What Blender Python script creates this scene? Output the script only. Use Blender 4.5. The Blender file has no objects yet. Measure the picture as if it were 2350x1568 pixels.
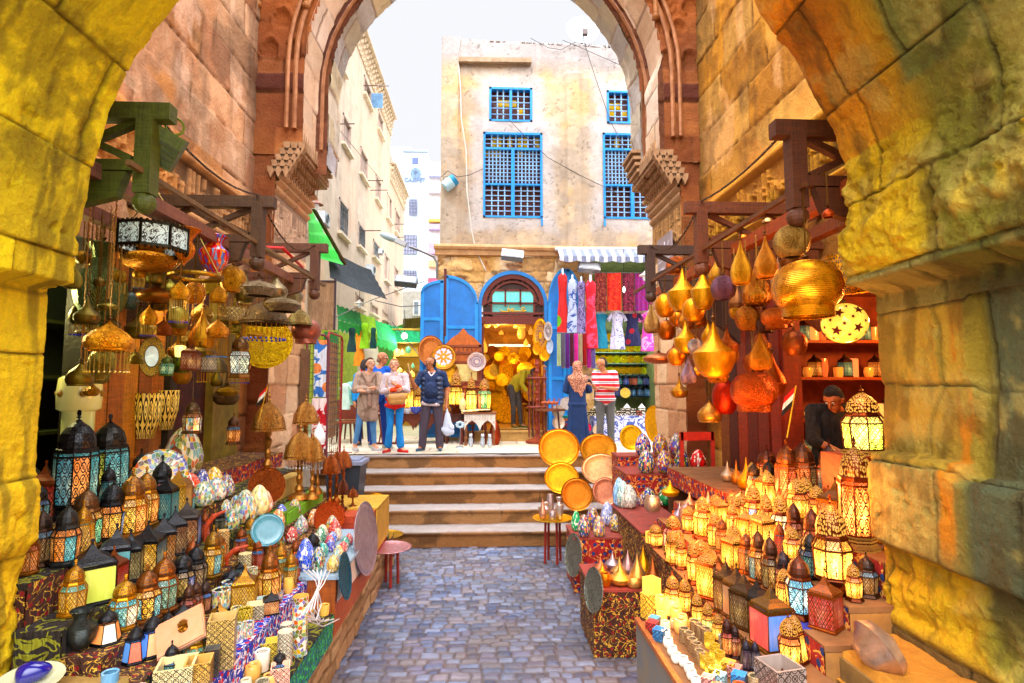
import bpy,math,random
import numpy as np
from mathutils import Vector,Matrix
R=math.radians
rnd=random.Random(7)
sc=bpy.context.scene
COL=sc.collection
CAM=Vector((0,0,2.3));FPX=1280.0;YAW=R(2.68);PIT=R(4.6)
FWD=Vector((math.sin(YAW)*math.cos(PIT),math.cos(YAW)*math.cos(PIT),math.sin(PIT)))
RGT=Vector((math.cos(YAW),-math.sin(YAW),0));UPV=RGT.cross(FWD)
def ray(px,py):return FWD+RGT*((px-1175)/FPX)-UPV*((py-784)/FPX)
def ptY(px,py,Y):r=ray(px,py);return CAM+r*(Y/r.y)
def ptX(px,py,X):r=ray(px,py);return CAM+r*(X/r.x)
def ptZ(px,py,z):r=ray(px,py);return CAM+r*((z-CAM.z)/r.z)
def scale_at(p):return(p-CAM).dot(FWD)/FPX
def cC(x,y):return(57.4+x*.3418,1147.4+y*.3418)
def cB(x,y):return(57.4+x*.3418,860.5+y*.3418)
def cR(x,y):return(1434.2+x*.3413,1032.7+y*.3413)
def cM(x,y):return(1176+x*.2927,918+y*.2927)
def cH(x,y):return(1434.2+x*.3659,430.3+y*.3659)
def cL(x,y):return(114.7+x*.3294,459+y*.3294)
def cP(x,y):return(688.4+x*.3294,545+y*.3294)
def cQ(x,y):return(1204.8+x*.3292,545+y*.3292)
def lin(h):
 h=h.lstrip('#');o=[]
 for i in(0,2,4):
  v=int(h[i:i+2],16)/255
  o.append(v/12.92 if v<=.04045 else((v+.055)/1.055)**2.4)
 m=sum(o)/3;return tuple(min(1,max(.002,m+(x-m)*1.20))for x in o)
def rgba(h,a=0.0):
 return(*lin(h),a)if isinstance(h,str)else(*h[:3],a)
def tag(o,label=None,cat=None,group=None,kind=None):
 if label:o['label']=label
 if cat:o['category']=cat
 if group:o['group']=group
 if kind:o['kind']=kind
 return o
def thing(name,label,cat,loc=(0,0,0),rz=0.0,group=None):
 o=bpy.data.objects.new(name,None);o.empty_display_size=.05
 COL.objects.link(o);o.location=loc;o.rotation_euler=(0,0,rz)
 return tag(o,label,cat,group)
def link(name,me,parent=None,color=None,scale=None,loc=None,rot=None):
 o=bpy.data.objects.new(name,me);COL.objects.link(o)
 if parent:o.parent=parent
 if color is not None:o.color=color
 if scale is not None:o.scale=scale
 if loc is not None:o.location=loc
 if rot is not None:o.rotation_euler=rot
 return o
class MB:
 """collects shapes into ONE mesh"""
 def __init__(s):s.v=[];s.f=[];s.m=[];s.uv=[];s.mi=0
 def add(s,verts,faces,uvs=None,M=None):
  b=len(s.v)
  s.v+=[tuple(M@Vector(v))for v in verts]if M else[tuple(v)for v in verts]
  for k,f in enumerate(faces):
   s.f.append([b+i for i in f]);s.m.append(s.mi)
   s.uv+=uvs[k]if uvs else[(0,0)]*len(f)
  return s
 def box(s,x0,x1,y0,y1,z0,z1,M=None):
  v=[(x,y,z)for z in(z0,z1)for y in(y0,y1)for x in(x0,x1)]
  f=[(0,2,3,1),(4,5,7,6),(0,1,5,4),(2,6,7,3),(0,4,6,2),(1,3,7,5)]
  def u(fc):
   out=[]
   P=[v[i]for i in fc]
   dx=max(p[0]for p in P)-min(p[0]for p in P);dy=max(p[1]for p in P)-min(p[1]for p in P)
   for p in P:
    if dx<1e-9:out.append((p[1],p[2]))
    elif dy<1e-9:out.append((p[0],p[2]))
    else:out.append((p[0],p[1]))
   return out
  return s.add(v,f,[u(q)for q in f],M)
 def bar(s,a,b,w,h=None,up=(0,0,1)):
  h=w if h is None else h
  a=Vector(a);b=Vector(b);d=(b-a);L=d.length
  if L<1e-6:return s
  d.normalize();u=Vector(up)
  if abs(d.dot(u))>.98:u=Vector((0,1,0))
  x=d.cross(u).normalized();y=x.cross(d)
  M=Matrix((x,d,y)).transposed().to_4x4();M.translation=a
  return s.box(-w/2,w/2,0,L,-h/2,h/2,M)
 def tube(s,pts,r,n=6,caps=True):
  pts=[Vector(p)for p in pts];k=len(pts)
  rs=r if isinstance(r,(list,tuple))else[r]*k
  V=[];prev=None
  for i,p in enumerate(pts):
   t=(pts[min(i+1,k-1)]-pts[max(i-1,0)])
   t=t.normalized()if t.length>1e-9 else Vector((0,0,1))
   if prev is None:
    a=Vector((0,0,1))if abs(t.z)<.9 else Vector((1,0,0))
    x=t.cross(a).normalized()
   else:
    x=(prev-t*prev.dot(t));x=x.normalized()if x.length>1e-6 else t.orthogonal().normalized()
   prev=x;y=t.cross(x)
   for j in range(n):
    q=2*math.pi*j/n;V.append(p+(x*math.cos(q)+y*math.sin(q))*rs[i])
  F=[];U=[]
  for i in range(k-1):
   for j in range(n):
    F.append((i*n+j,i*n+(j+1)%n,(i+1)*n+(j+1)%n,(i+1)*n+j));U.append([(j/n,i),((j+1)/n,i),((j+1)/n,i+1),(j/n,i+1)])
  if caps:
   F.append(tuple(range(n-1,-1,-1)));U.append([(0,0)]*n)
   F.append(tuple((k-1)*n+j for j in range(n)));U.append([(0,0)]*n)
  return s.add(V,F,U)
 def lathe(s,prof,n=24,M=None,a0=0.0,a1=2*math.pi,us=1.0,cap0=False,cap1=False):
  """prof = [(r, z)]; UV u runs round the shape, v along it, both in profile units"""
  full=abs(a1-a0-2*math.pi)<1e-6;m=n if full else n+1
  V=[];L=[0]
  for i,(r,z)in enumerate(prof):
   if i:L.append(L[-1]+math.hypot(r-prof[i-1][0],z-prof[i-1][1]))
   for j in range(m):
    a=a0+(a1-a0)*j/n;V.append((r*math.cos(a),r*math.sin(a),z))
  F=[];U=[];rm=max(p[0]for p in prof)
  for i in range(len(prof)-1):
   for j in range(n):
    j2=(j+1)%m
    F.append((i*m+j,i*m+j2,(i+1)*m+j2,(i+1)*m+j))
    ua=(a1-a0)*j/n*rm*us;ub=(a1-a0)*(j+1)/n*rm*us
    U.append([(ua,L[i]),(ub,L[i]),(ub,L[i+1]),(ua,L[i+1])])
  if cap0:F.append(tuple(range(m-1,-1,-1)));U.append([(V[j][0],V[j][1])for j in range(m-1,-1,-1)])
  if cap1:
   b=(len(prof)-1)*m
   F.append(tuple(b+j for j in range(m)));U.append([(V[b+j][0],V[b+j][1])for j in range(m)])
  return s.add(V,F,U,M)
 def sphere(s,c,r,n=12,k=8,sq=(1,1,1)):
  prof=[(max(1e-4,math.sin(math.pi*i/k)),-math.cos(math.pi*i/k))for i in range(k+1)]
  M=Matrix.Translation(c)@Matrix.Diagonal((r*sq[0],r*sq[1],r*sq[2],1))
  return s.lathe(prof,n,M)
 def quad(s,a,b,c,d):
  a,b,c,d=map(Vector,(a,b,c,d));w=(b-a).length;h=(d-a).length
  return s.add([a,b,c,d],[(0,1,2,3)],[[(0,0),(w,0),(w,h),(0,h)]])
 def ngon_prism(s,poly,axis,t0,t1):
  """extrude a 2-D outline along an axis: poly in the two other coordinates"""
  n=len(poly)
  def P(q,t):return(t,q[0],q[1])if axis=='x' else((q[0],t,q[1])if axis=='y' else(q[0],q[1],t))
  V=[P(q,t0)for q in poly]+[P(q,t1)for q in poly]
  F=[tuple(range(n)),tuple(range(2*n-1,n-1,-1))];U=[[tuple(q)for q in poly],[tuple(q)for q in poly[::-1]]]
  for i in range(n):
   j=(i+1)%n;F.append((i,i+n,j+n,j));L=math.dist(poly[i],poly[j]);U.append([(0,0),(0,t1-t0),(L,t1-t0),(L,0)])
  return s.add(V,F,U)
 def mesh(s,name,mats,smooth=False,autosmooth=None):
  me=bpy.data.meshes.new(name);me.from_pydata(s.v,[],s.f)
  uv=me.uv_layers.new(name='UVMap');uv.data.foreach_set('uv',np.array(s.uv,dtype=np.float32).ravel())
  for m in(mats if isinstance(mats,(list,tuple))else[mats]):me.materials.append(m)
  me.polygons.foreach_set('material_index',s.m)
  if smooth:me.polygons.foreach_set('use_smooth',[True]*len(s.f))
  me.validate();me.update()
  if autosmooth is not None:
   me.polygons.foreach_set('use_smooth',[True]*len(me.polygons))
   me.set_sharp_from_angle(angle=R(autosmooth))
  return me
 def build(s,name,mats,parent=None,smooth=False,autosmooth=None,**k):
  return link(name,s.mesh(name,mats,smooth,autosmooth),parent,**k)
class NT:
 def __init__(s,name):
  s.m=bpy.data.materials.new(name);s.m.use_nodes=True;s.t=s.m.node_tree
  s.b=s.t.nodes['Principled BSDF']
 def n(s,typ,**k):
  x=s.t.nodes.new(typ)
  for a,v in k.items():setattr(x,a,v)
  return x
 def l(s,a,b):s.t.links.new(a,b)
 def coord(s,which='Object'):return s.n('ShaderNodeTexCoord').outputs[which]
 def mapping(s,vec,scale=(1,1,1),rot=(0,0,0),loc=(0,0,0)):
  m=s.n('ShaderNodeMapping');m.inputs['Scale'].default_value=scale;m.inputs['Rotation'].default_value=rot;m.inputs['Location'].default_value=loc
  s.l(vec,m.inputs['Vector']);return m.outputs[0]
 def noise(s,vec,scale,detail=4,rough=.6,dist=0.0):
  x=s.n('ShaderNodeTexNoise');x.inputs['Scale'].default_value=scale;x.inputs['Detail'].default_value=detail
  x.inputs['Roughness'].default_value=rough;x.inputs['Distortion'].default_value=dist
  if vec is not None:s.l(vec,x.inputs['Vector'])
  return x.outputs['Fac']
 def vor(s,vec,scale,feature='F1',out='Distance',rand=1.0,dim='3D'):
  x=s.n('ShaderNodeTexVoronoi',feature=feature,voronoi_dimensions=dim);x.inputs['Scale'].default_value=scale
  x.inputs['Randomness'].default_value=rand
  s.l(vec,x.inputs['Vector']);return x.outputs[out]
 def math(s,op,a,b=None,c=None,clamp=False):
  x=s.n('ShaderNodeMath',operation=op,use_clamp=clamp)
  for i,q in enumerate((a,b,c)):
   if q is None:continue
   if isinstance(q,(int,float)):x.inputs[i].default_value=q
   else:s.l(q,x.inputs[i])
  return x.outputs[0]
 def ramp(s,fac,stops,interp='LINEAR'):
  x=s.n('ShaderNodeValToRGB');e=x.color_ramp;e.interpolation=interp
  while len(e.elements)<len(stops):e.elements.new(.5)
  for el,(p,c)in zip(e.elements,stops):el.position=p;el.color=c if len(c)==4 else(*c,1)
  s.l(fac,x.inputs[0]);return x.outputs[0]
 def mix(s,fac,a,b,blend='MIX'):
  x=s.n('ShaderNodeMix',data_type='RGBA',blend_type=blend)
  for i,q in((0,fac),(6,a),(7,b)):
   if isinstance(q,(int,float)):x.inputs[i].default_value=q
   elif isinstance(q,tuple):x.inputs[i].default_value=q if len(q)==4 else(*q,1)
   else:s.l(q,x.inputs[i])
  return x.outputs[2]
 def info(s,o='Color'):return s.n('ShaderNodeObjectInfo').outputs[o]
 def rnd_shift(s,vec):
  o=s.info('Random');k=s.math('MULTIPLY',o,37.0)
  x=s.n('ShaderNodeVectorMath',operation='ADD');s.l(vec,x.inputs[0])
  c=s.n('ShaderNodeCombineXYZ');s.l(k,c.inputs[0]);s.l(k,c.inputs[1]);s.l(k,c.inputs[2]);s.l(c.outputs[0],x.inputs[1])
  return x.outputs[0]
 def bump(s,h,strength=.3,dist=.01):
  x=s.n('ShaderNodeBump');x.inputs['Strength'].default_value=strength;x.inputs['Distance'].default_value=dist
  s.l(h,x.inputs['Height']);s.l(x.outputs[0],s.b.inputs['Normal']);return x
 def set(s,**k):
  for a,v in k.items():
   i=s.b.inputs[{'base':'Base Color','rough':'Roughness','metal':'Metallic','emit':'Emission Color','estr':'Emission Strength','coat':'Coat Weight','trans':'Transmission Weight','alpha':'Alpha','spec':'Specular IOR Level','ior':'IOR'}[a]]
   if isinstance(v,str):i.default_value=rgba(v)
   elif isinstance(v,(int,float)):i.default_value=v
   elif isinstance(v,tuple):i.default_value=v if len(v)==4 else(*v,1)
   else:s.l(v,i)
  return s
def m_plain(name,c,c2=None,rough=.7,metal=0.0,nscale=6.0,bscale=40.0,bstr=.15,bdist=.01,coat=0.0):
 n=NT(name);v=n.coord()
 f=n.noise(v,nscale,6,.65);f=n.ramp(f,[(.3,(0,0,0)),(.7,(1,1,1))])
 a=rgba(c);b=rgba(c2)if c2 else tuple(x*.6 for x in a[:3])+(1,)
 n.set(base=n.mix(f,a,b),metal=metal,coat=coat)
 n.set(rough=n.math('MULTIPLY_ADD',f,.2,rough-.1))
 n.bump(n.noise(v,bscale,5,.7),bstr,bdist);return n.m
def m_relief(name,rough=.85,fine=60.0,bstr=.5,spec=.3,vary=.5,wet=False):
 n=NT(name);v=n.coord()
 at=n.n('ShaderNodeVertexColor',layer_name='Col').outputs[0]
 f=n.noise(v,9,8,.7);g=n.noise(v,fine,6,.7)
 k=n.math('ADD',n.math('MULTIPLY',f,vary*.9),n.math('MULTIPLY',g,vary*.8))
 k=n.math('ADD',k,1-vary*.85)
 c=n.n('ShaderNodeCombineXYZ');[n.l(k,c.inputs[i])for i in range(3)]
 n.set(base=n.mix(1.0,at,c.outputs[0],'MULTIPLY'),spec=spec)
 n.set(rough=n.math('MULTIPLY_ADD',g,.35,rough-.2)if wet else rough)
 pits=n.vor(v,fine*.5,'F1');h=n.math('ADD',n.math('MULTIPLY',pits,.6),n.math('ADD',g,n.math('MULTIPLY',n.noise(v,22,6,.75),1.5)))
 n.bump(h,bstr,.02);return n.m
def m_metal(name,kind='plain',rough=.3):
 """tinted by the object's colour"""
 n=NT(name);v=n.coord('UV')if kind in('engraved','ribbed')else n.coord()
 v=n.rnd_shift(v);o=n.coord()
 d=n.noise(o,5,6,.7);dm=n.ramp(d,[(.35,(.75,.68,.6)),(.65,(1.2,1.15,1.1))])
 base=n.mix(1.0,n.info(),dm,'MULTIPLY')
 r=n.math('MULTIPLY_ADD',d,.25,rough-.1)
 if kind=='hammered':
  h=n.vor(v,26,'F1');n.bump(h,.55,.03)
 elif kind=='engraved':
  w=n.noise(v,7,2,.5,1.0);s=n.n('ShaderNodeSeparateXYZ');n.l(v,s.inputs[0]);w2=n.math('PINGPONG',n.math('ADD',n.math('MULTIPLY',w,10.0),n.math('MULTIPLY',s.outputs[1],9.0)),1.0)
  n.bump(w2,.5,.02);dk=n.ramp(w2,[(.0,(.35,.28,.2)),(.40,(1,1,1))]);base=n.mix(1.0,base,dk,'MULTIPLY')
 elif kind=='ribbed':
  s=n.n('ShaderNodeSeparateXYZ');n.l(v,s.inputs[0]);w=n.math('PINGPONG',n.math('MULTIPLY',s.outputs[1],60.0),1.0)
  n.bump(w,.4,.02)
 else:
  n.bump(n.noise(v,18,3,.5),.2,.02)
 n.set(base=base,metal=.80,rough=r);return n.m
def m_pierced(name,scale=11.0,hole=.36,regular=.75,lit=1.9,metal=.85):
 """metal with cut-outs; the object's colour is the METAL, alpha>0 lets lamplight through the holes"""
 n=NT(name);v=n.coord('UV')
 d=n.vor(v,scale,'F1',rand=regular,dim='2D')
 hole_m=n.math('LESS_THAN',d,hole)
 oc=n.info();al=n.info('Alpha')
 n.set(base=n.mix(hole_m,oc,n.mix(.85,oc,(.0,.0,.0))),metal=n.math('MULTIPLY',n.math('SUBTRACT',1.0,hole_m),metal),rough=.38)
 n.set(emit=(1,.45,.06),estr=n.math('MULTIPLY',n.math('MULTIPLY',hole_m,al),lit))
 n.bump(n.math('SUBTRACT',1.0,hole_m),.4,.02);return n.m
def m_filigree(name,scale=6.5,line=.085,lit=2.6,kind='vor',linecol='#2a1a0e'):
 """glass pane behind a cut metal screen; the object's colour is the GLASS, alpha is how strongly it is lit"""
 n=NT(name);v=n.coord('UV')
 ca=n.vor(v,scale*.6,'F1',rand=.0,dim='2D');cb_=n.vor(n.mapping(v,rot=(0,0,R(45)),loc=(.31,.17,0)),scale*.6,'DISTANCE_TO_EDGE',rand=.0,dim='2D')
 m1=n.math('MAXIMUM',n.math('COMPARE',ca,.40,line*.75),n.math('LESS_THAN',cb_,line*.55));m1=n.math('MAXIMUM',m1,n.math('COMPARE',ca,.14,line*.45))
 if kind=='swirl':
  w=n.noise(v,scale*.6,2,.5,1.5);m1=n.math('LESS_THAN',n.math('PINGPONG',n.math('MULTIPLY',w,9.0),1.0),.3)
 oc=n.info();al=n.info('Alpha')
 g=n.ramp(n.noise(n.coord(),2.6,2,.5),[(.35,(0,0,0)),(.65,(1,1,1))]);gl=n.mix(g,oc,n.mix(.12,oc,(1,1,1)));sz_=n.n('ShaderNodeSeparateXYZ');n.l(n.coord(),sz_.inputs[0]);fl=n.math('SUBTRACT',1.0,n.math('MULTIPLY',n.math('ABSOLUTE',n.math('SUBTRACT',sz_.outputs[2],.30)),2.6),clamp=True);g=n.math('MULTIPLY',n.math('MULTIPLY_ADD',g,.6,.4),fl)
 n.set(base=n.mix(m1,n.mix(n.math('MULTIPLY',al,.7),gl,(.05,.02,.005)),rgba(linecol)),rough=n.math('MULTIPLY_ADD',m1,.25,.18),metal=n.math('MULTIPLY',m1,.6))
 n.set(emit=n.mix(n.math('MULTIPLY',g,.6),oc,(1,.66,.14)),estr=n.math('MULTIPLY',n.math('MULTIPLY',n.math('SUBTRACT',1.0,m1),al),n.math('MULTIPLY_ADD',n.math('MULTIPLY',g,g),lit*5.0,lit*.62)))
 n.bump(m1,.5,.02);return n.m
def m_glass(name,lit=2.8):
 n=NT(name);oc=n.info();al=n.info('Alpha');g=n.noise(n.mapping(n.coord(),(3,3,1)),3.0,4,.6,1.5)
 n.set(base=n.mix(g,oc,n.mix(.18,oc,(1,.95,.85))),rough=.15,coat=.5)
 n.set(emit=n.mix(.12,oc,(1,.8,.5)),estr=n.math('MULTIPLY',al,n.math('MULTIPLY_ADD',g,lit,lit*.3)));return n.m
def m_mosaic(name,scale=9.0,multi=False,grout='#d9d2c0',palette=None,gl=.04):
 n=NT(name);v=n.rnd_shift(n.coord('UV'))
 d=n.vor(v,scale,'DISTANCE_TO_EDGE',rand=.95,dim='2D');cc=n.vor(v,scale,'F1','Color',rand=.95,dim='2D')
 s=n.n('ShaderNodeSeparateColor');n.l(cc,s.inputs[0]);g=n.math('LESS_THAN',d,gl)
 oc=n.info()
 if multi:
  P=palette or['#e8e6da','#1d4fb0','#d8a018','#b02018','#18804a','#c8c468','#2898b0','#101420','#d0e0d0','#305018']
  st=[(i/len(P),lin(c))for i,c in enumerate(P)];c=n.ramp(s.outputs[0],st,'CONSTANT')
  c=n.mix(.22,c,oc)
 else:
  k=n.ramp(s.outputs[1],[(0,(.35,.35,.35)),(.5,(1,1,1)),(.88,(1.5,1.5,1.5))]);c=n.mix(1.0,oc,k,'MULTIPLY')
  hl=n.math('GREATER_THAN',s.outputs[2],.86);c=n.mix(hl,c,lin('#efe8d8'))
 n.set(base=n.mix(g,c,rgba(grout)),rough=n.math('MULTIPLY_ADD',g,.5,.12),coat=.4)
 n.bump(n.math('SUBTRACT',1.0,g),.5,.02);return n.m
def m_obj(name,rough=.6,metal=0.0,bstr=.1,bscale=25.0,weave=False,coat=0.0,sub=.0):
 n=NT(name);v=n.coord();f=n.noise(v,4,5,.6)
 if weave:f=n.math('ADD',n.math('MULTIPLY',n.noise(n.mapping(v,(2.5,2.5,26)),2.2,6,.7,1.0),.5),n.math('MULTIPLY',n.noise(n.mapping(v,(26,26,2)),2.0,5,.7,1.0),.5))
 k=n.ramp(f,[(.38,(.45,.45,.45)),(.62,(1.2,1.2,1.2))]if weave else[(.3,(.72,.72,.72)),(.7,(1.08,1.08,1.08))])
 n.set(base=n.mix(1.0,n.info(),k,'MULTIPLY'),rough=rough,metal=metal,coat=coat)
 if bscale:n.bump(n.noise(v,bscale,4,.6),bstr,.01)
 else:n.bump(n.noise(n.mapping(v,(9,9,2.2)),2.0,3,.6,1.5),bstr,.05)
 return n.m
def m_pattern(name,c1,c2,c3=None,scale=6.0,uv=True,rough=.8,k=8.0,width=.35):
 """swirling two/three colour printed or applique cloth"""
 n=NT(name);v=n.coord('UV' if uv else 'Object')
 w=n.noise(v,scale,2,.5,1.2);a=n.math('PINGPONG',n.math('MULTIPLY',w,k),1.0)
 m1=n.math('LESS_THAN',a,width);c=n.mix(m1,rgba(c1),rgba(c2))
 if c3:
  q=n.vor(v,scale*1.1,'F1',rand=.6,dim='2D');c=n.mix(n.math('LESS_THAN',q,.2),c,rgba(c3))
 n.set(base=c,rough=rough);n.bump(n.noise(n.mapping(n.coord(),(7,7,1.6)),2.0,3,.6,1.2),1.0,.06);return n.m
BR_='#b5812a'
MAT=dict(stone=m_relief('weathered_stone'),pierstone=m_relief('pier_stone',fine=70,bstr=.9,vary=.75),cobble=m_relief('worn_setts',rough=.5,bstr=.25,spec=.5,vary=.35,wet=True),plaster=m_relief('old_plaster',fine=30,bstr=.3,vary=.3),metal=m_metal('tinted_metal','plain',.3),hammered=m_metal('hammered_metal','hammered',.3),engraved=m_metal('engraved_metal','engraved',.27),ribbed=m_metal('spun_metal','ribbed',.26),pierced=m_pierced('pierced_metal'),pierced_fine=m_pierced('finely_pierced_metal',26,.30,.2),pierced_big=m_pierced('openwork_metal',9,.40,.5,3.0),fil=m_filigree('filigree_glass'),fil_fine=m_filigree('fine_filigree_glass',9,.10),fil_swirl=m_filigree('scrollwork_glass',9,kind='swirl'),fil_star=m_filigree('star_screen_glass',5,.09),glass=m_glass('lamp_glass'),mosaic=m_mosaic('mosaic_one_hue',5.0),mosaic_multi=m_mosaic('mosaic_many_hues',5.0,True),mosaic_warm=m_mosaic('mosaic_fire_hues',5.0,True,'#2a120a',['#c81e10','#e86010','#c81e10','#2060c0','#e88a18','#c81e10','#3aa0d0','#b01010'],.03),wood=m_obj('oiled_wood',.6,bstr=.5,weave=True),cloth=m_obj('plain_cloth',.9,bstr=.9,bscale=0),skin=m_obj('skin',.55,bstr=.05),leather=m_obj('leather',.45),plastic=m_obj('plastic',.4,bstr=.05),ceramic=m_obj('glazed_ceramic',.15,coat=.6,bstr=.03),paint=m_obj('old_paint',.55,bstr=.25),onyx=m_glass('onyx',2.5),)
def onyx_tune():
 pass
MAT['red_cloth']=m_pattern('red_applique_cloth','#8c1410','#e0a860','#183060',9.0,width=.16)
MAT['green_cloth']=m_pattern('green_scroll_cloth','#1c1410','#7c7c20',None,6.0,k=9.0,width=.3)
MAT['dark_cloth']=m_pattern('dark_applique_cloth','#3a1c12','#c8a050','#7a1c14',14.0,width=.18)
MAT['blue_red_cloth']=m_pattern('blue_red_printed_cloth','#2438a0','#e8e8f0','#c01828',14.0,width=.25)
MAT['teal_cloth']=m_pattern('teal_green_printed_cloth','#106048','#4ab870','#204890',16.0,width=.25)
MAT['zigzag']=m_pattern('striped_woven_cloth','#5a1a38','#e0a030','#201830',12.0)
def _h(x,y,s):
 q=np.sin(x*127.1+y*311.7+s*74.7)*43758.5453;return q-np.floor(q)
def vnoise(x,y,s=0):
 xi=np.floor(x);yi=np.floor(y);fx=x-xi;fy=y-yi;fx=fx*fx*(3-2*fx);fy=fy*fy*(3-2*fy)
 a=_h(xi,yi,s);b=_h(xi+1,yi,s);c=_h(xi,yi+1,s);d=_h(xi+1,yi+1,s)
 return(a*(1-fx)+b*fx)*(1-fy)+(c*(1-fx)+d*fx)*fy
def fbm(x,y,s=0,o=5):
 t=0;a=.5
 for i in range(o):t=t+a*vnoise(x*2**i,y*2**i,s+i*3.1);a*=.55
 return t
def sstep(a,b,x):t=np.clip((x-a)/(b-a),0,1);return t*t*(3-2*t)
def lerp(a,b,t):return a*(1-t)+b*t
def courses(v0,v1,h,jit=.25,seed=1):
 r=random.Random(seed);o=[v0-h*.5*r.random()]
 while o[-1]<v1:o.append(o[-1]+h*(1+jit*(r.random()*2-1)))
 return o
def relief(name,u0,u1,v0,v1,res,fmap,rows=None,pitch=.5,joint=.012,depth=.02,rough=.01,off=.01,cols=('#a08060',),jcol='#5a4030',stain=None,stamt=.5,wob=.01,holes=(),seed=1,extra=None,mat='stone',parent=None,smooth=True,nfreq=3.0,link_it=True):
 nu=max(2,int((u1-u0)/res)+1);nv=max(2,int((v1-v0)/res)+1)
 u,v=np.meshgrid(np.linspace(u0,u1,nu),np.linspace(v0,v1,nv))
 uw=u+wob*(fbm(u*4,v*4,seed+5)-.5)*2;vw=v+wob*(fbm(u*4+9,v*4,seed+9)-.5)*2
 r=random.Random(seed)
 if rows is not None:
  rows=np.array(rows);ri=np.clip(np.searchsorted(rows,vw)-1,0,len(rows)-2)
  dv=np.minimum(vw-rows[ri],rows[ri+1]-vw);du=np.full_like(u,9.0);bi=np.zeros_like(u)
  for k in range(len(rows)-1):
   m=ri==k
   if not m.any():continue
   j=[u0-pitch*r.random()]
   while j[-1]<u1+pitch:j.append(j[-1]+pitch*(.6+.8*r.random()))
   j=np.array(j);uu=uw[m];ji=np.clip(np.searchsorted(j,uu)-1,0,len(j)-2)
   du[m]=np.minimum(uu-j[ji],j[ji+1]-uu);bi[m]=ji+k*57
  d=np.minimum(du,dv)
 else:d=np.full_like(u,9.0);bi=np.zeros_like(u)
 g=sstep(0,joint,d)
 h=(g-1)*depth+(_h(bi,bi*.37,seed)-.5)*2*off+(fbm(u*nfreq,v*nfreq,seed+2)-.5)*rough*2*(.4+1.2*_h(bi,3.3,seed+4))+(fbm(u*nfreq*5,v*nfreq*5,seed+7)-.5)*rough*.7
 C=np.array([lin(c)for c in cols]);ci=(_h(bi,7.7,seed+1)*len(cols)).astype(int)%len(cols)
 col=C[ci]*(.8+.4*_h(bi,1.7,seed+6))[...,None]
 if stain:
  S=np.array(lin(stain));t=sstep(.45,.65,fbm(u*1.3,v*1.3,seed+11))*stamt;col=lerp(col,S[None,None],t[...,None])
 col=lerp(np.array(lin(jcol))[None,None],col,g[...,None])
 if extra:
  q=extra(u,v,h,col,dict(bi=bi,g=g))
  h,col=q
 x,y,z=fmap(u,v,h)
 me=bpy.data.meshes.new(name)
 P=np.stack([x,y,z],-1).reshape(-1,3).astype(np.float32)
 i=np.arange(nu*nv).reshape(nv,nu);F=np.stack([i[:-1,:-1],i[:-1,1:],i[1:,1:],i[1:,:-1]],-1).reshape(-1,4)
 if holes:
  uc=((u[:-1,:-1]+u[1:,1:])/2).ravel();vc=((v[:-1,:-1]+v[1:,1:])/2).ravel();keep=np.ones(len(F),bool)
  for hf in holes:
   keep&=~(hf(uc,vc)if callable(hf)else((uc>hf[0])&(uc<hf[1])&(vc>hf[2])&(vc<hf[3])))
  F=F[keep]
 me.vertices.add(len(P));me.vertices.foreach_set('co',P.ravel())
 me.loops.add(len(F)*4);me.loops.foreach_set('vertex_index',F.ravel().astype(np.int32))
 me.polygons.add(len(F));me.polygons.foreach_set('loop_start',(np.arange(len(F))*4).astype(np.int32))
 me.polygons.foreach_set('use_smooth',np.ones(len(F),bool))
 me.update(calc_edges=True)
 ca=me.color_attributes.new('Col','FLOAT_COLOR','POINT');ca.data.foreach_set('color',np.concatenate([np.clip(col.reshape(-1,3),0,1),np.ones((nu*nv,1))],1).astype(np.float32).ravel())
 me.materials.append(MAT[mat]);me.validate()
 return link(name,me,parent)if link_it else me
cam=bpy.data.cameras.new('camera');co=bpy.data.objects.new('camera',cam);COL.objects.link(co)
cam.sensor_width=36;cam.lens=FPX/2350*36;cam.clip_end=2000;cam.clip_start=.05
Mx=Matrix((RGT,UPV,-FWD)).transposed().to_4x4();Mx.translation=CAM;co.matrix_world=Mx;sc.camera=co
sc.view_settings.view_transform='Standard';sc.view_settings.look='None';sc.view_settings.exposure=0
sc.cycles.use_denoising=True;sc.cycles.max_bounces=6;sc.cycles.diffuse_bounces=4;sc.cycles.glossy_bounces=3;sc.cycles.sample_clamp_indirect=6
SUN_EL,SUN_AZ=R(58),R(200)
w=bpy.data.worlds.new('World');sc.world=w;w.use_nodes=True;t=w.node_tree
bg=t.nodes['Background'];bg.inputs['Strength'].default_value=.1
sky=t.nodes.new('ShaderNodeTexSky');sky.sky_type='NISHITA';sky.sun_disc=False;sky.sun_elevation=SUN_EL;sky.sun_rotation=SUN_AZ;sky.dust_density=4;sky.air_density=1.5
tc=t.nodes.new('ShaderNodeTexCoord');sp=t.nodes.new('ShaderNodeSeparateXYZ');t.links.new(tc.outputs['Generated'],sp.inputs[0])
def wm(op,a,b=None):
 x=t.nodes.new('ShaderNodeMath');x.operation=op
 for i,q in enumerate((a,b)):
  if q is None:continue
  if isinstance(q,(int,float)):x.inputs[i].default_value=q
  else:t.links.new(q,x.inputs[i])
 return x.outputs[0]
rp=t.nodes.new('ShaderNodeValToRGB');el=rp.color_ramp.elements;el[0].position=.50;el[0].color=(10.2,10.3,10.6,1);el[1].position=.95;el[1].color=(94,94,96,1)
zz=wm('ADD',sp.outputs[2],wm('MULTIPLY',sp.outputs[1],-.35));t.links.new(wm('ADD',zz,.12),rp.inputs[0])
mx=t.nodes.new('ShaderNodeMix');mx.data_type='RGBA';mx.inputs[0].default_value=.9
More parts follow.
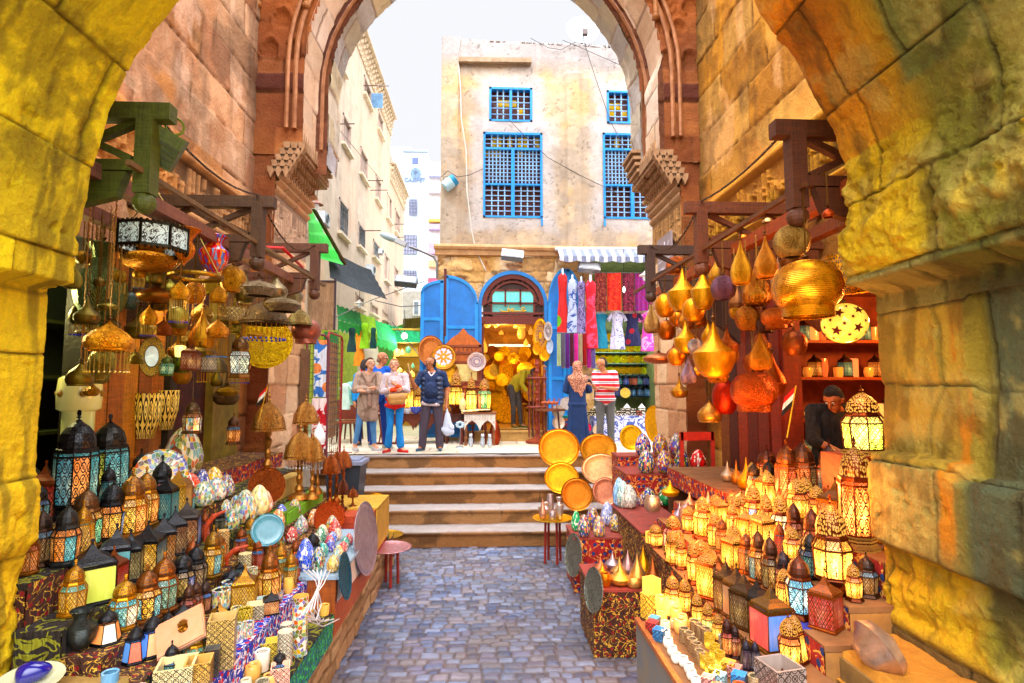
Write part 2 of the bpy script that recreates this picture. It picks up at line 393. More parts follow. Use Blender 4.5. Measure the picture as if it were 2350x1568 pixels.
t.links.new(sky.outputs[0],mx.inputs[6]);t.links.new(rp.outputs[0],mx.inputs[7]);t.links.new(mx.outputs[2],bg.inputs[0])
sl=bpy.data.lights.new('sun','SUN');sl.energy=1.3;sl.angle=R(14);sl.color=(1,.95,.86);so=bpy.data.objects.new('sun',sl);COL.objects.link(so)
sd=Vector((math.sin(SUN_AZ)*math.cos(SUN_EL),math.cos(SUN_AZ)*math.cos(SUN_EL),math.sin(SUN_EL)))
so.rotation_euler=sd.to_track_quat('Z','Y').to_euler()
def lamp(name,loc,energy,color,size=.05,parent=None):
 l=bpy.data.lights.new(name,'POINT');l.energy=energy;l.color=color;l.shadow_soft_size=size
 o=bpy.data.objects.new(name,l);COL.objects.link(o);o.location=loc
 if parent:o.parent=parent
 return o
PZ=1.1
tag(MB().box(-60,60,-30,200,-.5,-.03).build('ground',m_plain('packed_earth','#7a6a58')),kind='structure')
def street_extra(u,v,h,col,q):
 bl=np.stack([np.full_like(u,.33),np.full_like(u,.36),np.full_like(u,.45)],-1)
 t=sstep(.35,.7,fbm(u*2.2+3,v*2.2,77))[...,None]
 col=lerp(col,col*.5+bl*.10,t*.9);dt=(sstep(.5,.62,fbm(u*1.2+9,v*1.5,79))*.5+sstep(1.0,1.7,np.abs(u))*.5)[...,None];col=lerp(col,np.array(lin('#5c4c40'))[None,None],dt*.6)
 return h,col
tag(relief('street',-2.2,2.0,2.0,8.35,.013,lambda u,v,h:(u,v,h-.02*((u/2)**2)),rows=courses(2.0,8.4,.086,.2,3),pitch=.135,joint=.018,depth=.016,rough=.012,off=.008,cols=('#566484','#687694','#3c4866','#7c88a4','#62647c','#74727e'),jcol='#4c4038',wob=.012,seed=12,extra=street_extra,mat='cobble',nfreq=6),kind='structure')
st=MB()
tag(relief('plaza_ground',-4.5,6.0,10.0,13.4,.03,lambda u,v,h:(u,v,PZ+.02+h),rows=courses(10,13.5,.55,.1,5),pitch=.8,joint=.02,depth=.006,rough=.004,off=.003,cols=('#cfc4b0','#c4b8a6','#d4c8b8'),jcol='#8a7a68',seed=4),kind='structure')
tag(MB().box(-30,30,13.35,120,.5,PZ+.01).box(-30,-4.4,9.2,13.35,.5,PZ+.01).box(5.9,30,9.2,13.35,.5,PZ+.01).build('paving',m_plain('far_paving','#b4ae9c','#9a9a84')),kind='structure')
NS=5;Y0=8.25;TR=.42;RI=PZ/NS
for k in range(NS):
 y=Y0+k*TR;z0=k*RI;z1=(k+1)*RI;y1=y+TR if k<NS-1 else 10.05
 def fm(u,v,h,y=y,z0=z0,z1=z1):
  ri=z1-z0-.02;a=np.minimum(v,ri);b=np.maximum(v-ri,0)
  lip=np.where((v>ri-.035)&(v<ri+.05),1.0,0)
  return u,y-h*(v<ri)+b-.028*lip*(v<=ri+.03),z0+a+h*(v>=ri)+.02*(v>=ri)
 def ex(u,v,h,col,q,z0=z0,z1=z1):
  ri=z1-z0-.02;top=(v>ri)[...,None]
  c1=col*1.0;c2=np.stack([np.full_like(u,.31),np.full_like(u,.27),np.full_like(u,.26)],-1)*(.85+.3*fbm(u*3,v*8,5))[...,None]
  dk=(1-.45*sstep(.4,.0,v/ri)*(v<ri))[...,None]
  pt=sstep(.5,.62,fbm(u*2.5,v*4+z0*9,31))[...,None]
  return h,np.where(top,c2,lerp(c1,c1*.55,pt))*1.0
 tag(relief('stone_step',-2.9,2.8,0,(z1-z0-.02)+(y1-y)+.02,.02,fm,rows=[-1,9],pitch=1.5,joint=.012,depth=.01,rough=.012,off=.003,cols=('#86603f','#7a5638','#8e6c4c'),jcol='#4a3828',seed=20+k,extra=ex),kind='structure')
def path_fn(pts):
 pts=np.array(pts);L=np.concatenate([[0],np.cumsum(np.hypot(*np.diff(pts,axis=0).T))])
 tg=np.gradient(pts,L,axis=0)
 def f(s):return np.interp(s,L,pts[:,0]),np.interp(s,L,pts[:,1]),np.interp(s,L,tg[:,0]),np.interp(s,L,tg[:,1])
 return f,L
def near_side(sgn,pts,rows,name,label,y0,y1,cols,ext,seed,parent):
 f,L=path_fn(pts)
 def fm(u,v,h):
  x,z,tx,tz=f(v);n=np.hypot(tx,tz);nx,nz=tz/n*(-sgn),-tx/n*(-sgn)
  wear=.014*np.clip((u-(y1-.07))/.07,0,1)**2*(1+1.2*(fbm(v*3,u*3,seed)-.5))
  hh=h-wear
  hh=hh+(fbm(u*34,v*34,seed+21)-.5)*.012+np.minimum(0,fbm(u*9,v*9,seed+31)-.36)*.12
  return x+nx*hh,u+0*x+.02*(fbm(v*5,v*0+2,seed+3)-.5),z+nz*hh
 return relief(name,y0,y1,0,L[-1],.0115,fm,rows=rows,pitch=.62,joint=.011,depth=.016,rough=.007,off=.010,cols=cols,jcol='#5a4a18',wob=.012,seed=seed,extra=ext,mat='pierstone',parent=parent,nfreq=4),L
arch_top=[(-1.45,4.78),(-1.0,5.2),(-.5,5.5),(0,5.6)]
LP=[(-2.36,.0),(-2.34,.9),(-2.33,1.40),(-2.30,1.47),(-2.255,1.52),(-2.255,1.80),(-2.30,1.865),(-2.305,2.0),(-2.30,2.795),(-2.165,2.83),(-2.155,3.11),(-2.12,3.45),(-2.05,3.8),(-1.92,4.11),(-1.73,4.40)]+arch_top
near=thing('stone_archway','massive yellow lit stone archway framing the whole lane, with worn blocks and imposts','archway',(0,3.0,0))
near.location=(0,0,0)
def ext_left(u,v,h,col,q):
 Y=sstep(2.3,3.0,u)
 g=fbm(u*3,v*1.2,91);yel=np.array(lin('#f6e020'));grn=np.array(lin('#a0a818'));org=np.array(lin('#ecc83c'));dk=np.array(lin('#6a5a10'))  # yellow cast of warm light is put into the stone colour
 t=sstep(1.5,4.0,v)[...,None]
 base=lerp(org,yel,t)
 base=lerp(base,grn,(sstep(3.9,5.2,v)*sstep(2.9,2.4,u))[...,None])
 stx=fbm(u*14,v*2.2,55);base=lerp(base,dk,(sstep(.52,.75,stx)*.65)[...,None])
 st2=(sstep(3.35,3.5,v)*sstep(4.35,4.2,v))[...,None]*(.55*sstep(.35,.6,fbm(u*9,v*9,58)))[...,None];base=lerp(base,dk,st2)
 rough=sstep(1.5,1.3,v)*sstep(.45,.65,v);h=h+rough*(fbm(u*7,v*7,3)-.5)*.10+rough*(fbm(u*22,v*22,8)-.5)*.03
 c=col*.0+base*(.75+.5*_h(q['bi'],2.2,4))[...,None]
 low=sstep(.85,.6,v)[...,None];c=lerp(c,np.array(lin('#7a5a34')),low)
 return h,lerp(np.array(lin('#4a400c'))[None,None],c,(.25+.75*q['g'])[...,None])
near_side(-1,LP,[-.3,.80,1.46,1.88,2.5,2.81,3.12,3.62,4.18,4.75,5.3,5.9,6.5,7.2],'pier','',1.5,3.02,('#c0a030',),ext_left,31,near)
RP=[(2.10,0),(2.10,1.11),(2.13,1.16),(2.135,1.45),(2.06,1.50),(2.05,1.90),(2.075,1.95),(2.165,1.965),(2.165,2.80),(2.0,2.86),(1.975,3.10),(2.03,3.5),(1.96,3.75),(1.85,3.95),(1.76,4.16),(1.58,4.38)]+[(-a,b+.02)for a,b in arch_top[:-1]]+[(0,5.6)]
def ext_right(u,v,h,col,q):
 yel=np.array(lin('#d4a838'));org=np.array(lin('#dc8c12'));grn=np.array(lin('#66682e'));gry=np.array(lin('#8c8450'));dk=np.array(lin('#4c3a18'));pale=np.array(lin('#cdb870'))  # yellow and orange light cast put into the stone colour
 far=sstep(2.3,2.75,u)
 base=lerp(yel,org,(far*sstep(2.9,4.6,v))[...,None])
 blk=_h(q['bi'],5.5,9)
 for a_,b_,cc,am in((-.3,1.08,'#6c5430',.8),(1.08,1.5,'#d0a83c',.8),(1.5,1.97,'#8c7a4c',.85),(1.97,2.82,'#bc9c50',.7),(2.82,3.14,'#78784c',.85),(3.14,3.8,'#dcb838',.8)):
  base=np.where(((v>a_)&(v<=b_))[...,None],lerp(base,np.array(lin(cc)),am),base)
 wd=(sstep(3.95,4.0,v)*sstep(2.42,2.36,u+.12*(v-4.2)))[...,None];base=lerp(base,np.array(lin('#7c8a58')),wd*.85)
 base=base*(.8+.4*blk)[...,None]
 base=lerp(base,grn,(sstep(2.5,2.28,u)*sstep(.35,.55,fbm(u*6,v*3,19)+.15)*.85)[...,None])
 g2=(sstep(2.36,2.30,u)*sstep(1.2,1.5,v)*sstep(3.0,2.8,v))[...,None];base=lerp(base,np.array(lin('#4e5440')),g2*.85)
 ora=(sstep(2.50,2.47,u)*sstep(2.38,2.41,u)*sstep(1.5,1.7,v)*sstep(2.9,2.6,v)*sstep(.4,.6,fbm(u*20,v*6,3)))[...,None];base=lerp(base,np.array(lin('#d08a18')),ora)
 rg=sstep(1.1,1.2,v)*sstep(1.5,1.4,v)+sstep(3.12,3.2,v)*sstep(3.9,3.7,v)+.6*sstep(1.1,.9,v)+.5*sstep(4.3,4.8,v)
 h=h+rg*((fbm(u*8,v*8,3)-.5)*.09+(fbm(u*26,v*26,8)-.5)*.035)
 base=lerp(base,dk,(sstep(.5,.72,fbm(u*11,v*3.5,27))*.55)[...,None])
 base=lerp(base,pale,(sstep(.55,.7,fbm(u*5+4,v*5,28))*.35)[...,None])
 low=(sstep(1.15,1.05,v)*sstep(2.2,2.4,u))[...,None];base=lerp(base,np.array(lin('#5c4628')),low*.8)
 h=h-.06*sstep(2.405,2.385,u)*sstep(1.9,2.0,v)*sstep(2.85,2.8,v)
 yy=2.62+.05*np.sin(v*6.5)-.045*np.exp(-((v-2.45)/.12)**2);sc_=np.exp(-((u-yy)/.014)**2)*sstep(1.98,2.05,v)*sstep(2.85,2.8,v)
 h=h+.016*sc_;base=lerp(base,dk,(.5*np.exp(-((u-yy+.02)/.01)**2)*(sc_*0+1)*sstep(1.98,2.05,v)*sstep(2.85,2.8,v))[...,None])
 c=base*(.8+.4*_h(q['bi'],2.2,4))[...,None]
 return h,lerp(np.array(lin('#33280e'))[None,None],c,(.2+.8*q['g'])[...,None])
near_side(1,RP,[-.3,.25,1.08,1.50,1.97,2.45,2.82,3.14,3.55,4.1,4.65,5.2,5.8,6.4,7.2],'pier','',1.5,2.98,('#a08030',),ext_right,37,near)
bk=MB()
for pts,s,ye in((LP,-1,3.0),(RP,1,2.96)):
 for(a,b),(c,d)in zip(pts[:-1],pts[1:]):
  if d<=b:continue
  for yy in(1.52,ye-.03):bk.quad((a+s*.02,yy,b),(s*6,yy,b),(s*6,yy,d),(c+s*.02,yy,d))
bk.box(-6,6,1.52,2.95,5.62,5.7)
bk.build('spandrel',m_plain('archway_core','#9a7a38','#6a5020'),near)
sg=MB()
for pl in([(0,0),(.04,.07)],[(.09,0),(.05,.07),(.10,.075)],[(.13,.01),(.13,.07),(.17,.06),(.16,.03),(.13,.03)],[(.19,.07),(.21,.04),(.21,0)],[(.21,.04),(.24,.08)],[(.05,-.02),(.12,-.09),(.2,-.02)]):
 sg.tube([(-2.268,2.62+p[0],1.66+p[1])for p in pl],.0025,4)
sg.build('scratched_mark',m_plain('scratch','#5a3a10'),near)
sill=relief('sill_stone',0,1.2,2.2,2.93,.02,lambda u,v,h:(-2.9+u,v,.90-.10*(u>1.17)+h),rows=None,rough=.022,cols=('#a88a58',),stain='#6a4a20',seed=3)
tag(sill,'rough ochre stone bench slab beside the left pier of the near arch','stone bench')
MB().box(-2.9,-1.72,2.2,2.91,0,.875).build('bench_base',m_plain('bench_base_stone','#9a8440','#6a5020'),sill)
sill2=relief('sill_stone',0,.95,2.2,2.88,.02,lambda u,v,h:(1.70+u,v,1.02-.12*(u<.03)+h),rows=None,rough=.022,cols=('#c48848',),stain='#7a5020',seed=8)
tag(sill2,'rough orange lit stone bench slab beside the right pier, below the blue cloth stand','stone bench')
MB().box(1.72,2.6,2.2,2.86,0,.99).build('bench_base',m_plain('bench_base_stone_right','#8a6a40','#5a4428'),sill2)
XL,XR=-3.15,3.0
def carve(u,v,h,seed,v0,v1):
 """chiselled script: upright stems with hooks, raised from a sunk band"""
 r=random.Random(seed);out=np.zeros_like(u);H=v1-v0
 x=float(u.min())+.05
 while x<float(u.max()):
  t=.010
  k=r.random();top=v0+H*(.9 if k<.55 else.55);bot=v0+H*(.12+.1*r.random())
  lean=(r.random()-.5)*.04
  xx=x+lean*(v-v0)/H
  out=np.maximum(out,(np.abs(u-xx)<t)*(v>bot)*(v<top))
  if k<.45:
   cx=x+.05;cy=bot+.04+H*.1*r.random();rr=np.hypot(u-cx,(v-cy)*.9);out=np.maximum(out,(np.abs(rr-.045)<t)*((v<cy)|(r.random()<.4)))
  if k>.6:
   cy=v0+H*(.35+.3*r.random());out=np.maximum(out,(np.abs(v-cy-.3*(u-x))<t)*(u>x)*(u<x+.09))
  if r.random()<.5:
   cx=x+.04;cy=v0+H*(.55+.3*r.random());out=np.maximum(out,np.hypot(u-cx,v-cy)<.016)
  x+=.04+.045*r.random()
 return out
def wall_extra(side,y0):
 def ex(u,v,h,col,q):
  band=(v>4.14)&(v<4.68)
  c=carve(u,v,h,5+side,4.16,4.66)*band
  h=np.where(band,-.035+.05*c,h)
  moulding=((v>4.68)&(v<4.76))|((v>4.08)&(v<4.14));h=np.where(moulding,.04,h)
  bc=np.array(lin('#b88a62' if side<0 else '#b8843c'));col=np.where((band|moulding)[...,None],bc*(.28+.72*np.maximum(c,moulding))[...,None],col)  # recess shade put into the colour: sunk ground darker than raised letters
  s=sstep(.58,.7,fbm(u*2.6,v*.9,44+side))*sstep(4.8,5.3,v);col=lerp(col,np.array(lin('#dcb8a0' if side<0 else '#cfa070')),(s*.65)[...,None])
  s2=sstep(.55,.7,fbm(u*1.7+8,v*1.4,61+side));col=lerp(col,col*.5,(s2*.75)[...,None]);s3=sstep(.56,.74,fbm(u*7,v*.8,66+side));col=lerp(col,col*.6,(s3*.6)[...,None]);s4=sstep(.6,.7,fbm(u*1.1+3,v*1.1,68+side));col=lerp(col,np.array(lin('#c8884c'))[None,None],(s4*.5)[...,None])
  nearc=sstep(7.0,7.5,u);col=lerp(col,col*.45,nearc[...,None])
  return h,col
 return ex
wl=thing('gate_wall','pinkish brown ashlar wall with a carved inscription band above the left stall','wall',(0,0,0))
relief('stone_courses',2.9,7.6,0,11,.026,lambda u,v,h:(XL+h,u,v),rows=courses(0,11.5,.50,.15,8),pitch=1.0,joint=.013,depth=.016,rough=.018,off=.012,cols=('#c49a7a','#b8886a','#caa486','#b08058'),jcol='#7a5840',stain='#9c6440',stamt=.5,wob=.02,seed=51,extra=wall_extra(-1,0),parent=wl,holes=[(3.15,7.0,-.1,3.45)])
wr=thing('gate_wall','orange brown ashlar wall with a carved inscription band above the right stall','wall',(0,0,0))
relief('stone_courses',2.9,7.6,0,11,.028,lambda u,v,h:(XR-h,u,v),rows=courses(0,11.5,.55,.15,9),pitch=.9,joint=.013,depth=.016,rough=.02,off=.010,cols=('#c08c4c','#b47e3c','#c89858','#a87238'),jcol='#6a441c',stain='#7a4a1c',stamt=.5,wob=.02,seed=57,extra=wall_extra(1,0),parent=wr,holes=[(3.3,5.35,.8,3.3)])
for X,s,par,y in((XL,1,wl,5.3),(XR,-1,wr,5.7)):
 m=MB().box(X-.01,X+s*.05,y-.35,y-.28,6.9,8.4).box(X-.01,X+s*.05,y+.28,y+.35,6.9,8.4).box(X-.01,X+s*.05,y-.28,y+.28,6.9,6.98)
 wn=m.build('window',MAT['paint'],par,color=rgba('#4a3a34'))
 MB().quad((X+s*.02,y-.28,6.98),(X+s*.02,y+.28,6.98),(X+s*.02,y+.28,8.4),(X+s*.02,y-.28,8.4)).build('pane',MAT['paint'],wn,color=rgba('#b8c0d8'))
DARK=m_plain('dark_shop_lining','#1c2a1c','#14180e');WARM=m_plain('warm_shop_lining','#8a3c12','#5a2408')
def room(x0,x1,y0,y1,z0,z1,mat,parent,open_side):
 m=MB();T=.05
 if open_side!='x0':m.box(x0-T,x0,y0,y1,z0,z1)
 if open_side!='x1':m.box(x1,x1+T,y0,y1,z0,z1)
 m.box(x0,x1,y0-T,y0,z0,z1).box(x0,x1,y1,y1+T,z0,z1).box(x0,x1,y0,y1,z0-T,z0).box(x0,x1,y0,y1,z1,z1+T)
 return m.build('shop_recess',mat,parent)
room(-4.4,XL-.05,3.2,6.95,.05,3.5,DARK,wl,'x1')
room(XR+.05,5.4,3.25,6.3,.75,3.35,WARM,wr,'x0')
ga=thing('stone_gate','tall stepped pointed stone arch with muqarnas corbels opening onto the square','gate arch',(0,0,0))
SPZ,RAD,CX=6.75,2.38,0.0
def arch_pts(hw,dz=0,n=28):
 P=[]
 for i in range(n+1):
  a=math.pi*(1-i/n);P.append((CX+hw*math.cos(a),SPZ+dz+hw*(1.0+.03*math.sin(a))*math.sin(a)))
 return P
def jambpath(hw_low,hw_up,zc=5.55):return[(-hw_low,0),(-hw_low,zc),(-hw_up,zc+.01),(-hw_up,SPZ)]+arch_pts(hw_up)[1:-1]+[(hw_up,SPZ),(hw_up,zc+.01),(hw_low,zc),(hw_low,0)]
def sweep(path,y0,y1,name,cols,seed,stain=None,jcol='#8a7060',res=.035,rough=.012):
 f,L=path_fn(path)
 def fm(u,v,h):
  x,z,tx,tz=f(v);n=np.hypot(tx,tz)+1e-9
  return x+tz/n*h,u+0*x,z-tx/n*h
 return relief(name,y0,y1,0,L[-1],res,fm,rows=courses(0,L[-1]+1,.42,.2,seed),pitch=.75,joint=.018,depth=.012,rough=rough,cols=cols,jcol=jcol,stain=stain,seed=seed,parent=ga)
sweep([(-2.52,5.6),(-2.52,SPZ)]+arch_pts(2.52)[1:-1]+[(2.42,SPZ),(2.42,5.6)],7.5,8.12,'outer_order',('#e0c8b4','#d8bca4','#e6d2c2'),71,'#b89478')
sweep([(-2.38,5.6),(-2.38,SPZ)]+arch_pts(2.38)[1:-1]+[(2.38,SPZ),(2.38,5.6)],8.2,8.78,'inner_order',('#b8b0ac','#c0b4a4','#a8a4a8','#c8b89c'),73,'#8a8480',rough=.03)
def face_between(inner,outer_fn,y,name,cols,seed,mat='stone',res=.06,ext=None,z0=0):
 pass
def flat_face(y,z0,z1,x0,x1,hole,name,cols,seed,stain,jcol='#4a2a14',res=.035,ext=None,rows_h=.5,rough=.02):
 return relief(name,x0,x1,z0,z1,res,lambda u,v,h:(u,y-h,v),rows=courses(z0,z1+1,rows_h,.15,seed),pitch=.8,joint=.018,depth=.014,rough=rough,cols=cols,jcol=jcol,stain=stain,seed=seed,parent=ga,holes=[hole]if hole else(),extra=ext)
def in_arch(hw):
 def f(u,v):
  a=(np.abs(u-CX)<hw)&(v<=SPZ);b=(v>SPZ)&(np.hypot(u-CX,(v-SPZ)/1.02)<hw);return a|b
 return f
def face_ext(u,v,h,col,q):
 for cxx in(-2.83,2.73):
  w_=np.abs(u-cxx)
  for k,(px_,zz_)in enumerate(((-.16,6.85),(.16,6.85),(0,7.3),(-.2,7.7),(.2,7.7))):
   rr=np.hypot((u-cxx-px_)/.14,np.where(v<zz_,(v-zz_)/.05,(v-zz_)/.26));m=(rr<1)
   h=np.where(m&(v>zz_-.12),-.05+.03*rr,h);ring=np.abs(rr-1)<.12;h=np.where(ring&(v>zz_-.12),.025,h)
 lint=(v>6.35)&(v<6.6);col=np.where(lint[...,None],np.array(lin('#4c2418')),col);h=np.where(lint,h+.02,h)
 och=((v>5.0)&(v<5.5)&(u<0)&(u>-2.75))[...,None];col=np.where(och,col*1.7+np.array([.05,.03,0]),col)
 top=sstep(6.6,8,v)[...,None];col=lerp(col,np.array(lin('#8a4c22'))*(.7+.6*fbm(u*5,v*5,3))[...,None],top*.7)
 return h,col
BC=('#845030','#74442a','#905c3a','#7c4a2c')
flat_face(7.5,5.45,11,XL-.1,XR+.1,in_arch(2.5),'front_face',BC,81,'#5c2a12',ext=face_ext)
flat_face(7.52,0,5.46,XL-.1,-2.86,None,'lower_pier_face',BC,82,'#5c2a12')
flat_face(7.52,0,5.46,2.72,XR+.1,None,'lower_pier_face',BC,83,'#5c2a12')
flat_face(8.2,5.45,10.5,XL,XR,in_arch(2.38),'inner_face',('#7a4c34','#6a4030','#84543c'),84,'#4c2c20',res=.04)
def jamb_ext(side):
 def ex(u,v,h,col,q):
  band=(v>4.25)&(v<4.95);c=carve(u,v,h,15+side,4.27,4.93)*band
  h=np.where(band,-.02+.03*c,h);col=np.where(band[...,None],np.array(lin('#c8a890' if side<0 else '#c09468'))*(.5+.5*c)[...,None],col)
  for z0 in(4.97,5.07,5.17,5.29):h=np.where((v>z0)&(v<z0+.07),.03+(z0-4.97)*.35,h)
  return h,col
 return ex
JC=('#caa888','#c09a78','#d4b494','#b88c6c')
relief('carved_jamb',7.5,8.95,.0,5.46,.022,lambda u,v,h:(-2.87+h,u,v),rows=courses(0,6,.42,.12,6),pitch=.6,joint=.014,depth=.014,rough=.02,cols=JC,jcol='#7a5a44',stain='#a88060',seed=91,extra=jamb_ext(-1),parent=ga)
relief('carved_jamb',7.5,8.95,.0,5.46,.022,lambda u,v,h:(2.73-h,u,v),rows=courses(0,6,.42,.12,7),pitch=.6,joint=.014,depth=.014,rough=.02,cols=JC,jcol='#7a5a44',stain='#a88060',seed=93,extra=jamb_ext(1),parent=ga)
for s,xj in((-1,-2.87),(1,2.73)):
 mq=MB()
 for tier in range(5):
  z=5.18+tier*.085;out=.04+tier*.068
  n=9+tier
  for i in range(n):
   y=7.52+(i+.5)*(1.2/n);ww=.55*1.2/n
   x=xj-s*out
   mq.ngon_prism([(y-ww,z+.09),(y+ww,z+.09),(y+ww*.8,z+.02),(y,z-.07),(y-ww*.8,z+.02)],'x',min(x,x+s*.14),max(x,x+s*.14))
 for i in range(14):
  y=7.52+(i+.5)*(1.2/14);x=xj-s*.36
  mq.ngon_prism([(y-.036,5.56),(y-.036,5.66),(y,5.78),(y+.036,5.66),(y+.036,5.56)],'x',min(x,x+s*.03),max(x,x+s*.03))
 for tier in range(5):
  z=5.18+tier*.085
  for i in range(3):
   xx=xj-s*(.06+tier*.05+i*.1-.1)
   mq.ngon_prism([(xx-.05,z+.09),(xx+.05,z+.09),(xx+.04,z+.02),(xx,z-.07),(xx-.04,z+.02)],'y',7.46,7.56)
 x0,x1=sorted((xj,xj-s*.33));mq.box(x0,x1,7.56,8.9,5.5,5.6)
 for k in range(4):
  x=xj-s*(.40+.03*k);x0,x1=sorted((xj,x));mq.box(x0,x1,8.3,8.84+.012*k,5.62+k*.1,5.67+k*.1)
 mq.build('muqarnas_corbel',m_plain('corbel_stone','#a88668','#7a5a40',rough=.9,nscale=9),ga)
gb=MB()
gb.box(-4.5,-2.93,7.62,8.9,0,5.45).box(2.79,4.5,7.62,8.9,0,5.45)
pts=[(-2.56,5.45)]+arch_pts(2.56)+[(2.56,5.45)]
for(a,b),(c,d)in zip(pts[:-1],pts[1:]):
 if abs(c-a)<1e-6:continue
 gb.quad((a,8.85,b),(c,8.85,d),(c,8.85,11),(a,8.85,11))
gb.box(-4.5,-2.56,8.4,8.88,5.45,11).box(2.56,4.5,8.4,8.88,5.45,11)
gb.build('gate_core',m_plain('gate_core_stone','#9a7a5c','#7a5a40'),ga)
rb=MB()
for hw,yy,rr in((2.62,7.47,.035),(2.72,7.45,.03),(2.46,8.17,.03)):
 rb.tube([(x,yy,z)for x,z in[(-hw,5.8)]+arch_pts(hw)+[(hw,5.8)]],rr,6)
rb.build('arch_moulding',m_plain('moulding_stone','#a87450','#7a4c30'),ga)
for cx_ in(-2.83,2.73):
 rs=MB()
 for k in(-1,1):
  rs.tube([(cx_+k*.33,7.44,7.6),(cx_+k*.33,7.44,9.6)],.035,8).sphere((cx_+k*.33,7.44,7.55),.055,8,5)
 for k in(-.15,.15):
  for z in(8.25,8.55):
   rs.lathe([(.09,0),(.115,.02),(.115,.05),(.09,.05)],14,Matrix.Translation((cx_+k,7.46,z))@Matrix.Rotation(R(90),4,'X'))
 rs.build('rosette_screen',m_plain('rosette_stone','#a06a3c','#6a3c1c'),ga)
sgn=thing('wall_sign','pale grey metal sign with white lettering fixed on the right arch jamb','sign',(2.66,8.05,4.2))
MB().box(-.012,.012,-.3,.34,-.34,.34).build('board',MAT['paint'],sgn,color=rgba('#9a8c90'))
lt=MB()
for pl in([(.2,.22),(.15,.12),(.06,.12)],[(.02,.24),(.02,.06)],[(-.06,.2),(-.1,.1),(-.04,.06)],[(-.14,.24),(-.14,.08)]):
 lt.tube([(-.016,-a,b)for a,b in pl],.008,4)
lt.box(-.016,-.013,-.28,.3,-.03,-.02)
for i,ch in enumerate('JAHA'):
 pass
for k,y in enumerate((.22,.12,.02,-.08,-.18)):
 lt.box(-.016,-.013,-y-.012,-y+.0,-.26,-.12)
 if k%2:lt.box(-.016,-.013,-y,-y+.05,-.19,-.18).box(-.016,-.013,-y+.04,-y+.052,-.26,-.12)
lt.build('lettering',MAT['paint'],sgn,color=rgba('#e8e4f0'))
CACHE={}
def cached(key,fn):
 if key not in CACHE:CACHE[key]=fn()
 return CACHE[key]
GOLD='#e0a030';BRASS='#c89038';DKB='#6a4a2c';COP='#b8642c';BLK='#1c1c20';BRZ='#a87c48';SILV='#b0a090';REDC='#8c4018'
PROF={'teardrop':[(.03,1),(.06,.94),(.14,.84),(.32,.70),(.62,.54),(.88,.40),(1,.27),(.98,.16),(.86,.06),(.62,0),(.58,.02)],'conebowl':[(.03,1),(.06,.93),(.16,.80),(.34,.66),(.62,.53),(.96,.44),(1.0,.425),(.99,.34),(.92,.22),(.76,.10),(.5,.01),(.4,0),(.36,.03)],'globe':[(.06,1),(.10,.98),(.3,.965),(.62,.88),(.87,.74),(1,.54),(.98,.36),(.84,.16),(.6,.04),(.5,0),(.48,.03)],'collar':[(.05,1),(.1,.97),(.45,.95),(.72,.87),(.92,.72),(1,.52),(.95,.34),(.82,.22),(.72,.17),(.72,.02),(.74,0),(.70,.01)],'ufo':[(.03,1),(.06,.86),(.14,.74),(.45,.68),(.78,.58),(.96,.46),(1,.36),(.93,.24),(.8,.12),(.7,.0),(.66,.03)],'onion':[(.03,1),(.06,.93),(.15,.85),(.38,.74),(.7,.60),(.95,.42),(1,.27),(.95,.14),(.86,.07),(.88,.03),(.84,0),(.8,.03)],'spinning':[(.03,1),(.07,.9),(.14,.78),(.26,.62),(.46,.5),(.82,.4),(1,.3),(.96,.17),(.76,.05),(.5,0),(.45,.03)],'saucer':[(.02,1),(.2,.9),(.7,.72),(.97,.5),(1,.4),(.9,.2),(.5,.02),(.3,0)],'vase':[(.55,1),(.60,.985),(.42,.90),(.34,.82),(.40,.74),(.72,.66),(.96,.52),(1,.40),(.9,.26),(.66,.16),(.42,.10),(.36,.0),(.30,.02)],'flare':[(.95,1),(1,.985),(.72,.90),(.46,.74),(.42,.66),(.6,.55),(.66,.42),(.52,.26),(.22,.12),(.07,.05),(.03,0)],'urn':[(.78,1),(.82,.985),(.6,.88),(.52,.78),(.62,.72),(.98,.58),(1,.46),(.85,.25),(.5,.08),(.2,.02),(.05,0)],'bulbdrop':[(.03,1),(.05,.9),(.1,.72),(.2,.6),(.5,.5),(.85,.38),(1,.26),(.95,.13),(.7,.03),(.4,0)],'egg':[(.02,1),(.22,.975),(.45,.90),(.68,.77),(.88,.58),(.98,.42),(1,.33),(.92,.17),(.74,.06),(.52,.0),(.02,.0)],'bowl':[(1,1),(1.02,.97),(.98,.9),(.85,.5),(.6,.2),(.35,.05),(.3,0),(.02,0)],'dome':[(.03,1),(.07,.95),(.12,.9),(.32,.84),(.62,.68),(.88,.42),(1,.14),(1.03,.10),(1,.06),(1.05,0),(.98,.02)],'drum':[(.82,1),(.9,.98),(.92,.80),(.98,.76),(.98,.28),(1.04,.24),(1.1,.04),(1.06,0),(1.0,.03)],'finial':[(.03,1),(.25,.93),(.3,.86),(.1,.78),(.12,.72),(.6,.58),(.7,.48),(.4,.34),(.2,.24),(.45,.12),(1,.0)],'cup':[(.72,.93),(.85,1),(1,.97),(1.0,.7),(.97,.35),(.92,0),(.02,0)],'pot':[(.55,.9),(.62,1),(.78,.99),(.86,.88),(1,.6),(.98,.35),(.82,.08),(.7,0),(.02,0)],'stem':[(1,0),(.96,.05),(.62,.10),(.3,.15),(.42,.2),(.34,.26),(.16,.31),(.26,.37),(.3,.44),(.18,.52),(.28,.60),(.34,.68),(.16,.74),(.28,.8),(.3,.88),(.14,.94),(.12,1)],}
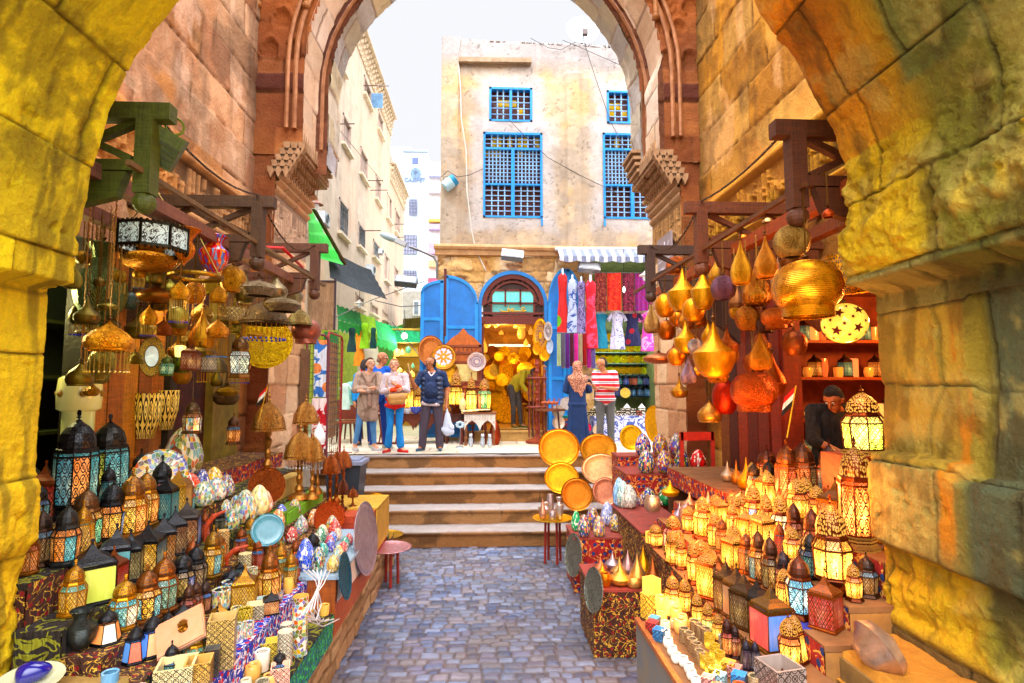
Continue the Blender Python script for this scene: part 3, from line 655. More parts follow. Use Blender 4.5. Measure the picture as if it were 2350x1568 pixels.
def lathe_mesh(kind,mat,n=28,**k):
 def mk():
  m=MB();P=PROF[kind]
  rr=[(r,z)for r,z in P]
  inner=k.get('inner')
  m.lathe(rr,n,us=1.0)
  return m.mesh(kind,MAT[mat],autosmooth=50)
 return cached(('l',kind,mat,n),mk)
def chain_mesh():
 def mk():
  m=MB();pts=[]
  for i in range(60):
   m.bar((.5*(i%2-.5),.5*((i//2)%2-.5),i/60),(.5*(.5-i%2),.5*((i//2)%2-.5),(i+1.15)/60),.9,.012)
  return m.mesh('chain',MAT['metal'])
 return cached('chain',mk)
def torus(m,Rr,r,c=(0,0,0),n=16,k=6,axis='x'):
 pts=[]
 for i in range(n+1):
  a=2*math.pi*i/n
  pts.append({'x':(c[0],c[1]+Rr*math.cos(a),c[2]+Rr*math.sin(a)),'y':(c[0]+Rr*math.cos(a),c[1],c[2]+Rr*math.sin(a)),'z':(c[0]+Rr*math.cos(a),c[1]+Rr*math.sin(a),c[2])}[axis])
 m.tube(pts,r,k,caps=False);return m
def fringe_mesh():
 def mk():
  m=MB()
  for i in range(26):
   a=2*math.pi*i/26;x,y=math.cos(a),math.sin(a)
   m.tube([(x,y,1),(x,y,.08)],.018,4)
  return m.mesh('bead_string',MAT['metal'])
 return cached('fringe',mk)
def bead_mesh():
 def mk():
  m=MB()
  for i in range(26):
   a=2*math.pi*i/26;m.sphere((math.cos(a),math.sin(a),0),.06,6,4)
  return m.mesh('bead',MAT['ceramic'])
 return cached('beads',mk)
def hang(kind,cx,cy,w,h,X,label,mat='hammered',col=BRASS,cat='hanging lamp',name='hanging_lamp',group=None,chain=True,ztop=None,lit=0.0,fringe=0,tilt=0,Y=None,cap=True):
 """a hanging lamp: seen centred at (cx, cy), w by h reference pixels, in the plane X (or Y)"""
 p=ptX(cx,cy,X)if Y is None else ptY(cx,cy,Y)
 s=scale_at(p);W=w*s/2;H=h*s
 t=thing(name,label,cat,(p.x,p.y,p.z-H/2),rnd.uniform(0,6),group)
 if tilt:t.rotation_euler=(R(tilt)*math.cos(3),R(tilt),t.rotation_euler.z)
 link('shade',lathe_mesh(kind,mat,32),t,rgba(col,lit),(W,W,H))
 top=max(z for r,z in PROF[kind])
 r0=[r for r,z in PROF[kind]if z==top][0]
 if cap:
  fh=min(.10,H*.16);link('cap',lathe_mesh('finial','metal',12),t,rgba(DKB),(W*.12+.008,W*.12+.008,fh),loc=(0,0,H*(.97 if r0<.2 else.99)))
  z0=H+fh*.9
 else:z0=H
 if chain:
  zt=(ztop or 3.56)-(p.z-H/2)
  if zt-z0>.03:link('chain',chain_mesh(),t,rgba('#8a6a3a'),(.007,.007,zt-z0),loc=(0,0,z0))
 if fringe:
  fw=fringe*s;link('fringe',fringe_mesh(),t,rgba('#b09048'),(W*.86,W*.86,fw),loc=(0,0,-fw))
  link('bead_row',bead_mesh(),t,rgba(rnd.choice(['#2040c0','#c8a030','#3080c0'])),(W*.86,W*.86,W*.86),loc=(0,0,-fw))
 return t
def poly(n,r,z,a0=0.0):return[(r*math.cos(a0+2*math.pi*i/n),r*math.sin(a0+2*math.pi*i/n),z)for i in range(n)]
LAN={'oct':dict(n=8,foot=[(.92,0),(1.0,.015),(1.0,.05),(.86,.07)],body=((.84,.08),(.92,.46)),shoulder=(.70,.56),neck=[(.72,.56),(.74,.58),(.66,.62)],dome=[(.66,.62),(.68,.68),(.60,.76),(.42,.83),(.2,.88),(.1,.90)],fin=(.16,.90)),'hexa':dict(n=6,foot=[(.98,0),(1.0,.02),(.92,.05),(.80,.08)],body=((.80,.09),(.94,.48)),shoulder=(.72,.58),neck=[(.76,.58),(.76,.60),(.68,.63)],dome=[(.68,.63),(.70,.69),(.62,.77),(.42,.84),(.18,.89),(.1,.91)],fin=(.15,.91)),'square':dict(n=4,foot=[(1.0,0),(1.0,.03),(.93,.05)],body=((.92,.055),(.92,.60)),shoulder=(.88,.62),neck=[(.98,.62),(.98,.65)],dome=[(.92,.65),(.84,.69),(.56,.74),(.32,.79),(.17,.86),(.07,.93)],fin=(.10,.92)),'flare':dict(n=6,foot=[(1.0,0),(1.0,.03),(.95,.06)],body=((.94,.07),(.66,.56)),shoulder=(.62,.60),neck=[(.70,.60),(.70,.63)],dome=[(.62,.63),(.60,.69),(.50,.77),(.30,.84),(.12,.89),(.08,.91)],fin=(.13,.91)),'tall':dict(n=8,foot=[(1.0,0),(1.0,.02),(.86,.05),(.82,.10),(.94,.12)],body=((.90,.13),(.90,.58)),shoulder=(.80,.62),neck=[(.86,.62),(.86,.65),(.76,.66)],dome=[(.76,.66),(.76,.72),(.66,.80),(.44,.86),(.2,.90),(.1,.92)],fin=(.16,.92)),'drumlit':dict(n=8,foot=[(.62,0),(.62,.10),(.7,.12),(.95,.17)],body=((.90,.19),(.98,.47)),shoulder=(.74,.57),neck=[(.78,.57),(.80,.60),(.72,.62)],dome=[(.72,.62),(.74,.69),(.64,.78),(.42,.85),(.18,.90),(.1,.92)],fin=(.15,.92)),}
def ring_faces(m,n,a,b,a0):
 A=poly(n,a[0],a[1],a0);B=poly(n,b[0],b[1],a0)
 for i in range(n):
  j=(i+1)%n;m.quad(A[i],A[j],B[j],B[i])
def lan_mesh(style,part,mat,idx=None):
 def mk():
  D=LAN[style];n=D['n'];a0=math.pi/n;m=MB();k=1/math.cos(math.pi/n)if n==4 else 1.0
  S=lambda q:(q[0]*k,q[1])
  (r0,z0),(r1,z1)=D['body'];rs,zs=D['shoulder']
  if part=='base':
   L=[S(q)for q in D['foot']]+[S((r0,z0))]
   for a,b in zip(L[:-1],L[1:]):ring_faces(m,n,a,b,a0)
   m.add(poly(n,L[0][0],0,a0),[tuple(range(n))])
  elif part=='frame':
   A=poly(n,r0*k,z0,a0);B=poly(n,r1*k,z1,a0);C=poly(n,rs*k,zs,a0);t=.05
   for i in range(n):
    j=(i+1)%n
    m.bar(A[i],B[i],t,t*1.1);m.bar(B[i],C[i],t,t*1.1);m.bar(A[i],A[j],t,.02);m.bar(B[i],B[j],t,.02);m.bar(C[i],C[j],t*.8,.016)
   L=[S(q)for q in D['neck']]
   for a,b in zip(L[:-1],L[1:]):ring_faces(m,n,a,b,a0)
  elif part=='pane':
   A=poly(n,r0*k*.985,z0,a0);B=poly(n,r1*k*.985,z1,a0)
   for i in([idx]if idx is not None else range(n)):
    j=(i+1)%n;w=math.dist(A[i],A[j]);h=(z1-z0)*2.2
    m.add([A[i],A[j],B[j],B[i]],[(0,1,2,3)],[[(i*.7,0),(i*.7+w,0),(i*.7+w,h),(i*.7,h)]])
  elif part=='shoulder':
   A=poly(n,r1*k*.985,z1,a0);B=poly(n,rs*k*.985,zs,a0)
   for i in range(n):
    j=(i+1)%n;w=math.dist(A[i],A[j]);m.add([A[i],A[j],B[j],B[i]],[(0,1,2,3)],[[(i*.9+.3,0),(i*.9+.3+w,0),(i*.9+.3+w*.9,.3),(i*.9+.3,.3)]])
  elif part=='dome':
   L=[S(q)for q in D['dome']];v=0
   nn=n if n==4 else 16
   prof=L if n==4 else D['dome']
   for a,b in zip(prof[:-1],prof[1:]):
    A=poly(nn,a[0],a[1],a0);B=poly(nn,b[0],b[1],a0);dv=math.hypot(a[0]-b[0],(a[1]-b[1])*2)
    for i in range(nn):
     j=(i+1)%nn;w=2*math.pi*.7/nn
     m.add([A[i],A[j],B[j],B[i]],[(0,1,2,3)],[[(i*w,v),(i*w+w,v),(i*w+w,v+dv),(i*w,v+dv)]])
    v+=dv
  elif part=='finial':
   r,z=D['fin'];M=Matrix.Translation((0,0,z))@Matrix.Diagonal((r,r,(1-z)*.75,1))
   m.lathe(PROF['finial'],10,M)
   pts=[(.09*math.cos(q*math.pi/5),0,1-(1-z)*.13+(1-z)*.15*math.sin(q*math.pi/5))for q in range(11)]
   m.tube(pts,.02,4,caps=False)
  return m.mesh(part,MAT[mat],autosmooth=35)
 return cached(('lan',style,part,mat,idx),mk)
def lantern(style,p,w,h,col,glass,lit,label,big=False,gm='fil',dm='pierced',group=None,rz=None,cat='lantern',name='lantern',shoulder=None,dlit=None):
 """stand a lantern at the place p; w, h in metres"""
 t=thing(name,label,cat,p,rz if rz is not None else rnd.uniform(0,.8),group)
 S=(w/2,w/2,h);n=LAN[style]['n'];t.rotation_euler=(R(rnd.uniform(-1.3,1.3)),R(rnd.uniform(-1.3,1.3)),t.rotation_euler.z)
 G=glass if isinstance(glass,(list,tuple))else[glass]
 lc=(lit if lit>.45 else 0)if dlit is None else dlit
 if style=='square':w*=.82
 if lit>=.45:col='#5c2c0c'
 if lit<.45:lit*=.5
 link('base',lan_mesh(style,'base','pierced_fine' if style in('tall','oct')and big else 'metal'),t,rgba(col,lc*.7),S)
 link('frame',lan_mesh(style,'frame','metal'),t,rgba(col),S)
 if big:
  for i in range(n):link('pane',lan_mesh(style,'pane',gm,i),t,rgba(G[i%len(G)],lit),S)
  if style!='square':link('shoulder_glass',lan_mesh(style,'shoulder','fil_fine'),t,rgba(shoulder or G[-1],lit),S)
 else:
  link('glass',lan_mesh(style,'pane',gm),t,rgba(G[0],lit),S)
  if style!='square':link('shoulder_glass',lan_mesh(style,'shoulder','fil_fine'),t,rgba(shoulder or G[-1],lit),S)
 link('dome',lan_mesh(style,'dome',dm),t,rgba(col,lc),S)
 link('finial',lan_mesh(style,'finial','metal'),t,rgba(col),S)
 return t
def tray_mesh(kind='metal',rim=.05,motif=False):
 def mk():
  m=MB();m.lathe([(.001,.012),(.5,.010),(.80,.010),(.84,.03),(.90,.035),(.93,.02),(.985,.045),(1.0,.05),(1.0,.03),(.94,0),(.8,-.02),(.001,-.02)],48)
  return m.mesh('plate',MAT[kind],autosmooth=40)
 return cached(('tray',kind),mk)
def tray_at(p,d,label,col=GOLD,mat='metal',face=(0,-1,.25),cat='tray',name='brass_tray',group=None,squash=1.0,deco=None,at_bottom=True):
 f=Vector(face).normalized();q=f.to_track_quat('Z','Y')
 t=thing(name,label,cat,p,0,group)
 t.rotation_euler=q.to_euler()
 link('plate',tray_mesh(mat),t,rgba(col),(d/2*squash,d/2,d/2))
 if deco:
  m=cached(('deco',deco),lambda:deco_mesh(deco));link('inlay',m,t,None,(d/2*squash,d/2,d/2))
 return t
def deco_mesh(kind):
 m=MB();
 if kind=='pearl':
  for i in range(8):
   a=2*math.pi*i/8
   for rr,s in((.34,.05),(.46,.08),(.6,.10)):
    for da in((-.16,.16)if rr>.5 else(0,)):m.lathe([(.001,.02),(s,.018),(s,.012)],10,Matrix.Translation((rr*math.cos(a+da),rr*math.sin(a+da),.0)))
  m.lathe([(.001,.02),(.08,.018),(.08,.012)],12)
  mt=m_plain('pearl_inlay','#d0d4f0','#b0b8e8',.2)
 else:
  for i in range(16):
   a=2*math.pi*i/16;torus(m,.13,.012,(.42*math.cos(a),.42*math.sin(a),.018),10,4,'z');torus(m,.10,.012,(.70*math.cos(a),.70*math.sin(a),.024),10,4,'z')
  torus(m,.25,.02,(0,0,.018),20,4,'z');torus(m,.56,.015,(0,0,.018),28,4,'z')
  mt=m_plain('enamel_inlay','#7a2c24','#4060a0',.3)
 return m.mesh('inlay',mt)
def stand_tray(cx,cyb,w,h,Y,zb,label,**k):
 """an upright leaning tray whose lower rim rests at height zb"""
 p=ptY(cx,cyb,Y);s=scale_at(p);d=h*s
 sq=(w/h)
 return tray_at((p.x,p.y,zb+d/2*.97),d,label,squash=sq,**k)
def table_lamp(p,w,h,label,shade='dome',col=BRZ,smat='engraved',sfrac=.42,scol=None,slit=0,group=None,beads=False):
 t=thing('table_lamp',label,'table lamp',p,rnd.uniform(0,3),group)
 hs=h*sfrac
 link('stem',lathe_mesh('stem','metal',18),t,rgba(col),(w*.36,w*.36,h-hs*.8))
 link('shade',lathe_mesh(shade,smat,28),t,rgba(scol or col,slit),(w/2,w/2,hs),loc=(0,0,h-hs))
 link('finial',lathe_mesh('finial','metal',10),t,rgba(col),(w*.07,w*.07,hs*.28),loc=(0,0,h-hs*.04))
 if beads:
  link('fringe',fringe_mesh(),t,rgba('#c0c0c0'),(w*.44,w*.44,h*.12),loc=(0,0,h-hs-h*.12));link('bead_row',bead_mesh(),t,rgba('#c0c8d0'),(w*.44,)*3,loc=(0,0,h-hs-h*.12))
 return t
def egg(p,w,h,label,mat='mosaic',col='#e0d8b0',group='mosaic glass egg lamps',tilt=0,parent=None):
 def mk():
  m=MB();m.lathe([(r,z*1.35)for r,z in PROF['egg']],28,us=1.0);return m.mesh('egg_shell',MAT[mat],autosmooth=60)
 me=cached(('egg',mat),mk)
 t=link('mosaic_egg',me,None,rgba(col),(w/2,w/2,h/1.35),loc=p,rot=(R(tilt),0,rnd.uniform(0,6)))
 tag(t,label,'mosaic egg',group);
 return t
def cup(p,w,h,label,kind='cup',mat='onyx',col='#e8d8b0',lit=0.0,group='candle cups',inner='#6a4a28'):
 t=link('candle_cup',lathe_mesh(kind,mat,24),None,rgba(col,lit),(w/2,w/2,h),loc=p,rot=(0,0,rnd.uniform(0,6)))
 tag(t,label,'candle cup',group)
 return t
def blob(name,caps,mat,parent=None,voxel=.012,smooth=3,color=None,loc=None):
 """caps: (p0, p1, r0, r1[, (sx, sy, sz)]) -> remeshed to ONE skin"""
 m=MB()
 for c in caps:
  p0,p1,r0,r1=Vector(c[0]),Vector(c[1]),c[2],c[3];sq=c[4]if len(c)>4 else(1,1,1)
  d=p1-p0;k=max(1,int(d.length/max(.015,min(r0,r1)*.45)))
  if d.length<1e-5:
   m.sphere(p0,r0,14,10,sq);continue
  n=14;t=d.normalized();a=Vector((0,1,0))if abs(t.y)<.9 else Vector((1,0,0));x=t.cross(a).normalized();y=x.cross(t)
  V=[];rings=[]
  for i in range(6):
   q=math.pi/2*(1-i/5);rings.append((p0-t*r0*math.sin(q),r0*max(.02,math.cos(q))))
  for i in range(1,6):rings.append((p0.lerp(p1,i/6),r0+(r1-r0)*i/6))
  for i in range(6):
   q=math.pi/2*(i/5);rings.append((p1+t*r1*math.sin(q),r1*max(.02,math.cos(q))))
  for cpt,rr in rings:
   for j in range(n):
    q=2*math.pi*j/n;o=(x*math.cos(q)+y*math.sin(q))*rr;V.append(cpt+Vector((o.x*sq[0],o.y*sq[1],o.z*sq[2])))
  F=[]
  for i in range(len(rings)-1):
   for j in range(n):F.append((i*n+j,i*n+(j+1)%n,(i+1)*n+(j+1)%n,(i+1)*n+j))
  F.append(tuple(range(n-1,-1,-1)));F.append(tuple((len(rings)-1)*n+j for j in range(n)))
  m.add(V,F)
 me=m.mesh(name,mat);o=link(name,me)
 r=o.modifiers.new('r','REMESH');r.mode='VOXEL';r.voxel_size=voxel;r.use_smooth_shade=True
 if smooth:s=o.modifiers.new('s','SMOOTH');s.factor=.5;s.iterations=smooth
 dg=bpy.context.evaluated_depsgraph_get();me2=bpy.data.meshes.new_from_object(o.evaluated_get(dg))
 if not me2.materials:me2.materials.append(mat)
 o.modifiers.clear();o.data=me2;bpy.data.meshes.remove(me)
 me2.polygons.foreach_set('use_smooth',[True]*len(me2.polygons))
 if parent:o.parent=parent
 if color:o.color=rgba(color)
 if loc is not None:o.location=loc
 return o
FY=12.5
def F_(px,py,dy=0.0):return ptY(px,py,FY+dy)
def cT(x,y):return(745.8+x*.366,y*.366)
hs=thing('shop_house','old plastered two storey shop house with blue latticed windows and rough stone ground floor','house',(0,0,0))
x0=F_(1012,300).x;x1=4.6;ztop=F_(1100,90).z;zled=F_(1100,572).z
def rect(c0,c1):
 a=F_(*cT(*c0));b=F_(*cT(*c1));return(a.x,b.x,b.z,a.z)
WINS=[rect((1030,548),(1300,768)),rect((1765,570),(2050,782)),rect((993,830),(1365,1370)),rect((1740,835),(2112,1378))]
def fac_ext(u,v,h,col,q):
 g=np.array(lin('#c0b8b6'));oc=np.array(lin('#e8be84'));wt=np.array(lin('#dcd8dc'));base=np.array(lin('#dcc6ac'));gy=np.array(lin('#b4aaa2'))
 c=np.ones_like(col)*base
 a=fbm(u*.9,v*.9,201);c=lerp(c,oc,(sstep(.52,.60,a)*.5)[...,None])
 b=fbm(u*1.1+7,v*.8,207);c=lerp(c,gy,(sstep(.52,.6,b)*.55)[...,None]);h=h+.006*sstep(.52,.54,b)
 top=sstep(zled+4.3,zled+4.9,v+.5*fbm(u*1.5,v*0+3,3));c=lerp(c,g,top[...,None]);h=h+.01*top
 for(a0,a1,b0,b1)in WINS:
  d=np.maximum(np.maximum(a0-u,u-a1),np.maximum(b0-v,v-b1));m=sstep(.45,.12,d+.35*(fbm(u*3,v*3,9)-.5));c=lerp(c,wt,(m*.7)[...,None]);h=h+.008*m
 st=sstep(.52,.68,fbm(u*5,v*.7,33));c=lerp(c,c*.8,(st*.5)[...,None])
 fn=fbm(u*9,v*9,15);c=c*(.86+.28*fn)[...,None]*.70
 cr=np.abs(fbm(u*2.2,v*2.2,71)-.5)<.004;c=np.where(cr[...,None],c*.6,c);h=np.where(cr,h-.008,h)
 for(a0,a1,zt)in((x0,F_(*cT(838,500)).x,99),(F_(*cT(1508,600)).x,F_(*cT(1600,600)).x,F_(*cT(1500,458)).z)):
  m=(u>a0)&(u<a1)&(v<zt);h=np.where(m,h+.06,h)
 return h,c
relief('upper_wall',x0,x1,zled,ztop,.03,lambda u,v,h:(u,FY-h,v-.028*(u-x0)*(v>ztop-.05)),rows=None,depth=0,rough=.012,off=0,cols=('#d8b890',),seed=101,extra=fac_ext,mat='plaster',parent=hs,holes=[(a+.03,b-.03,c+.03,d-.03)for a,b,c,d in WINS])
DOOR=(F_(1100,800).x,F_(1253,800).x);dcx=(DOOR[0]+DOOR[1])/2;dr=(DOOR[1]-DOOR[0])/2;dsp=F_(1177,702).z;dz0=F_(1177,987).z
SH=(F_(1362,800).x,F_(1512,800).x,PZ+.02,F_(1400,596).z)
def st_ext(u,v,h,col,q):
 oc=np.array(lin('#d0a468'));g=sstep(.5,.62,fbm(u*2,v*2,41));col=lerp(col,oc,(g*.6)[...,None]);bad=sstep(.62,.68,fbm(u*1.6+2,v*2,47));h=h-.05*bad;col=lerp(col,np.array(lin('#9a5c34')),(bad*.7)[...,None])
 return h+(fbm(u*10,v*10,4)-.5)*.05,col
relief('ground_floor_wall',x0-.05,x1,PZ,zled,.025,lambda u,v,h:(u,FY-.04-h,v),rows=courses(PZ,zled+.5,.33,.3,12),pitch=.62,joint=.02,depth=.02,rough=.05,off=.015,cols=('#d8bc9a','#c8a47c','#e0c8a8','#c09a70'),jcol='#8a6a4a',wob=.05,seed=103,extra=st_ext,parent=hs,holes=[lambda u,v:((np.abs(u-dcx)<dr-.04)&(v>dz0)&(v<dsp))|((v>=dsp-.02)&(np.hypot(u-dcx,v-dsp)<dr-.04)),lambda u,v:(u>SH[0])&(u<SH[1])&(v>SH[2])&(v<SH[3])])
led=MB();led.tube([(x0-.12,FY-.12,zled+.02),(1.2,FY-.13,zled+.0),(x1,FY-.12,zled-.02)],.07,8);led.box(x0-.1,x1,FY-.12,FY,zled-.16,zled-.02)
led.build('ledge',m_plain('ledge_stone','#c8a078','#a8805c'),hs)
bm=MB();bm.box(x0+.03,x0+.2,FY+.02,22,PZ,ztop-.03).box(x0+.03,x1,FY+.5,22,zled,ztop-.05).box(x0+.2,DOOR[0]-.35,FY+.03,FY+.5,PZ,zled).box(DOOR[1]+.12,SH[0]-.06,FY+.03,15.3,PZ,zled)
bm.build('house_core',m_plain('side_render','#b8a890','#988870'),hs)
a=F_(*cT(838,392));b=F_(*cT(1292,398));MB().bar((a.x,FY-.08,a.z),(b.x,FY-.08,b.z),.12,.11).build('timber',m_plain('grey_timber','#a89078','#7a644c'),hs)
def lattice(m,xa,xb,za,zb,nx,nz,y,r=.014):
 for i in range(1,nx):
  x=xa+(xb-xa)*i/nx;pts=[];rs=[]
  for k in range(nz*4+1):
   pts.append((x,y,za+(zb-za)*k/(nz*4)));rs.append(r*(1.5 if k%4==2 else(1.7 if k%4==0 else.8)))
  m.tube(pts,rs,6)
 for k in range(1,nz):
  z=za+(zb-za)*k/nz;m.tube([(xa,y,z),(xb,y,z)],r*.85,5)
BLUE='#2f9be0';SPD='#98bce0'
for wi,(a,b,c,d)in enumerate(WINS):
 big=wi>1
 wn=MB().box(a,b,FY-.03,FY+.12,d-.05,d).box(a,b,FY-.03,FY+.12,c,c+.045).box(a,a+.05,FY-.03,FY+.12,c,d).box(b-.05,b,FY-.03,FY+.12,c,d)
 mid=(a+b)/2
 if big:
  t1=c+(d-c)*.81;t2=c+(d-c)*.39
  wn.box(a+.05,b-.05,FY-.02,FY+.08,t1-.025,t1+.025).box(mid-.04,mid+.04,FY-.025,FY+.08,c+.045,t1-.025).box(a+.05,b-.05,FY-.02,FY+.075,t2-.02,t2+.02)
  wn.box(a+.0,a+.04,FY-.05,FY-.02,c-.18,c)if wi==3 else wn.box(b-.04,b,FY-.05,FY-.02,c-.18,c)
 else:wn.box(mid-.03,mid+.03,FY-.02,FY+.08,c+.045,d-.05)
 win=wn.build('window',MAT['paint'],hs,color=rgba('#2c94dc'))
 lt=MB()
 if big:
  lattice(lt,a+.05,b-.05,t1+.025,d-.05,9,3,FY+.03)
  for xa,xb in((a+.05,mid-.04),(mid+.04,b-.05)):
   lattice(lt,xa,xb,t2+.02,t1-.025,7,9,FY+.03,.0145);lattice(lt,xa,xb,c+.045,t2-.02,4,6,FY+.03,.0145)
 else:
  for xa,xb in((a+.05,mid-.03),(mid+.03,b-.05)):lattice(lt,xa,xb,c+.045,d-.05,3,5,FY+.03,.015)
 lt.build('lattice',MAT['paint'],win,color=rgba(SPD))
 pn=MB();nx=10 if big else 6;nz=8 if big else 4;r=random.Random(wi+3);mats=[m_plain('dark_brown_board%d'%wi,'#5a2418','#3a1810'),MAT['ceramic']]  # dark brown boards behind the lattice, some of them yellow
 for i in range(nx):
  for k in range(nz):
   xa=a+.05+(b-a-.1)*i/nx;xb=a+.05+(b-a-.1)*(i+1)/nx;za=c+.05+(d-c-.1)*k/nz;zb=c+.05+(d-c-.1)*(k+1)/nz
   yel=(big and k>=nz-2 and r.random()<(.3 if k==nz-1 else.12))or(not big and k in(1,2)and(r.random()<.45))
   pn.mi=1 if yel else 0;dd=.006*r.random();pn.box(xa,xb-.012,FY+.11-dd,FY+.13,za,zb-.012)
 pn.mi=0;pn.box(a,b,FY+.14,FY+.16,c,d)
 pn.build('pane',mats,win,color=rgba('#d8b010'))
cb=MB()
cb.tube([F_(*cT(*q),-.06)for q in((845,228),(832,350),(850,550),(855,750),(885,950),(890,1200),(920,1450),(945,1568),(1010,1700))],.014,5)
tag(cb.build('cable',MAT['plastic'],color=rgba('#d8d0c8')),'thick pale cable drooping down the left side of the plastered house','cable')
for k,(pl,lb)in enumerate((([(1290,240),(1400,300),(1480,312),(1560,270),(1600,250)],'dark cable looping along the parapet left of the satellite dish'),([(1620,250),(1700,500),(1790,760),(1860,900),(1960,1150)],'black cable running from the satellite dish down past the right windows'),([(1490,252),(1650,320),(1900,430)],'thin wire from the parapet across the top right plaster'),([(1045,640),(1250,850),(1400,990),(1600,1100),(1850,1220)],'thin slack wire crossing between the two big blue windows'),([(730,1110),(770,1070),(830,1110),(900,1100),(990,1060)],'thin wire holding the tin pail beside the big window'))):
 tag(MB().tube([F_(*cT(*q),-.07)for q in pl],.008,4).build('cable',MAT['plastic'],color=rgba('#4a4448')),lb,'cable')
p=F_(*cT(782,1150),-.18);pl=thing('tin_pail','dented white and turquoise tin hanging on the house corner','tin',p);pl.rotation_euler=(0,R(50),0)
MB().lathe([(.001,-.14),(.13,-.14),(.13,.06)],18).build('body',MAT['paint'],pl,autosmooth=40,color=rgba('#b8d8e8'));MB().lathe([(.131,.06),(.132,.16),(.001,.16)],18).build('label_band',MAT['paint'],pl,autosmooth=40,color=rgba('#1890c0'))
MB().tube([(-.12,0,.1),(-.2,0,0),(-.12,0,-.1)],.006,4).build('handle',MAT['metal'],pl,color=rgba('#666666'))
p=F_(*cT(1610,255),.3);ds=thing('satellite_dish','round white satellite dish standing on the house parapet','satellite dish',(p.x,p.y,ztop-.1))
MB().tube([(0,0,0),(0,0,.5)],.03,8).tube([(0,-.05,.22),(0,-.42,.28)],.015,6).build('mast',MAT['metal'],ds,color=rgba('#606468'))
MB().lathe([(.001,0),(.2,.02),(.38,.08),(.40,.10),(.38,.09)],32,Matrix.Translation((0,-.05,.5))@Matrix.Rotation(R(78),4,'X')).build('reflector',MAT['paint'],ds,autosmooth=50,color=rgba('#d4e4ea'))
MB().box(-.06,.06,-.5,-.40,.18,.30).build('receiver',MAT['plastic'],ds,color=rgba('#5a4a48'))
dw=thing('shop_doorway','arched shop doorway with carved brown fanlight and blue rim','doorway',(0,0,0))
def archbar(m,r0,r1,y0,y1,cx=dcx,z=dsp,n=28,a0=0,a1=math.pi):
 for i in range(n):
  A=a0+(a1-a0)*i/n;B=a0+(a1-a0)*(i+1)/n
  P=[(cx+r*math.cos(q),z+r*math.sin(q))for r,q in((r0,A),(r1,A),(r1,B),(r0,B))];m.ngon_prism(P,'y',y0,y1)
m=MB();archbar(m,dr-.05,dr+.03,FY-.13,FY);m.box(DOOR[0]-.03,DOOR[0]+.05,FY-.13,FY,dz0,dsp).box(DOOR[1]-.05,DOOR[1]+.03,FY-.13,FY,dz0,dsp)
m.build('blue_rim',MAT['paint'],dw,color=rgba('#1a84cc'))
zl=F_(1177,745).z
m=MB();archbar(m,dr-.15,dr-.05,FY-.10,FY-.02);m.box(DOOR[0]+.05,DOOR[1]-.05,FY-.12,FY,zl,zl+.16);m.box(DOOR[0]+.05,DOOR[1]-.05,FY-.09,FY-.02,zl+.22,zl+.27)
archbar(m,dr-.24,dr-.20,FY-.08,FY-.03)
for k in range(9):x=dcx+(k-4)*.15;m.box(x-.01,x+.01,FY-.08,FY-.03,zl+.16,zl+.24)
for zz in(dsp+.05,dsp+.34,dsp-.24):m.box(dcx-.5,dcx+.5,FY-.085,FY-.03,zz-.02,zz+.02)
for xx in(-.48,-.17,.17,.48):m.box(dcx+xx-.02,dcx+xx+.02,FY-.085,FY-.03,dsp-.02 if abs(xx)<.4 else dsp-.26,dsp+.36)
for xx in(-.6,.6):
 for zz in(dsp-.2,dsp+.05):m.box(min(dcx+xx,dcx+xx*.8),max(dcx+xx,dcx+xx*.8),FY-.08,FY-.03,zz-.015,zz+.015)
for k in range(12):
 a=math.pi*(k+.5)/12;m.bar((dcx+(dr-.22)*math.cos(a),FY-.055,dsp+(dr-.22)*math.sin(a)),(dcx+(dr-.08)*math.cos(a),FY-.055,dsp+(dr-.08)*math.sin(a)),.02,.04)
for zz in(dz0,):m.box(DOOR[0]+.05,DOOR[0]+.10,FY-.08,FY-.02,zz,zl).box(DOOR[1]-.10,DOOR[1]-.05,FY-.08,FY-.02,zz,zl)
m.build('fanlight_frame',MAT['wood'],dw,color=rgba('#6a2812'))
m=MB();archbar(m,.001,dr-.1,FY-.03,FY-.02);m.box(DOOR[0]+.08,DOOR[1]-.08,FY-.031,FY-.021,zl+.16,dsp);m.build('dark_glass',MAT['wood'],dw,color=rgba('#3a1c14'))
MB().box(dcx-.46,dcx+.46,FY-.045,FY-.035,dsp+.07,dsp+.32).build('upper_glass',MAT['glass'],dw,color=rgba('#50d8d0',.12))
MB().box(dcx-.46,dcx+.46,FY-.045,FY-.035,dsp-.22,dsp+.03).build('sign_glass',MAT['glass'],dw,color=rgba('#1c9c98',.04))
g=MB();zb=dsp-.12;Y_=FY-.055
def st_(pl,r=.013):g.tube([(dcx+a,Y_,zb+b)for a,b in pl],r,5)
st_([(.27,.05),(.24,.075),(.20,.06),(.20,.03),(.25,.012),(.30,.0),(.26,-.01),(.16,-.008),(.05,-.008),(.0,-.008)])
st_([(.0,-.008),(.015,.03),(-.01,.055),(-.035,.03),(-.02,.0),(-.0,-.02),(-.03,-.06),(-.07,-.07)])
st_([(-.02,-.005),(-.06,-.008),(-.075,.03),(-.10,.055),(-.125,.03),(-.10,.005),(-.08,-.0),(-.12,-.02),(-.2,-.02),(-.26,-.01),(-.28,.02)])
g.sphere((dcx-.10,Y_,zb+.11),.016,6,4);g.build('arabic_lettering',MAT['metal'],dw,color=rgba('#e0b020'))
MB().box(DOOR[0]-.25,DOOR[1]+.05,FY-.35,FY-.02,PZ,dz0-.03).box(DOOR[0]-.27,DOOR[1]+.06,FY-.37,FY+.2,dz0-.03,dz0).build('doorstep',m_plain('door_step_stone','#c09860','#8a6a40'),dw)
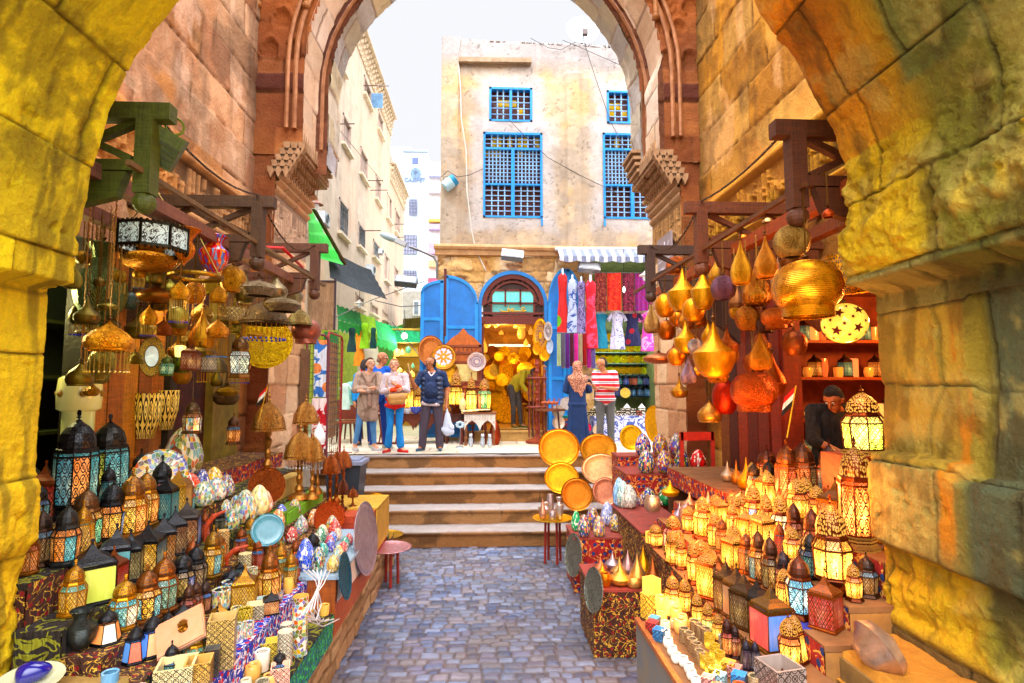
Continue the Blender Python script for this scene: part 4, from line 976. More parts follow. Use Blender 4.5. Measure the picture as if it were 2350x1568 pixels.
def leaf(xa,xb,z0,zs,ztp,name,label,flip,y=FY-.16,ang=0):
 t=thing('door_leaf',label,'door leaf',(xa if not flip else xb,y,z0));W=xb-xa;H=zs-z0;top=ztp-z0
 s=-1 if flip else 1
 def arc(k):
  q=k/14;x=W*q;return(s*x,H+(top-H)*math.sqrt(max(0,1-(1-q)**2))if not flip else H+(top-H)*math.sqrt(max(0,1-(1-q)**2)))
 out=[(0,0),(s*W,0)]+[arc(k)for k in range(14,-1,-1)]
 MB().ngon_prism(out,'y',0,.04).build('panel',MAT['paint'],t,color=rgba('#1478c4'))
 fr=MB();b=.07
 fr.box(*sorted((0,s*b)),-.025,0,0,H).box(*sorted((s*(W-b),s*W)),-.025,0,0,top-.02)
 for z in(.0,H*.42,H*.80):fr.box(*sorted((s*b,s*(W-b))),-.022,0,z,z+b)
 for k in range(14):
  p,q=arc(k),arc(k+1);c_=s*W*.5
  fr.ngon_prism([p,q,(q[0]*.93+c_*.07,q[1]-b),(p[0]*.93+c_*.07,p[1]-b)],'y',-.025,0)
 fr.build('leaf_frame',MAT['paint'],t,color=rgba('#2492dc'))
 return t
a=F_(968,800).x;b=F_(1019,800).x;c=F_(1022,800).x;d=F_(1097,800).x
leaf(a,b,PZ+.1,F_(0,668).z,F_(0,640).z,'','outer narrow blue leaf of the shop door folded back at the corner',False,FY-.30)
MB()
lf=leaf(c,d,PZ+.1,F_(0,690).z,F_(0,627).z,'','wide blue arched door leaf just left of the fanlight',True,FY-.22)
MB().box(-(d-c)-.03,-(d-c)+.03,-.03,0,2.2,3.7).build('edge_strip',MAT['wood'],lf,color=rgba('#5a1c20'))
e0=F_(1256,800).x;e1=F_(1330,800).x
leaf(e0,e0+(e1-e0)*.55,PZ+.1,F_(0,690).z,F_(0,608).z,'','blue door leaf between the brass shop and the dress rail',False,FY-.2)
leaf(e0+(e1-e0)*.57,e1,PZ+.1,F_(0,680).z,F_(0,608).z,'','blue door leaf hidden behind the hanging dresses',True,FY-.18)
YEL=m_plain('yellow_shop_lining','#d09828','#8a5c14')
room(DOOR[0]-.3,DOOR[1]+.1,FY+.02,15.2,dz0-.01,zl+.35,YEL,hs,'none')if False else None
m=MB();X0,X1,Z0,Z1,Yb=DOOR[0]-.3,DOOR[1]+.1,dz0,zl+.1,15.2
m.box(X0-.05,X0,FY+.02,Yb,Z0,Z1).box(X1,X1+.05,FY+.02,Yb,Z0,Z1).box(X0,X1,Yb,Yb+.05,Z0,Z1).box(X0,X1,FY+.02,Yb,Z1,Z1+.05).box(X0,X1,FY,Yb,Z0-.05,Z0)
m.build('brass_shop_room',YEL,hs)
lamp('shop_ceiling_light',(dcx-.25,13.3,zl-.15),38,(1,.72,.3),.1);lamp('shop_back_light',(dcx+.2,14.4,2.9),22,(1,.75,.35),.1)
tl=thing('tube_light','white glowing tube light on the back wall of the brass shop','tube light',ptY(1178,793,15.1))
MB().tube([(-.65,0,0),(.45,0,0)],.025,8).build('tube',MAT['glass'],tl,color=rgba('#fff4c8',1));MB().box(-.68,.48,.03,.06,-.04,.04).build('holder',MAT['paint'],tl,color=rgba('#e8e0c0'))
fx=thing('ceiling_light','round ceiling light just inside the brass shop lintel','ceiling light',(dcx-.42,13.0,zl+.06));MB().lathe([(.001,0),(.16,.01),(.17,.035)],20).build('diffuser',MAT['glass'],fx,color=rgba('#fff0c0',1))
r=random.Random(5)
WH=['leaning at the far left','left of the tube light','under the left end of the tube light','beneath the middle of the tube light','behind the bending shopkeeper','beside the shopkeeper\'s shoulder','at the right rear corner','low beside the rear stools']
for i,(px,py,w)in enumerate(((1128,855,36),(1150,842,46),(1170,850,52),(1152,872,30),(1182,880,40),(1146,905,34),(1132,925,26),(1160,940,62),(1206,850,40),(1225,870,38),(1128,885,22),(1218,905,34),(1146,818,24),(1200,822,22),(1178,822,26),(1228,835,24))):
 p=ptY(px,py,14.6+.4*r.random()-.02*i);tray_at(p,w*scale_at(p),f'{["bright", "dull", "wide", "small"][i % 4]} yellow brass plate inside the lit shop, {WH[i % 8]}',rnd.choice(['#e8b830','#d8a428','#f0c850']),'engraved' if i%4 else 'metal',(r.uniform(-.2,.2),-1,.15),name='brass_plate',cat='plate',group='brass plates inside the lit shop')
for i in range(46):
 px=r.uniform(1106,1246);py=r.uniform(800,965);d_=r.uniform(14,30);p=ptY(px,py,14.75+.25*r.random());tray_at(p,d_*scale_at(p),f'{["gold", "pale gold", "amber", "bronze"][i % 4]} plate crowding the brass shop walls, {["upper", "middle", "lower"][min(2, int((py-800)/55))]} {["left", "centre", "right"][min(2, int((px-1106)/47))]} part',['#e8c030','#f0d878','#c87818','#8a5018'][i%4],'engraved',(r.uniform(-.3,.3),-1,r.uniform(0,.3)),name='brass_plate',cat='plate',group='brass plates inside the lit shop')
for i,(px,py,w,h,k,lt_)in enumerate(((1138,738,24,26,'vase',1),(1118,744,16,16,'globe',1),(1192,740,28,26,'dome',.8),(1196,765,20,26,'globe',.5),(1166,722,12,16,'onion',1),(1218,757,12,22,'teardrop',.6),(1228,775,12,20,'onion',.8),(1207,785,12,18,'onion',.8),(1236,800,12,24,'teardrop',.5),(1112,792,14,36,'teardrop',.3),(1225,742,14,14,'globe',.5),(1150,762,12,12,'onion',.4))):
 hang(k,px,py,w,h,0,f'glowing {["frosted vase", "small globe", "shell dome", "round bowl", "tiny onion", "slim drop", "pierced onion", "pointed onion", "long drop", "amber drop at the doorpost", "small ball", "little onion"][i]} lamp hanging inside the brass shop','glass','#f0b840',ztop=zl+.1,lit=lt_*.45,Y=13.2+.12*i,cap=False,group='lamps hanging inside the brass shop')
def spool(m,x,y,z0,z1,r=.03,n=8):
 k=max(6,int((z1-z0)/.05));m.tube([(x,y,z0+(z1-z0)*i/k)for i in range(k+1)],[r*(1.0 if i%3 else 1.5)for i in range(k+1)],n)
def stool(p,w,h,label,col='#8a4a20',cat='stool',name='stool',top=None):
 t=thing(name,label,cat,p)
 MB().lathe([(.001,h-.03),(w/2,h-.03),(w/2,h),(.001,h)],16).build('seat',MAT['wood'],t,autosmooth=40,color=rgba(top or col))
 for i in range(4):
  a=math.pi/4+i*math.pi/2;mm=MB();mm.tube([(w*.32*math.cos(a),w*.32*math.sin(a),h-.03),(w*.36*math.cos(a),w*.36*math.sin(a),h*.5),(w*.46*math.cos(a),w*.46*math.sin(a),0)],[.018,.026,.016],6);mm.build('leg',MAT['wood'],t,color=rgba(col))
 return t
for i,(px,py,w,h)in enumerate(((1196,960,.3,.55),(1212,982,.3,.45),(1180,975,.24,.35))):
 p=ptY(px,py,13.6+.25*i);stool((p.x,p.y,dz0),w,h,f'{["tall", "middling", "low"][i]} yellow lit turned wooden stool on the brass shop floor','#b8862c')
p=ptY(1233,1040,11.75);cs=thing('coat_stand','carved dark wooden stick stand crowded with canes right of the brass shop door','coat stand',(p.x,p.y,PZ+.02))
MB().lathe([(.001,0),(.24,0),(.25,.05),(.1,.1),(.06,.14)],18).build('foot',MAT['wood'],cs,autosmooth=40,color=rgba('#8a3c14'))
mm=MB();spool(mm,0,0,.14,1.75,.035);mm.build('post',MAT['wood'],cs,color=rgba('#8a3810'))
for z in(1.35,.75):mm=MB();torus(mm,.2,.02,(0,0,z),18,6,'z');mm.bar((-.2,0,z),(.2,0,z),.02).bar((0,-.2,z),(0,.2,z),.02);mm.build('ring',MAT['wood'],cs,color=rgba('#7a3010'))
for i in range(9):
 a=i*.7;mm=MB();x,y=.18*math.cos(a),.18*math.sin(a);spool(mm,x,y,.1+.05*r.random(),1.3+.3*r.random(),.012,5);mm.build('walking_stick',MAT['wood'],cs,color=rgba(r.choice(['#5a2410','#2a1410','#a05a1c','#7a3414'])))
mm=MB();mm.tube([(.1,-.1,1.4),(.1,-.1,1.58),(.14,-.1,1.62),(.18,-.1,1.58)],.014,6).build('crook_handle',MAT['wood'],cs,color=rgba('#d08a20'))
p=ptY(1062,905,12.1)
cab=thing('carved_cabinet','carved orange wood arched mirror cabinet against the blue leaf','cabinet',(p.x,12.15,PZ+.75))
W=.55
MB().ngon_prism([(-W*.72,0),(W*.72,0),(W*.72,1.35),(W*.45,1.5),(.1,1.6),(0,1.72),(-.1,1.6),(-W*.45,1.5),(-W*.72,1.35)],'y',0,.06).build('board',MAT['wood'],cab,color=rgba('#c06a1c'))
mm=MB()
for z in(.5,.95,1.15,1.3):mm.box(-W*.74,W*.74,-.03,0,z,z+.05)
for x in(-W*.72,W*.62):mm.box(x,x+.055,-.03,0,0,1.36)
for k in range(7):spool(mm,-W*.5+k*W/6,-.012,1.2,1.3,.012,5)
mm.build('carved_rail',MAT['wood'],cab,color=rgba('#8a4414'));mm=MB().box(-W*.55,W*.55,-.012,0,.56,.93);mm.build('mirror',MAT['metal'],cab,color=rgba('#d8c890'))
cab2=thing('bone_inlaid_chair','dark carved high backed chair with bone inlay lattice in front of the cabinet','chair',(ptY(1088,960,11.9).x,11.95,PZ+.02))
mm=MB().box(-.26,.26,0,.05,.45,1.28);mm.build('backrest',MAT['wood'],cab2,color=rgba('#7a3414'))
mm=MB()
for k in range(8):spool(mm,-.2+k*.057,-.02,.95,1.12,.012,5)
for z in(.9,1.15):mm.box(-.24,.24,-.03,0,z,z+.035)
mm.build('lattice',MAT['wood'],cab2,color=rgba('#b86428'))
mm=MB()
for k in range(12):mm.sphere((-.22+k*.04,-.01,1.24+.06*math.sin(k/11*math.pi)),.02,6,4)
mm.build('crest',MAT['wood'],cab2,color=rgba('#8a3c18'));MB().box(-.27,.27,-.45,.05,.42,.48).build('seat',MAT['wood'],cab2,color=rgba('#7a3414'))
for x in(-.24,.24):
 for y in(-.42,.02):mm=MB();spool(mm,x,y,0,.43,.025,6);mm.build('leg',MAT['wood'],cab2,color=rgba('#6a2c10'))
Q=[((989,805),62,'#a86c44','huge plain brown copper tray behind the vest man\'s head','metal',None,12.0,(.25,-1,.1),.85),((1018,819),50,'#b88444','round brass tray inlaid with a ring of pearl hands','metal','pearl',11.9,(0,-1,.1),1),((1026,855),46,'#b8862c','plain gold tray half hidden behind the vest man','metal',None,12.0,(0,-1,.1),1),((1094,830),38,'#c8b0a8','blue and white painted medallion plate on a stand','ceramic','enamel',11.9,(0,-1,.05),1)]
for(px,py),dpx,c_,lb,mt,dc,y,fc,sq in Q:
 p=ptY(px,py,y);tray_at(p,dpx*scale_at(p)*1.14,lb,c_,mt,fc,squash=sq,deco=dc)
m2=MB();mm=None
for i,(px,py,w,h,c_)in enumerate(((1240,770,24,80,'#e8b020'),(1250,812,26,34,'#e0a820'),(1232,800,20,30,'#d89820'),(1262,795,16,34,'#b8c8e0'),(1258,760,20,44,'#c8c0b8'))):
 p=ptY(px,py,12.2-.04*i);tray_at(p,h*scale_at(p),['large upright gold charger with openwork hanging at the right doorpost','small gold bowl plate under the big charger','little gold plate against the doorpost','pale bluish plate below the painted one','blue patterned plate hung on the blue leaf edge'][i],c_,'metal' if i<3 else 'ceramic',(-.35,-1,.05),squash=max(.45,w/h),group='plates hung at the brass shop doorpost',deco='enamel' if i in(0,4)else None)
def low_table(p,w,d,h,label,col,arches=3,name='inlaid_table',inlay='#c8b8a0',cat='table'):
 t=thing(name,label,cat,p)
 MB().box(-w/2-.02,w/2+.02,-d/2-.02,d/2+.02,h-.035,h).build('tabletop',MAT['wood'],t,color=rgba(col))
 for yy in(-d/2,d/2-.02):
  m=MB();aw=w/arches
  for i in range(arches):
   xa=-w/2+i*aw
   pl=[(xa,h-.035),(xa,h*.45),(xa+aw*.12,h*.6),(xa+aw*.3,h*.70),(xa+aw*.5,h*.76),(xa+aw*.7,h*.70),(xa+aw*.88,h*.6),(xa+aw,h*.45),(xa+aw,h-.035)]
   m.ngon_prism(pl,'y',yy,yy+.02)
   for k in range(4):x=xa+aw*(.25+.17*k);m.tube([(x,yy-.008,h*.80),(x,yy-.008,h*.93)],.01,5)
  m.build('apron',MAT['wood'],t,color=rgba(inlay))
 for x in(-w/2+.03,w/2-.03):
  for y in(-d/2+.03,d/2-.03):m=MB();spool(m,x,y,0,h-.03,.024,6);m.build('leg',MAT['wood'],t,color=rgba(col))
 return t
def gp(px,py,z):return ptZ(px,py,z)
pz=PZ+.02
p=gp(1100,1032,pz);lt1=low_table((p.x,11.5,pz),.62,.5,.66,'bone inlaid arcaded side table holding the striped glass lantern','#7a4a30',2,inlay='#d8cfc8')
p=gp(980,1028,pz);lt2=low_table((ptY(950,1028,11.8).x,11.85,pz),1.25,.45,.62,'long dark carved table behind the vest man','#5a2814',4,inlay='#6a3018')
p2=low_table((ptY(1056,1028,11.9).x,11.95,pz),.6,.45,.62,'dark plank chest table with cassettes beside the inlaid table','#5a2418',1,inlay='#4a2014')
fr=thing('folding_rack','slatted brown folding rack standing behind the woman in orange','rack',(ptY(888,1020,11.6).x,11.65,pz))
for i in range(7):
 x=-.26+i*.085;MB().bar((x,0,0),(x+.1*(1 if i%2 else-1),.02,.6),.03,.02).build('slat',MAT['wood'],fr,color=rgba('#8a4420'))
MB().bar((-.32,-.02,.6),(.32,-.02,.6),.04,.04).bar((-.32,-.02,.02),(.32,-.02,.02),.04,.04).build('rail',MAT['wood'],fr,color=rgba('#7a3418'))
zt=pz+.66
XY=lambda px,y:ptY(px,900,y).x
items=[('hexa',1112,11.45,zt,.30,.75,'#8a4a28',['#f8c850','#e8f0e0','#d83820','#40a060'],.9,'large striped coloured glass lantern glowing on the inlaid side table'),('drumlit',1046,11.75,pz+.62,.30,.95,GOLD,'#f8b840',.9,'tall gold domed lantern glowing left of the inlaid side table'),('oct',1082,11.8,pz+.62,.24,.85,'#d8a038','#ffd870',1.0,'slim gold lantern with a handle glowing beside the striped one'),('tall',938,12.0,pz+.62,.22,.80,'#b87c28','#f8a830',1.0,'narrow gold lantern glowing behind the pointing hand'),('oct',960,12.1,pz+.62,.2,.62,'#a86820','#f8b040',.8,'short amber lantern on the long carved table'),('flare',920,12.15,pz+.9,.18,.55,'#906020','#f0a030',.8,'small amber flared lantern at the left end of the long table'),('square',1029,12.1,pz+.62,.18,.5,'#7a5020','#d88828',.3,'little square brass lantern behind the vest man')]
for st_k,px,y,z,w_,h_,c_,g_,l_,lb in items:lantern(st_k,(XY(px,y),y,z),w_,h_,c_,g_,l_*.7,lb,big=h_>.7,group='lit lanterns by the brass shop door')
lamp('door_lantern_light',(XY(1112,11.45),11.1,zt+.5),5,(1,.65,.25),.08)
for i,(px,z,w_,h_,col_,lb)in enumerate(((1062,pz+.62,.14,.42,'#f0d8a0','cream glass vase beside the gold domed lantern'),(935,pz+.62,.22,.10,'#c8c8d8','white shallow bowl on the long carved table'),(955,pz+.62,.26,.14,'#2848b0','blue and white footed bowl on the long carved table'),(1000,pz+.62,.12,.2,'#a03020','little red jar on the long carved table'),(917,pz+.62,.16,.12,'#b89050','small brass cup at the end of the carved table'))):
 tag(link('jar',lathe_mesh('bowl' if 'bowl' in lb else 'vase','ceramic'),None,rgba(col_),(w_/2,w_/2,h_),loc=(XY(px,11.6),11.62,z)),lb,'jar')
for i in range(3):
 m=MB();m.lathe([(.001,.02),(.13,.02),(.15,.0),(.001,-.01)],18,Matrix.Translation((0,0,.02))@Matrix.Diagonal((1.2,.7,1,1)))
 tag(m.build('shell_dish',MAT['ceramic'],color=rgba('#e8c890'),loc=(XY(1078+14*i,11.3),11.32,zt+.004+.012*i)),f'flat cream shell dish, {["left", "middle", "right"][i]} of three at the front of the inlaid table','dish','cream shell dishes on the inlaid table')
for i,px in enumerate((1081,1108,1124)):
 x=XY(px,11.0);blob('stone_cat',[((0,0,.06),(0,0,.16),.05,.04),((0,-.015,.22),(0,-.015,.22),.036,.036),((-.02,-.01,.25),(-.025,-.01,.28),.012,.004),((.02,-.01,.25),(.025,-.01,.28),.012,.004),((0,-.04,.02),(0,-.04,.08),.022,.018),((0,.05,.01),(.04,.07,.02),.014,.01)],MAT['ceramic'],color='#a8b0b8',voxel=.01,loc=(x,11.0-.05*i,pz))
 tag(bpy.data.objects[-1]if False else COL.objects[-1],f'{["bluish", "grey", "brownish grey"][i]} carved stone cat sitting under the inlaid table','figurine','stone cats under the inlaid table')
fl=thing('metal_flower','pale blue metal flower ornament on a stalk beside the stone cats','ornament',(XY(1056,10.95),10.95,pz))
MB().lathe([(.001,0),(.09,0),(.07,.02),(.001,.03)],12).build('base',MAT['metal'],fl,color=rgba('#7a8890'));MB().tube([(0,0,.02),(.01,0,.4)],.008,5).build('stem',MAT['metal'],fl,color=rgba('#8890a0'))
m=MB()
for k in range(8):a=k*math.pi/4;m.sphere((.06*math.cos(a),0,.44+.05*math.sin(a)),.03,6,4,(1.2,.4,.8))
m.build('petals',MAT['paint'],fl,color=rgba('#b8d0e0'))
tag(link('floor_vase',lathe_mesh('egg','metal'),None,rgba('#8a3a18'),(.12,.12,.5),loc=(XY(1136,11.4),11.4,pz)),'tall egg shaped copper brown floor vase by the door step','vase')
rt=thing('side_table','round topped wooden side table with carved camels right of the stick stand','table',(XY(1262,11.5),11.5,pz))
MB().lathe([(.001,.68),(.32,.68),(.32,.72),(.001,.72)],20).build('tabletop',MAT['wood'],rt,autosmooth=40,color=rgba('#6a3a20'))
for a in range(3):m=MB();m.bar((.22*math.cos(a*2.1),.22*math.sin(a*2.1),0),(.16*math.cos(a*2.1),.16*math.sin(a*2.1),.69),.03);m.build('leg',MAT['wood'],rt,color=rgba('#4a2818'))
for i in range(3):
 x=XY(1250+10*i,11.45)
 blob('camel_figurine',[((-.05,0,.12),(.05,0,.12),.03,.028),((0,0,.15),(0,0,.165),.018,.01),((.06,0,.13),(.09,0,.19),.014,.01),((.09,0,.2),(.115,0,.195),.013,.009)]+[((sx,sy,.1),(sx,sy,.0),.011,.008)for sx in(-.045,.045)for sy in(-.015,.015)],MAT['wood'],color='#a0502c',voxel=.006,smooth=1,loc=(x,11.42-.08*i,pz+.725))
 tag(COL.objects[-1],f'{["reddish", "small brown", "taller reddish"][i]} carved camel figurine on the round side table','figurine','carved camels')
for i,(px,py,c_)in enumerate(((1281,944,'#c0b4a8'),(1300,926,'#b8b0b0'),(1282,970,'#d8c8b8'))):
 p=ptY(px,py,11.75-.1*i);tray_at(p,30*scale_at(p),['silver engraved plate standing behind the side table','grey white plate higher up by the leopard scarf','shiny silver tray leaning low beside the navy dress'][i],c_,'engraved' if i<2 else 'metal',(0,-1,.1),name='silver_tray')
AW=[F_(1276,590),F_(1500,590)]
aw=thing('striped_awning','grey and white striped scalloped awning over the dress shop','awning',(0,0,0))
MB().tube([(AW[0].x-.05,FY-.25,AW[0].z+.12),(AW[1].x+.3,FY-.25,AW[1].z+.12)],.045,10).build('roller',MAT['paint'],aw,color=rgba('#d8dce8'))
n=26;
for col_,par in(('#e4e6f0',0),('#8c94b0',1)):
 m=MB()
 for i in range(n):
  if i%2!=par:continue
  xa=AW[0].x+(AW[1].x+.25-AW[0].x)*i/n;xb=AW[0].x+(AW[1].x+.25-AW[0].x)*(i+1)/n;zt_=AW[0].z+.1;zm=zt_-.22
  m.quad((xa,FY-.3,zt_),(xb,FY-.3,zt_),(xb,FY-.62,zm),(xa,FY-.62,zm))
  k=4;A=[(xa+(xb-xa)*q/k,FY-.62-.01*math.sin(q),zm-.10-.035*abs(math.sin(math.pi*((i+q/k))/4)))for q in range(k+1)]
  for q in range(k):m.quad((xa+(xb-xa)*q/k,FY-.62,zm),(xa+(xb-xa)*(q+1)/k,FY-.62,zm),A[q+1],A[q])
 m.build('canvas_stripe',MAT['cloth'],aw,color=rgba(col_))
for xx in(AW[0].x,AW[1].x):MB().bar((xx,FY,AW[0].z-.1),(xx,FY-.6,AW[0].z-.12),.02).build('arm',MAT['metal'],aw,color=rgba('#8890a0'))
GRN=m_plain('green_shop_lining','#88905c','#5a6a4c')
m=MB();m.box(SH[0]-.05,SH[0],FY,13.9,PZ,SH[3]).box(SH[1],SH[1]+.05,FY,13.9,PZ,SH[3]).box(SH[0],SH[1],13.9,13.95,PZ,SH[3]).box(SH[0],SH[1],FY,13.9,SH[3],SH[3]+.05)
m.build('plate_shop_room',GRN,hs)
lamp('dress_shop_light',(SH[0]+.55,12.75,3.35),42,(.95,1,.9),.08)
sl_=thing('bare_bulb','bare glowing white bulb hanging in front of the scarves','bulb',ptY(1432,665,12.0));MB().sphere((0,0,0),.035,10,8,(1,1,2)).build('bulb',MAT['glass'],sl_,color=rgba('#ffffff',1));MB().tube([(0,0,.06),(0,0,.9)],.006,4).build('cord',MAT['plastic'],sl_,color=rgba('#333333'))
for k in range(6):
 z=PZ+.95+k*.27;sh=thing('display_shelf',f'glass shelf number {["one", "two", "three", "four", "five", "six"][k]} up at the back of the plate shop','shelf',(SH[0],13.4,z),group='shelves of the plate shop')
 sh['label']=['lowest shelf at the back of the plate shop carrying blue lanterns','second lowest shelf of the plate shop with dark lanterns','third shelf of the plate shop with gold plates','fourth shelf of the plate shop with yellow plates','fifth shelf of the plate shop with small yellow plates','topmost shelf of the plate shop behind the blouses'][k]
 MB().box(0,SH[1]-SH[0],0,.4,-.02,0).build('board',MAT['wood'],sh,color=rgba('#6a8a78'))
 for i in range(9):
  x=SH[0]+.1+(SH[1]-SH[0]-.15)*i/8
  WHO=f'{["first", "second", "third", "fourth", "fifth", "sixth", "seventh", "eighth", "ninth"][i]} from the left on the {["lowest", "second lowest", "third", "fourth", "fifth", "topmost"][k]} plate shop shelf'
  if k<2:lantern(r.choice(['hexa','square','oct']),(x,13.35,z),.17,.30,r.choice(['#1c2838','#283048']),r.choice(['#2060c0','#3090c8','#c05030','#40a0a0']),.05,f'tiny dark lantern, {WHO}',group='tiny lanterns in the plate shop')
  else:tray_at((x,13.5,z+.10),.2,f'little yellow brass plate, {WHO}',r.choice(['#d8c838','#c8d048','#d8b030']),'engraved',(0,-1,.1),name='brass_plate',cat='plate',group='little plates on the plate shop shelves')
p=ptY(1370,840,12.9);q=thing('ring_mirror','yellow ring framed round mirror hanging among the plates','mirror',p);m=MB();torus(m,.13,.045,(0,0,0),24,8,'y');m.build('frame',MAT['metal'],q,color=rgba('#d8c020'))
MB().lathe([(.001,0),(.1,0)],20,Matrix.Rotation(R(90),4,'X')).build('glass',MAT['metal'],q,color=rgba('#c0d8d0'))
ct=thing('shop_counter','low counter draped in blue white cloth in front of the plate shop','counter',(XY(1440,12.0),12.1,pz))
MB().box(-.75,.85,-.2,.35,0,.55).build('body',m_pattern('blue_white_cloth','#d0d0e8','#5060a0',None,5.0),ct)
for i in range(14):
 px=1350+i*11.5;z0=pz+.55;x=XY(px,12.0)
 if i%3==2:
  m=MB();m.lathe([(.085,0),(.002,.1)],4);t=m.build('pyramid_box',MAT['ceramic'],color=rgba('#e8e0e0'),loc=(x,12.15,z0+.16));tag(t,f'white pyramid lidded candle box, number {["one", "two", "three", "four", "five"][i//3]} from the counter\'s left end','candle box','candle boxes on the blue white counter')
  t['label']=f'small white pyramid lid on the {["leftmost", "second", "third", "fourth", "fifth"][i//3]} box of the blue white counter'
  m=MB().box(-.06,.06,-.06,.06,0,.16);m.build('box_body',MAT['fil'],t,color=rgba('#e8e0c8'),loc=(0,0,-.16))
 else:
  t=MB().box(-.055,.055,-.05,.05,0,.10+.05*(i%2)).build('trinket_box',MAT['fil_fine'],color=rgba(r.choice(['#c8b890','#3a5078','#a04838','#d8d0c0'])),loc=(x,11.98+.06*(i%2),z0))
  tag(t,f'small inlaid trinket box, {["first", "second", "", "third", "fourth", "", "fifth", "sixth", "", "seventh", "eighth", "", "ninth", "tenth"][i]} from the left along the counter front','trinket box','trinket boxes on the counter')
for i,(px,py,c_)in enumerate(((1345,985,'#c83050'),(1372,990,'#e0c8b0'),(1435,905,'#c8b060'))):
 tray_at(ptY(px,py-3,11.72),.22,['small pinkish plate at the counter foot','cream engraved plate at the counter foot behind the grey trousers','gold plate propped above the boxes'][i],c_,'engraved',(0,-1,.2),name='brass_plate',cat='plate')
for k,c_ in enumerate(('#a02848','#305090','#c86030','#208070')):
 t=MB().box(-.26,.26,-.14,.14,0,.05).build('folded_cloth',MAT['cloth'],color=rgba(c_),loc=(XY(1313,11.9),11.95,pz+.35+.052*k));tag(t,f'{["crimson", "navy blue", "orange", "teal"][k]} folded cloth in the low pile beside the navy dress','folded cloth','folded cloths')
MB()
t=MB().box(-.3,.3,-.16,.16,0,.34).build('plinth_box',MAT['wood'],color=rgba('#3a3048'),loc=(XY(1313,11.9),11.95,pz));tag(t,'dark box under the pile of folded cloths','box')
def dress(px0,px1,py0,py1,y,col,label,mat=None,neck='#c8d8e8',flare=1.15,sleeves=False,name='dress',cat='dress',bust=True):
 a=ptY((px0+px1)/2,py0,y);b=ptY((px0+px1)/2,py1,y);s=scale_at(a);W=(px1-px0)*s;H=a.z-b.z
 t=thing(name,label,cat,(a.x,y,b.z),rnd.uniform(-.3,.3))
 m=MB();prof=[(.5*flare,0),(.47*flare,.25),(.44,.42),(.36,.62),(.40,.74),(.46,.86),(.44,.95),(.2,1.0)]
 n=22;V=[];F=[];U=[]
 for i,(r_,z)in enumerate(prof):
  for j in range(n):
   q=2*math.pi*j/n;fold=1+(.09*math.sin(q*6+i*.4)*(1-z));V.append((W*r_*fold*math.cos(q),W*.5*r_*fold*math.sin(q),H*z))
 for i in range(len(prof)-1):
  for j in range(n):F.append((i*n+j,i*n+(j+1)%n,(i+1)*n+(j+1)%n,(i+1)*n+j));U.append([(j/n*W*3,prof[i][1]*H),((j+1)/n*W*3,prof[i][1]*H),((j+1)/n*W*3,prof[i+1][1]*H),(j/n*W*3,prof[i+1][1]*H)])
 m.add(V,F,U)
 m.build('skirt_and_bodice',mat or MAT['cloth'],t,smooth=True,color=rgba(col))
 if bust:MB().lathe([(W*.2,H*.93),(W*.16,H*.98),(W*.11,H*1.02),(W*.10,H*1.08),(.001,H*1.09)],12).build('mannequin_neck',MAT['plastic'],t,smooth=True,color=rgba(neck))
 for s_ in((-1,1)if sleeves else()):
  m=MB();m.tube([(s_*W*.38,0,H*.93),(s_*W*.6,0,H*.80),(s_*W*.66,0,H*.74)],[W*.12,W*.12,W*.13],8);m.build('sleeve',mat or MAT['cloth'],t,smooth=True,color=rgba(col))
 return t
mr=m_pattern('red_green_print','#c01428','#d01830','#60a818',1.4,rough=.7,k=2,width=.3);mb=m_pattern('pale_blue_print','#b8c4e0','#4058a0',None,5.0,k=5,width=.16);mv=m_pattern('violet_net_print','#9088b8','#483860',None,9.0,k=9,width=.4);mc=m_pattern('crimson_print','#c81840','#e86080',None,4.0,k=5,width=.2)
dress(1279,1303,628,764,11.75,'#c01428','red dress with a green flower on the leftmost mannequin',mr)
dress(1302,1325,641,764,11.7,'#a0b0d8','pale blue white patterned dress, second mannequin',mb)
dress(1324,1344,645,766,11.65,'#8070b0','violet and grey netted dress, third mannequin',mv)
dress(1342,1368,644,800,11.6,'#c81840','long crimson dress on the rightmost mannequin',mc)
rail=MB().tube([ptY(1278,764,11.7),ptY(1368,768,11.6)],.012,6);tag(rail.build('scarf_rail',MAT['metal'],color=rgba('#606878')),'metal rail under the four dresses carrying folded scarves','rail')
SC=[('#a8b890','sage green'),('#6a6070','grey'),('#6a3080','purple'),('#5a1c2c','maroon'),('#e050a0','bright pink'),('#b8a888','beige leafy'),('#a01828','red'),('#b83890','magenta'),('#8070b0','lilac')]
def hang_cloth(p0,p1,z1,label,mat,col,name='scarf',cat='scarf',group=None,fringe=None,wave=.02):
 p0=Vector(p0);p1=Vector(p1);m=MB();n=10;k=6;V=[];F=[];U=[]
 for i in range(k+1):
  for j in range(n+1):
   q=p0.lerp(p1,j/n);z=p0.z+(z1-p0.z)*i/k;V.append((q.x,q.y+wave*math.sin(j*1.7+i*.3)*(i/k*.7+.3),z))
 W=(p1-p0).length;H=p0.z-z1
 for i in range(k):
  for j in range(n):a=i*(n+1)+j;F.append((a,a+1,a+n+2,a+n+1));U.append([(W*j/n,H*(k-i)/k),(W*(j+1)/n,H*(k-i)/k),(W*(j+1)/n,H*(k-i-1)/k),(W*j/n,H*(k-i-1)/k)])
 m.add(V,F,U);o=m.build(name,mat,smooth=True,color=rgba(col));tag(o,label,cat,group)
 if fringe:
  f=MB()
  for j in range(14):q=p0.lerp(p1,(j+.5)/14);f.tube([(q.x,q.y,z1+.005),(q.x+.004,q.y,z1-.05)],.004,3)
  f.build('tassel_fringe',MAT['cloth'],o,color=rgba(fringe))
 return o
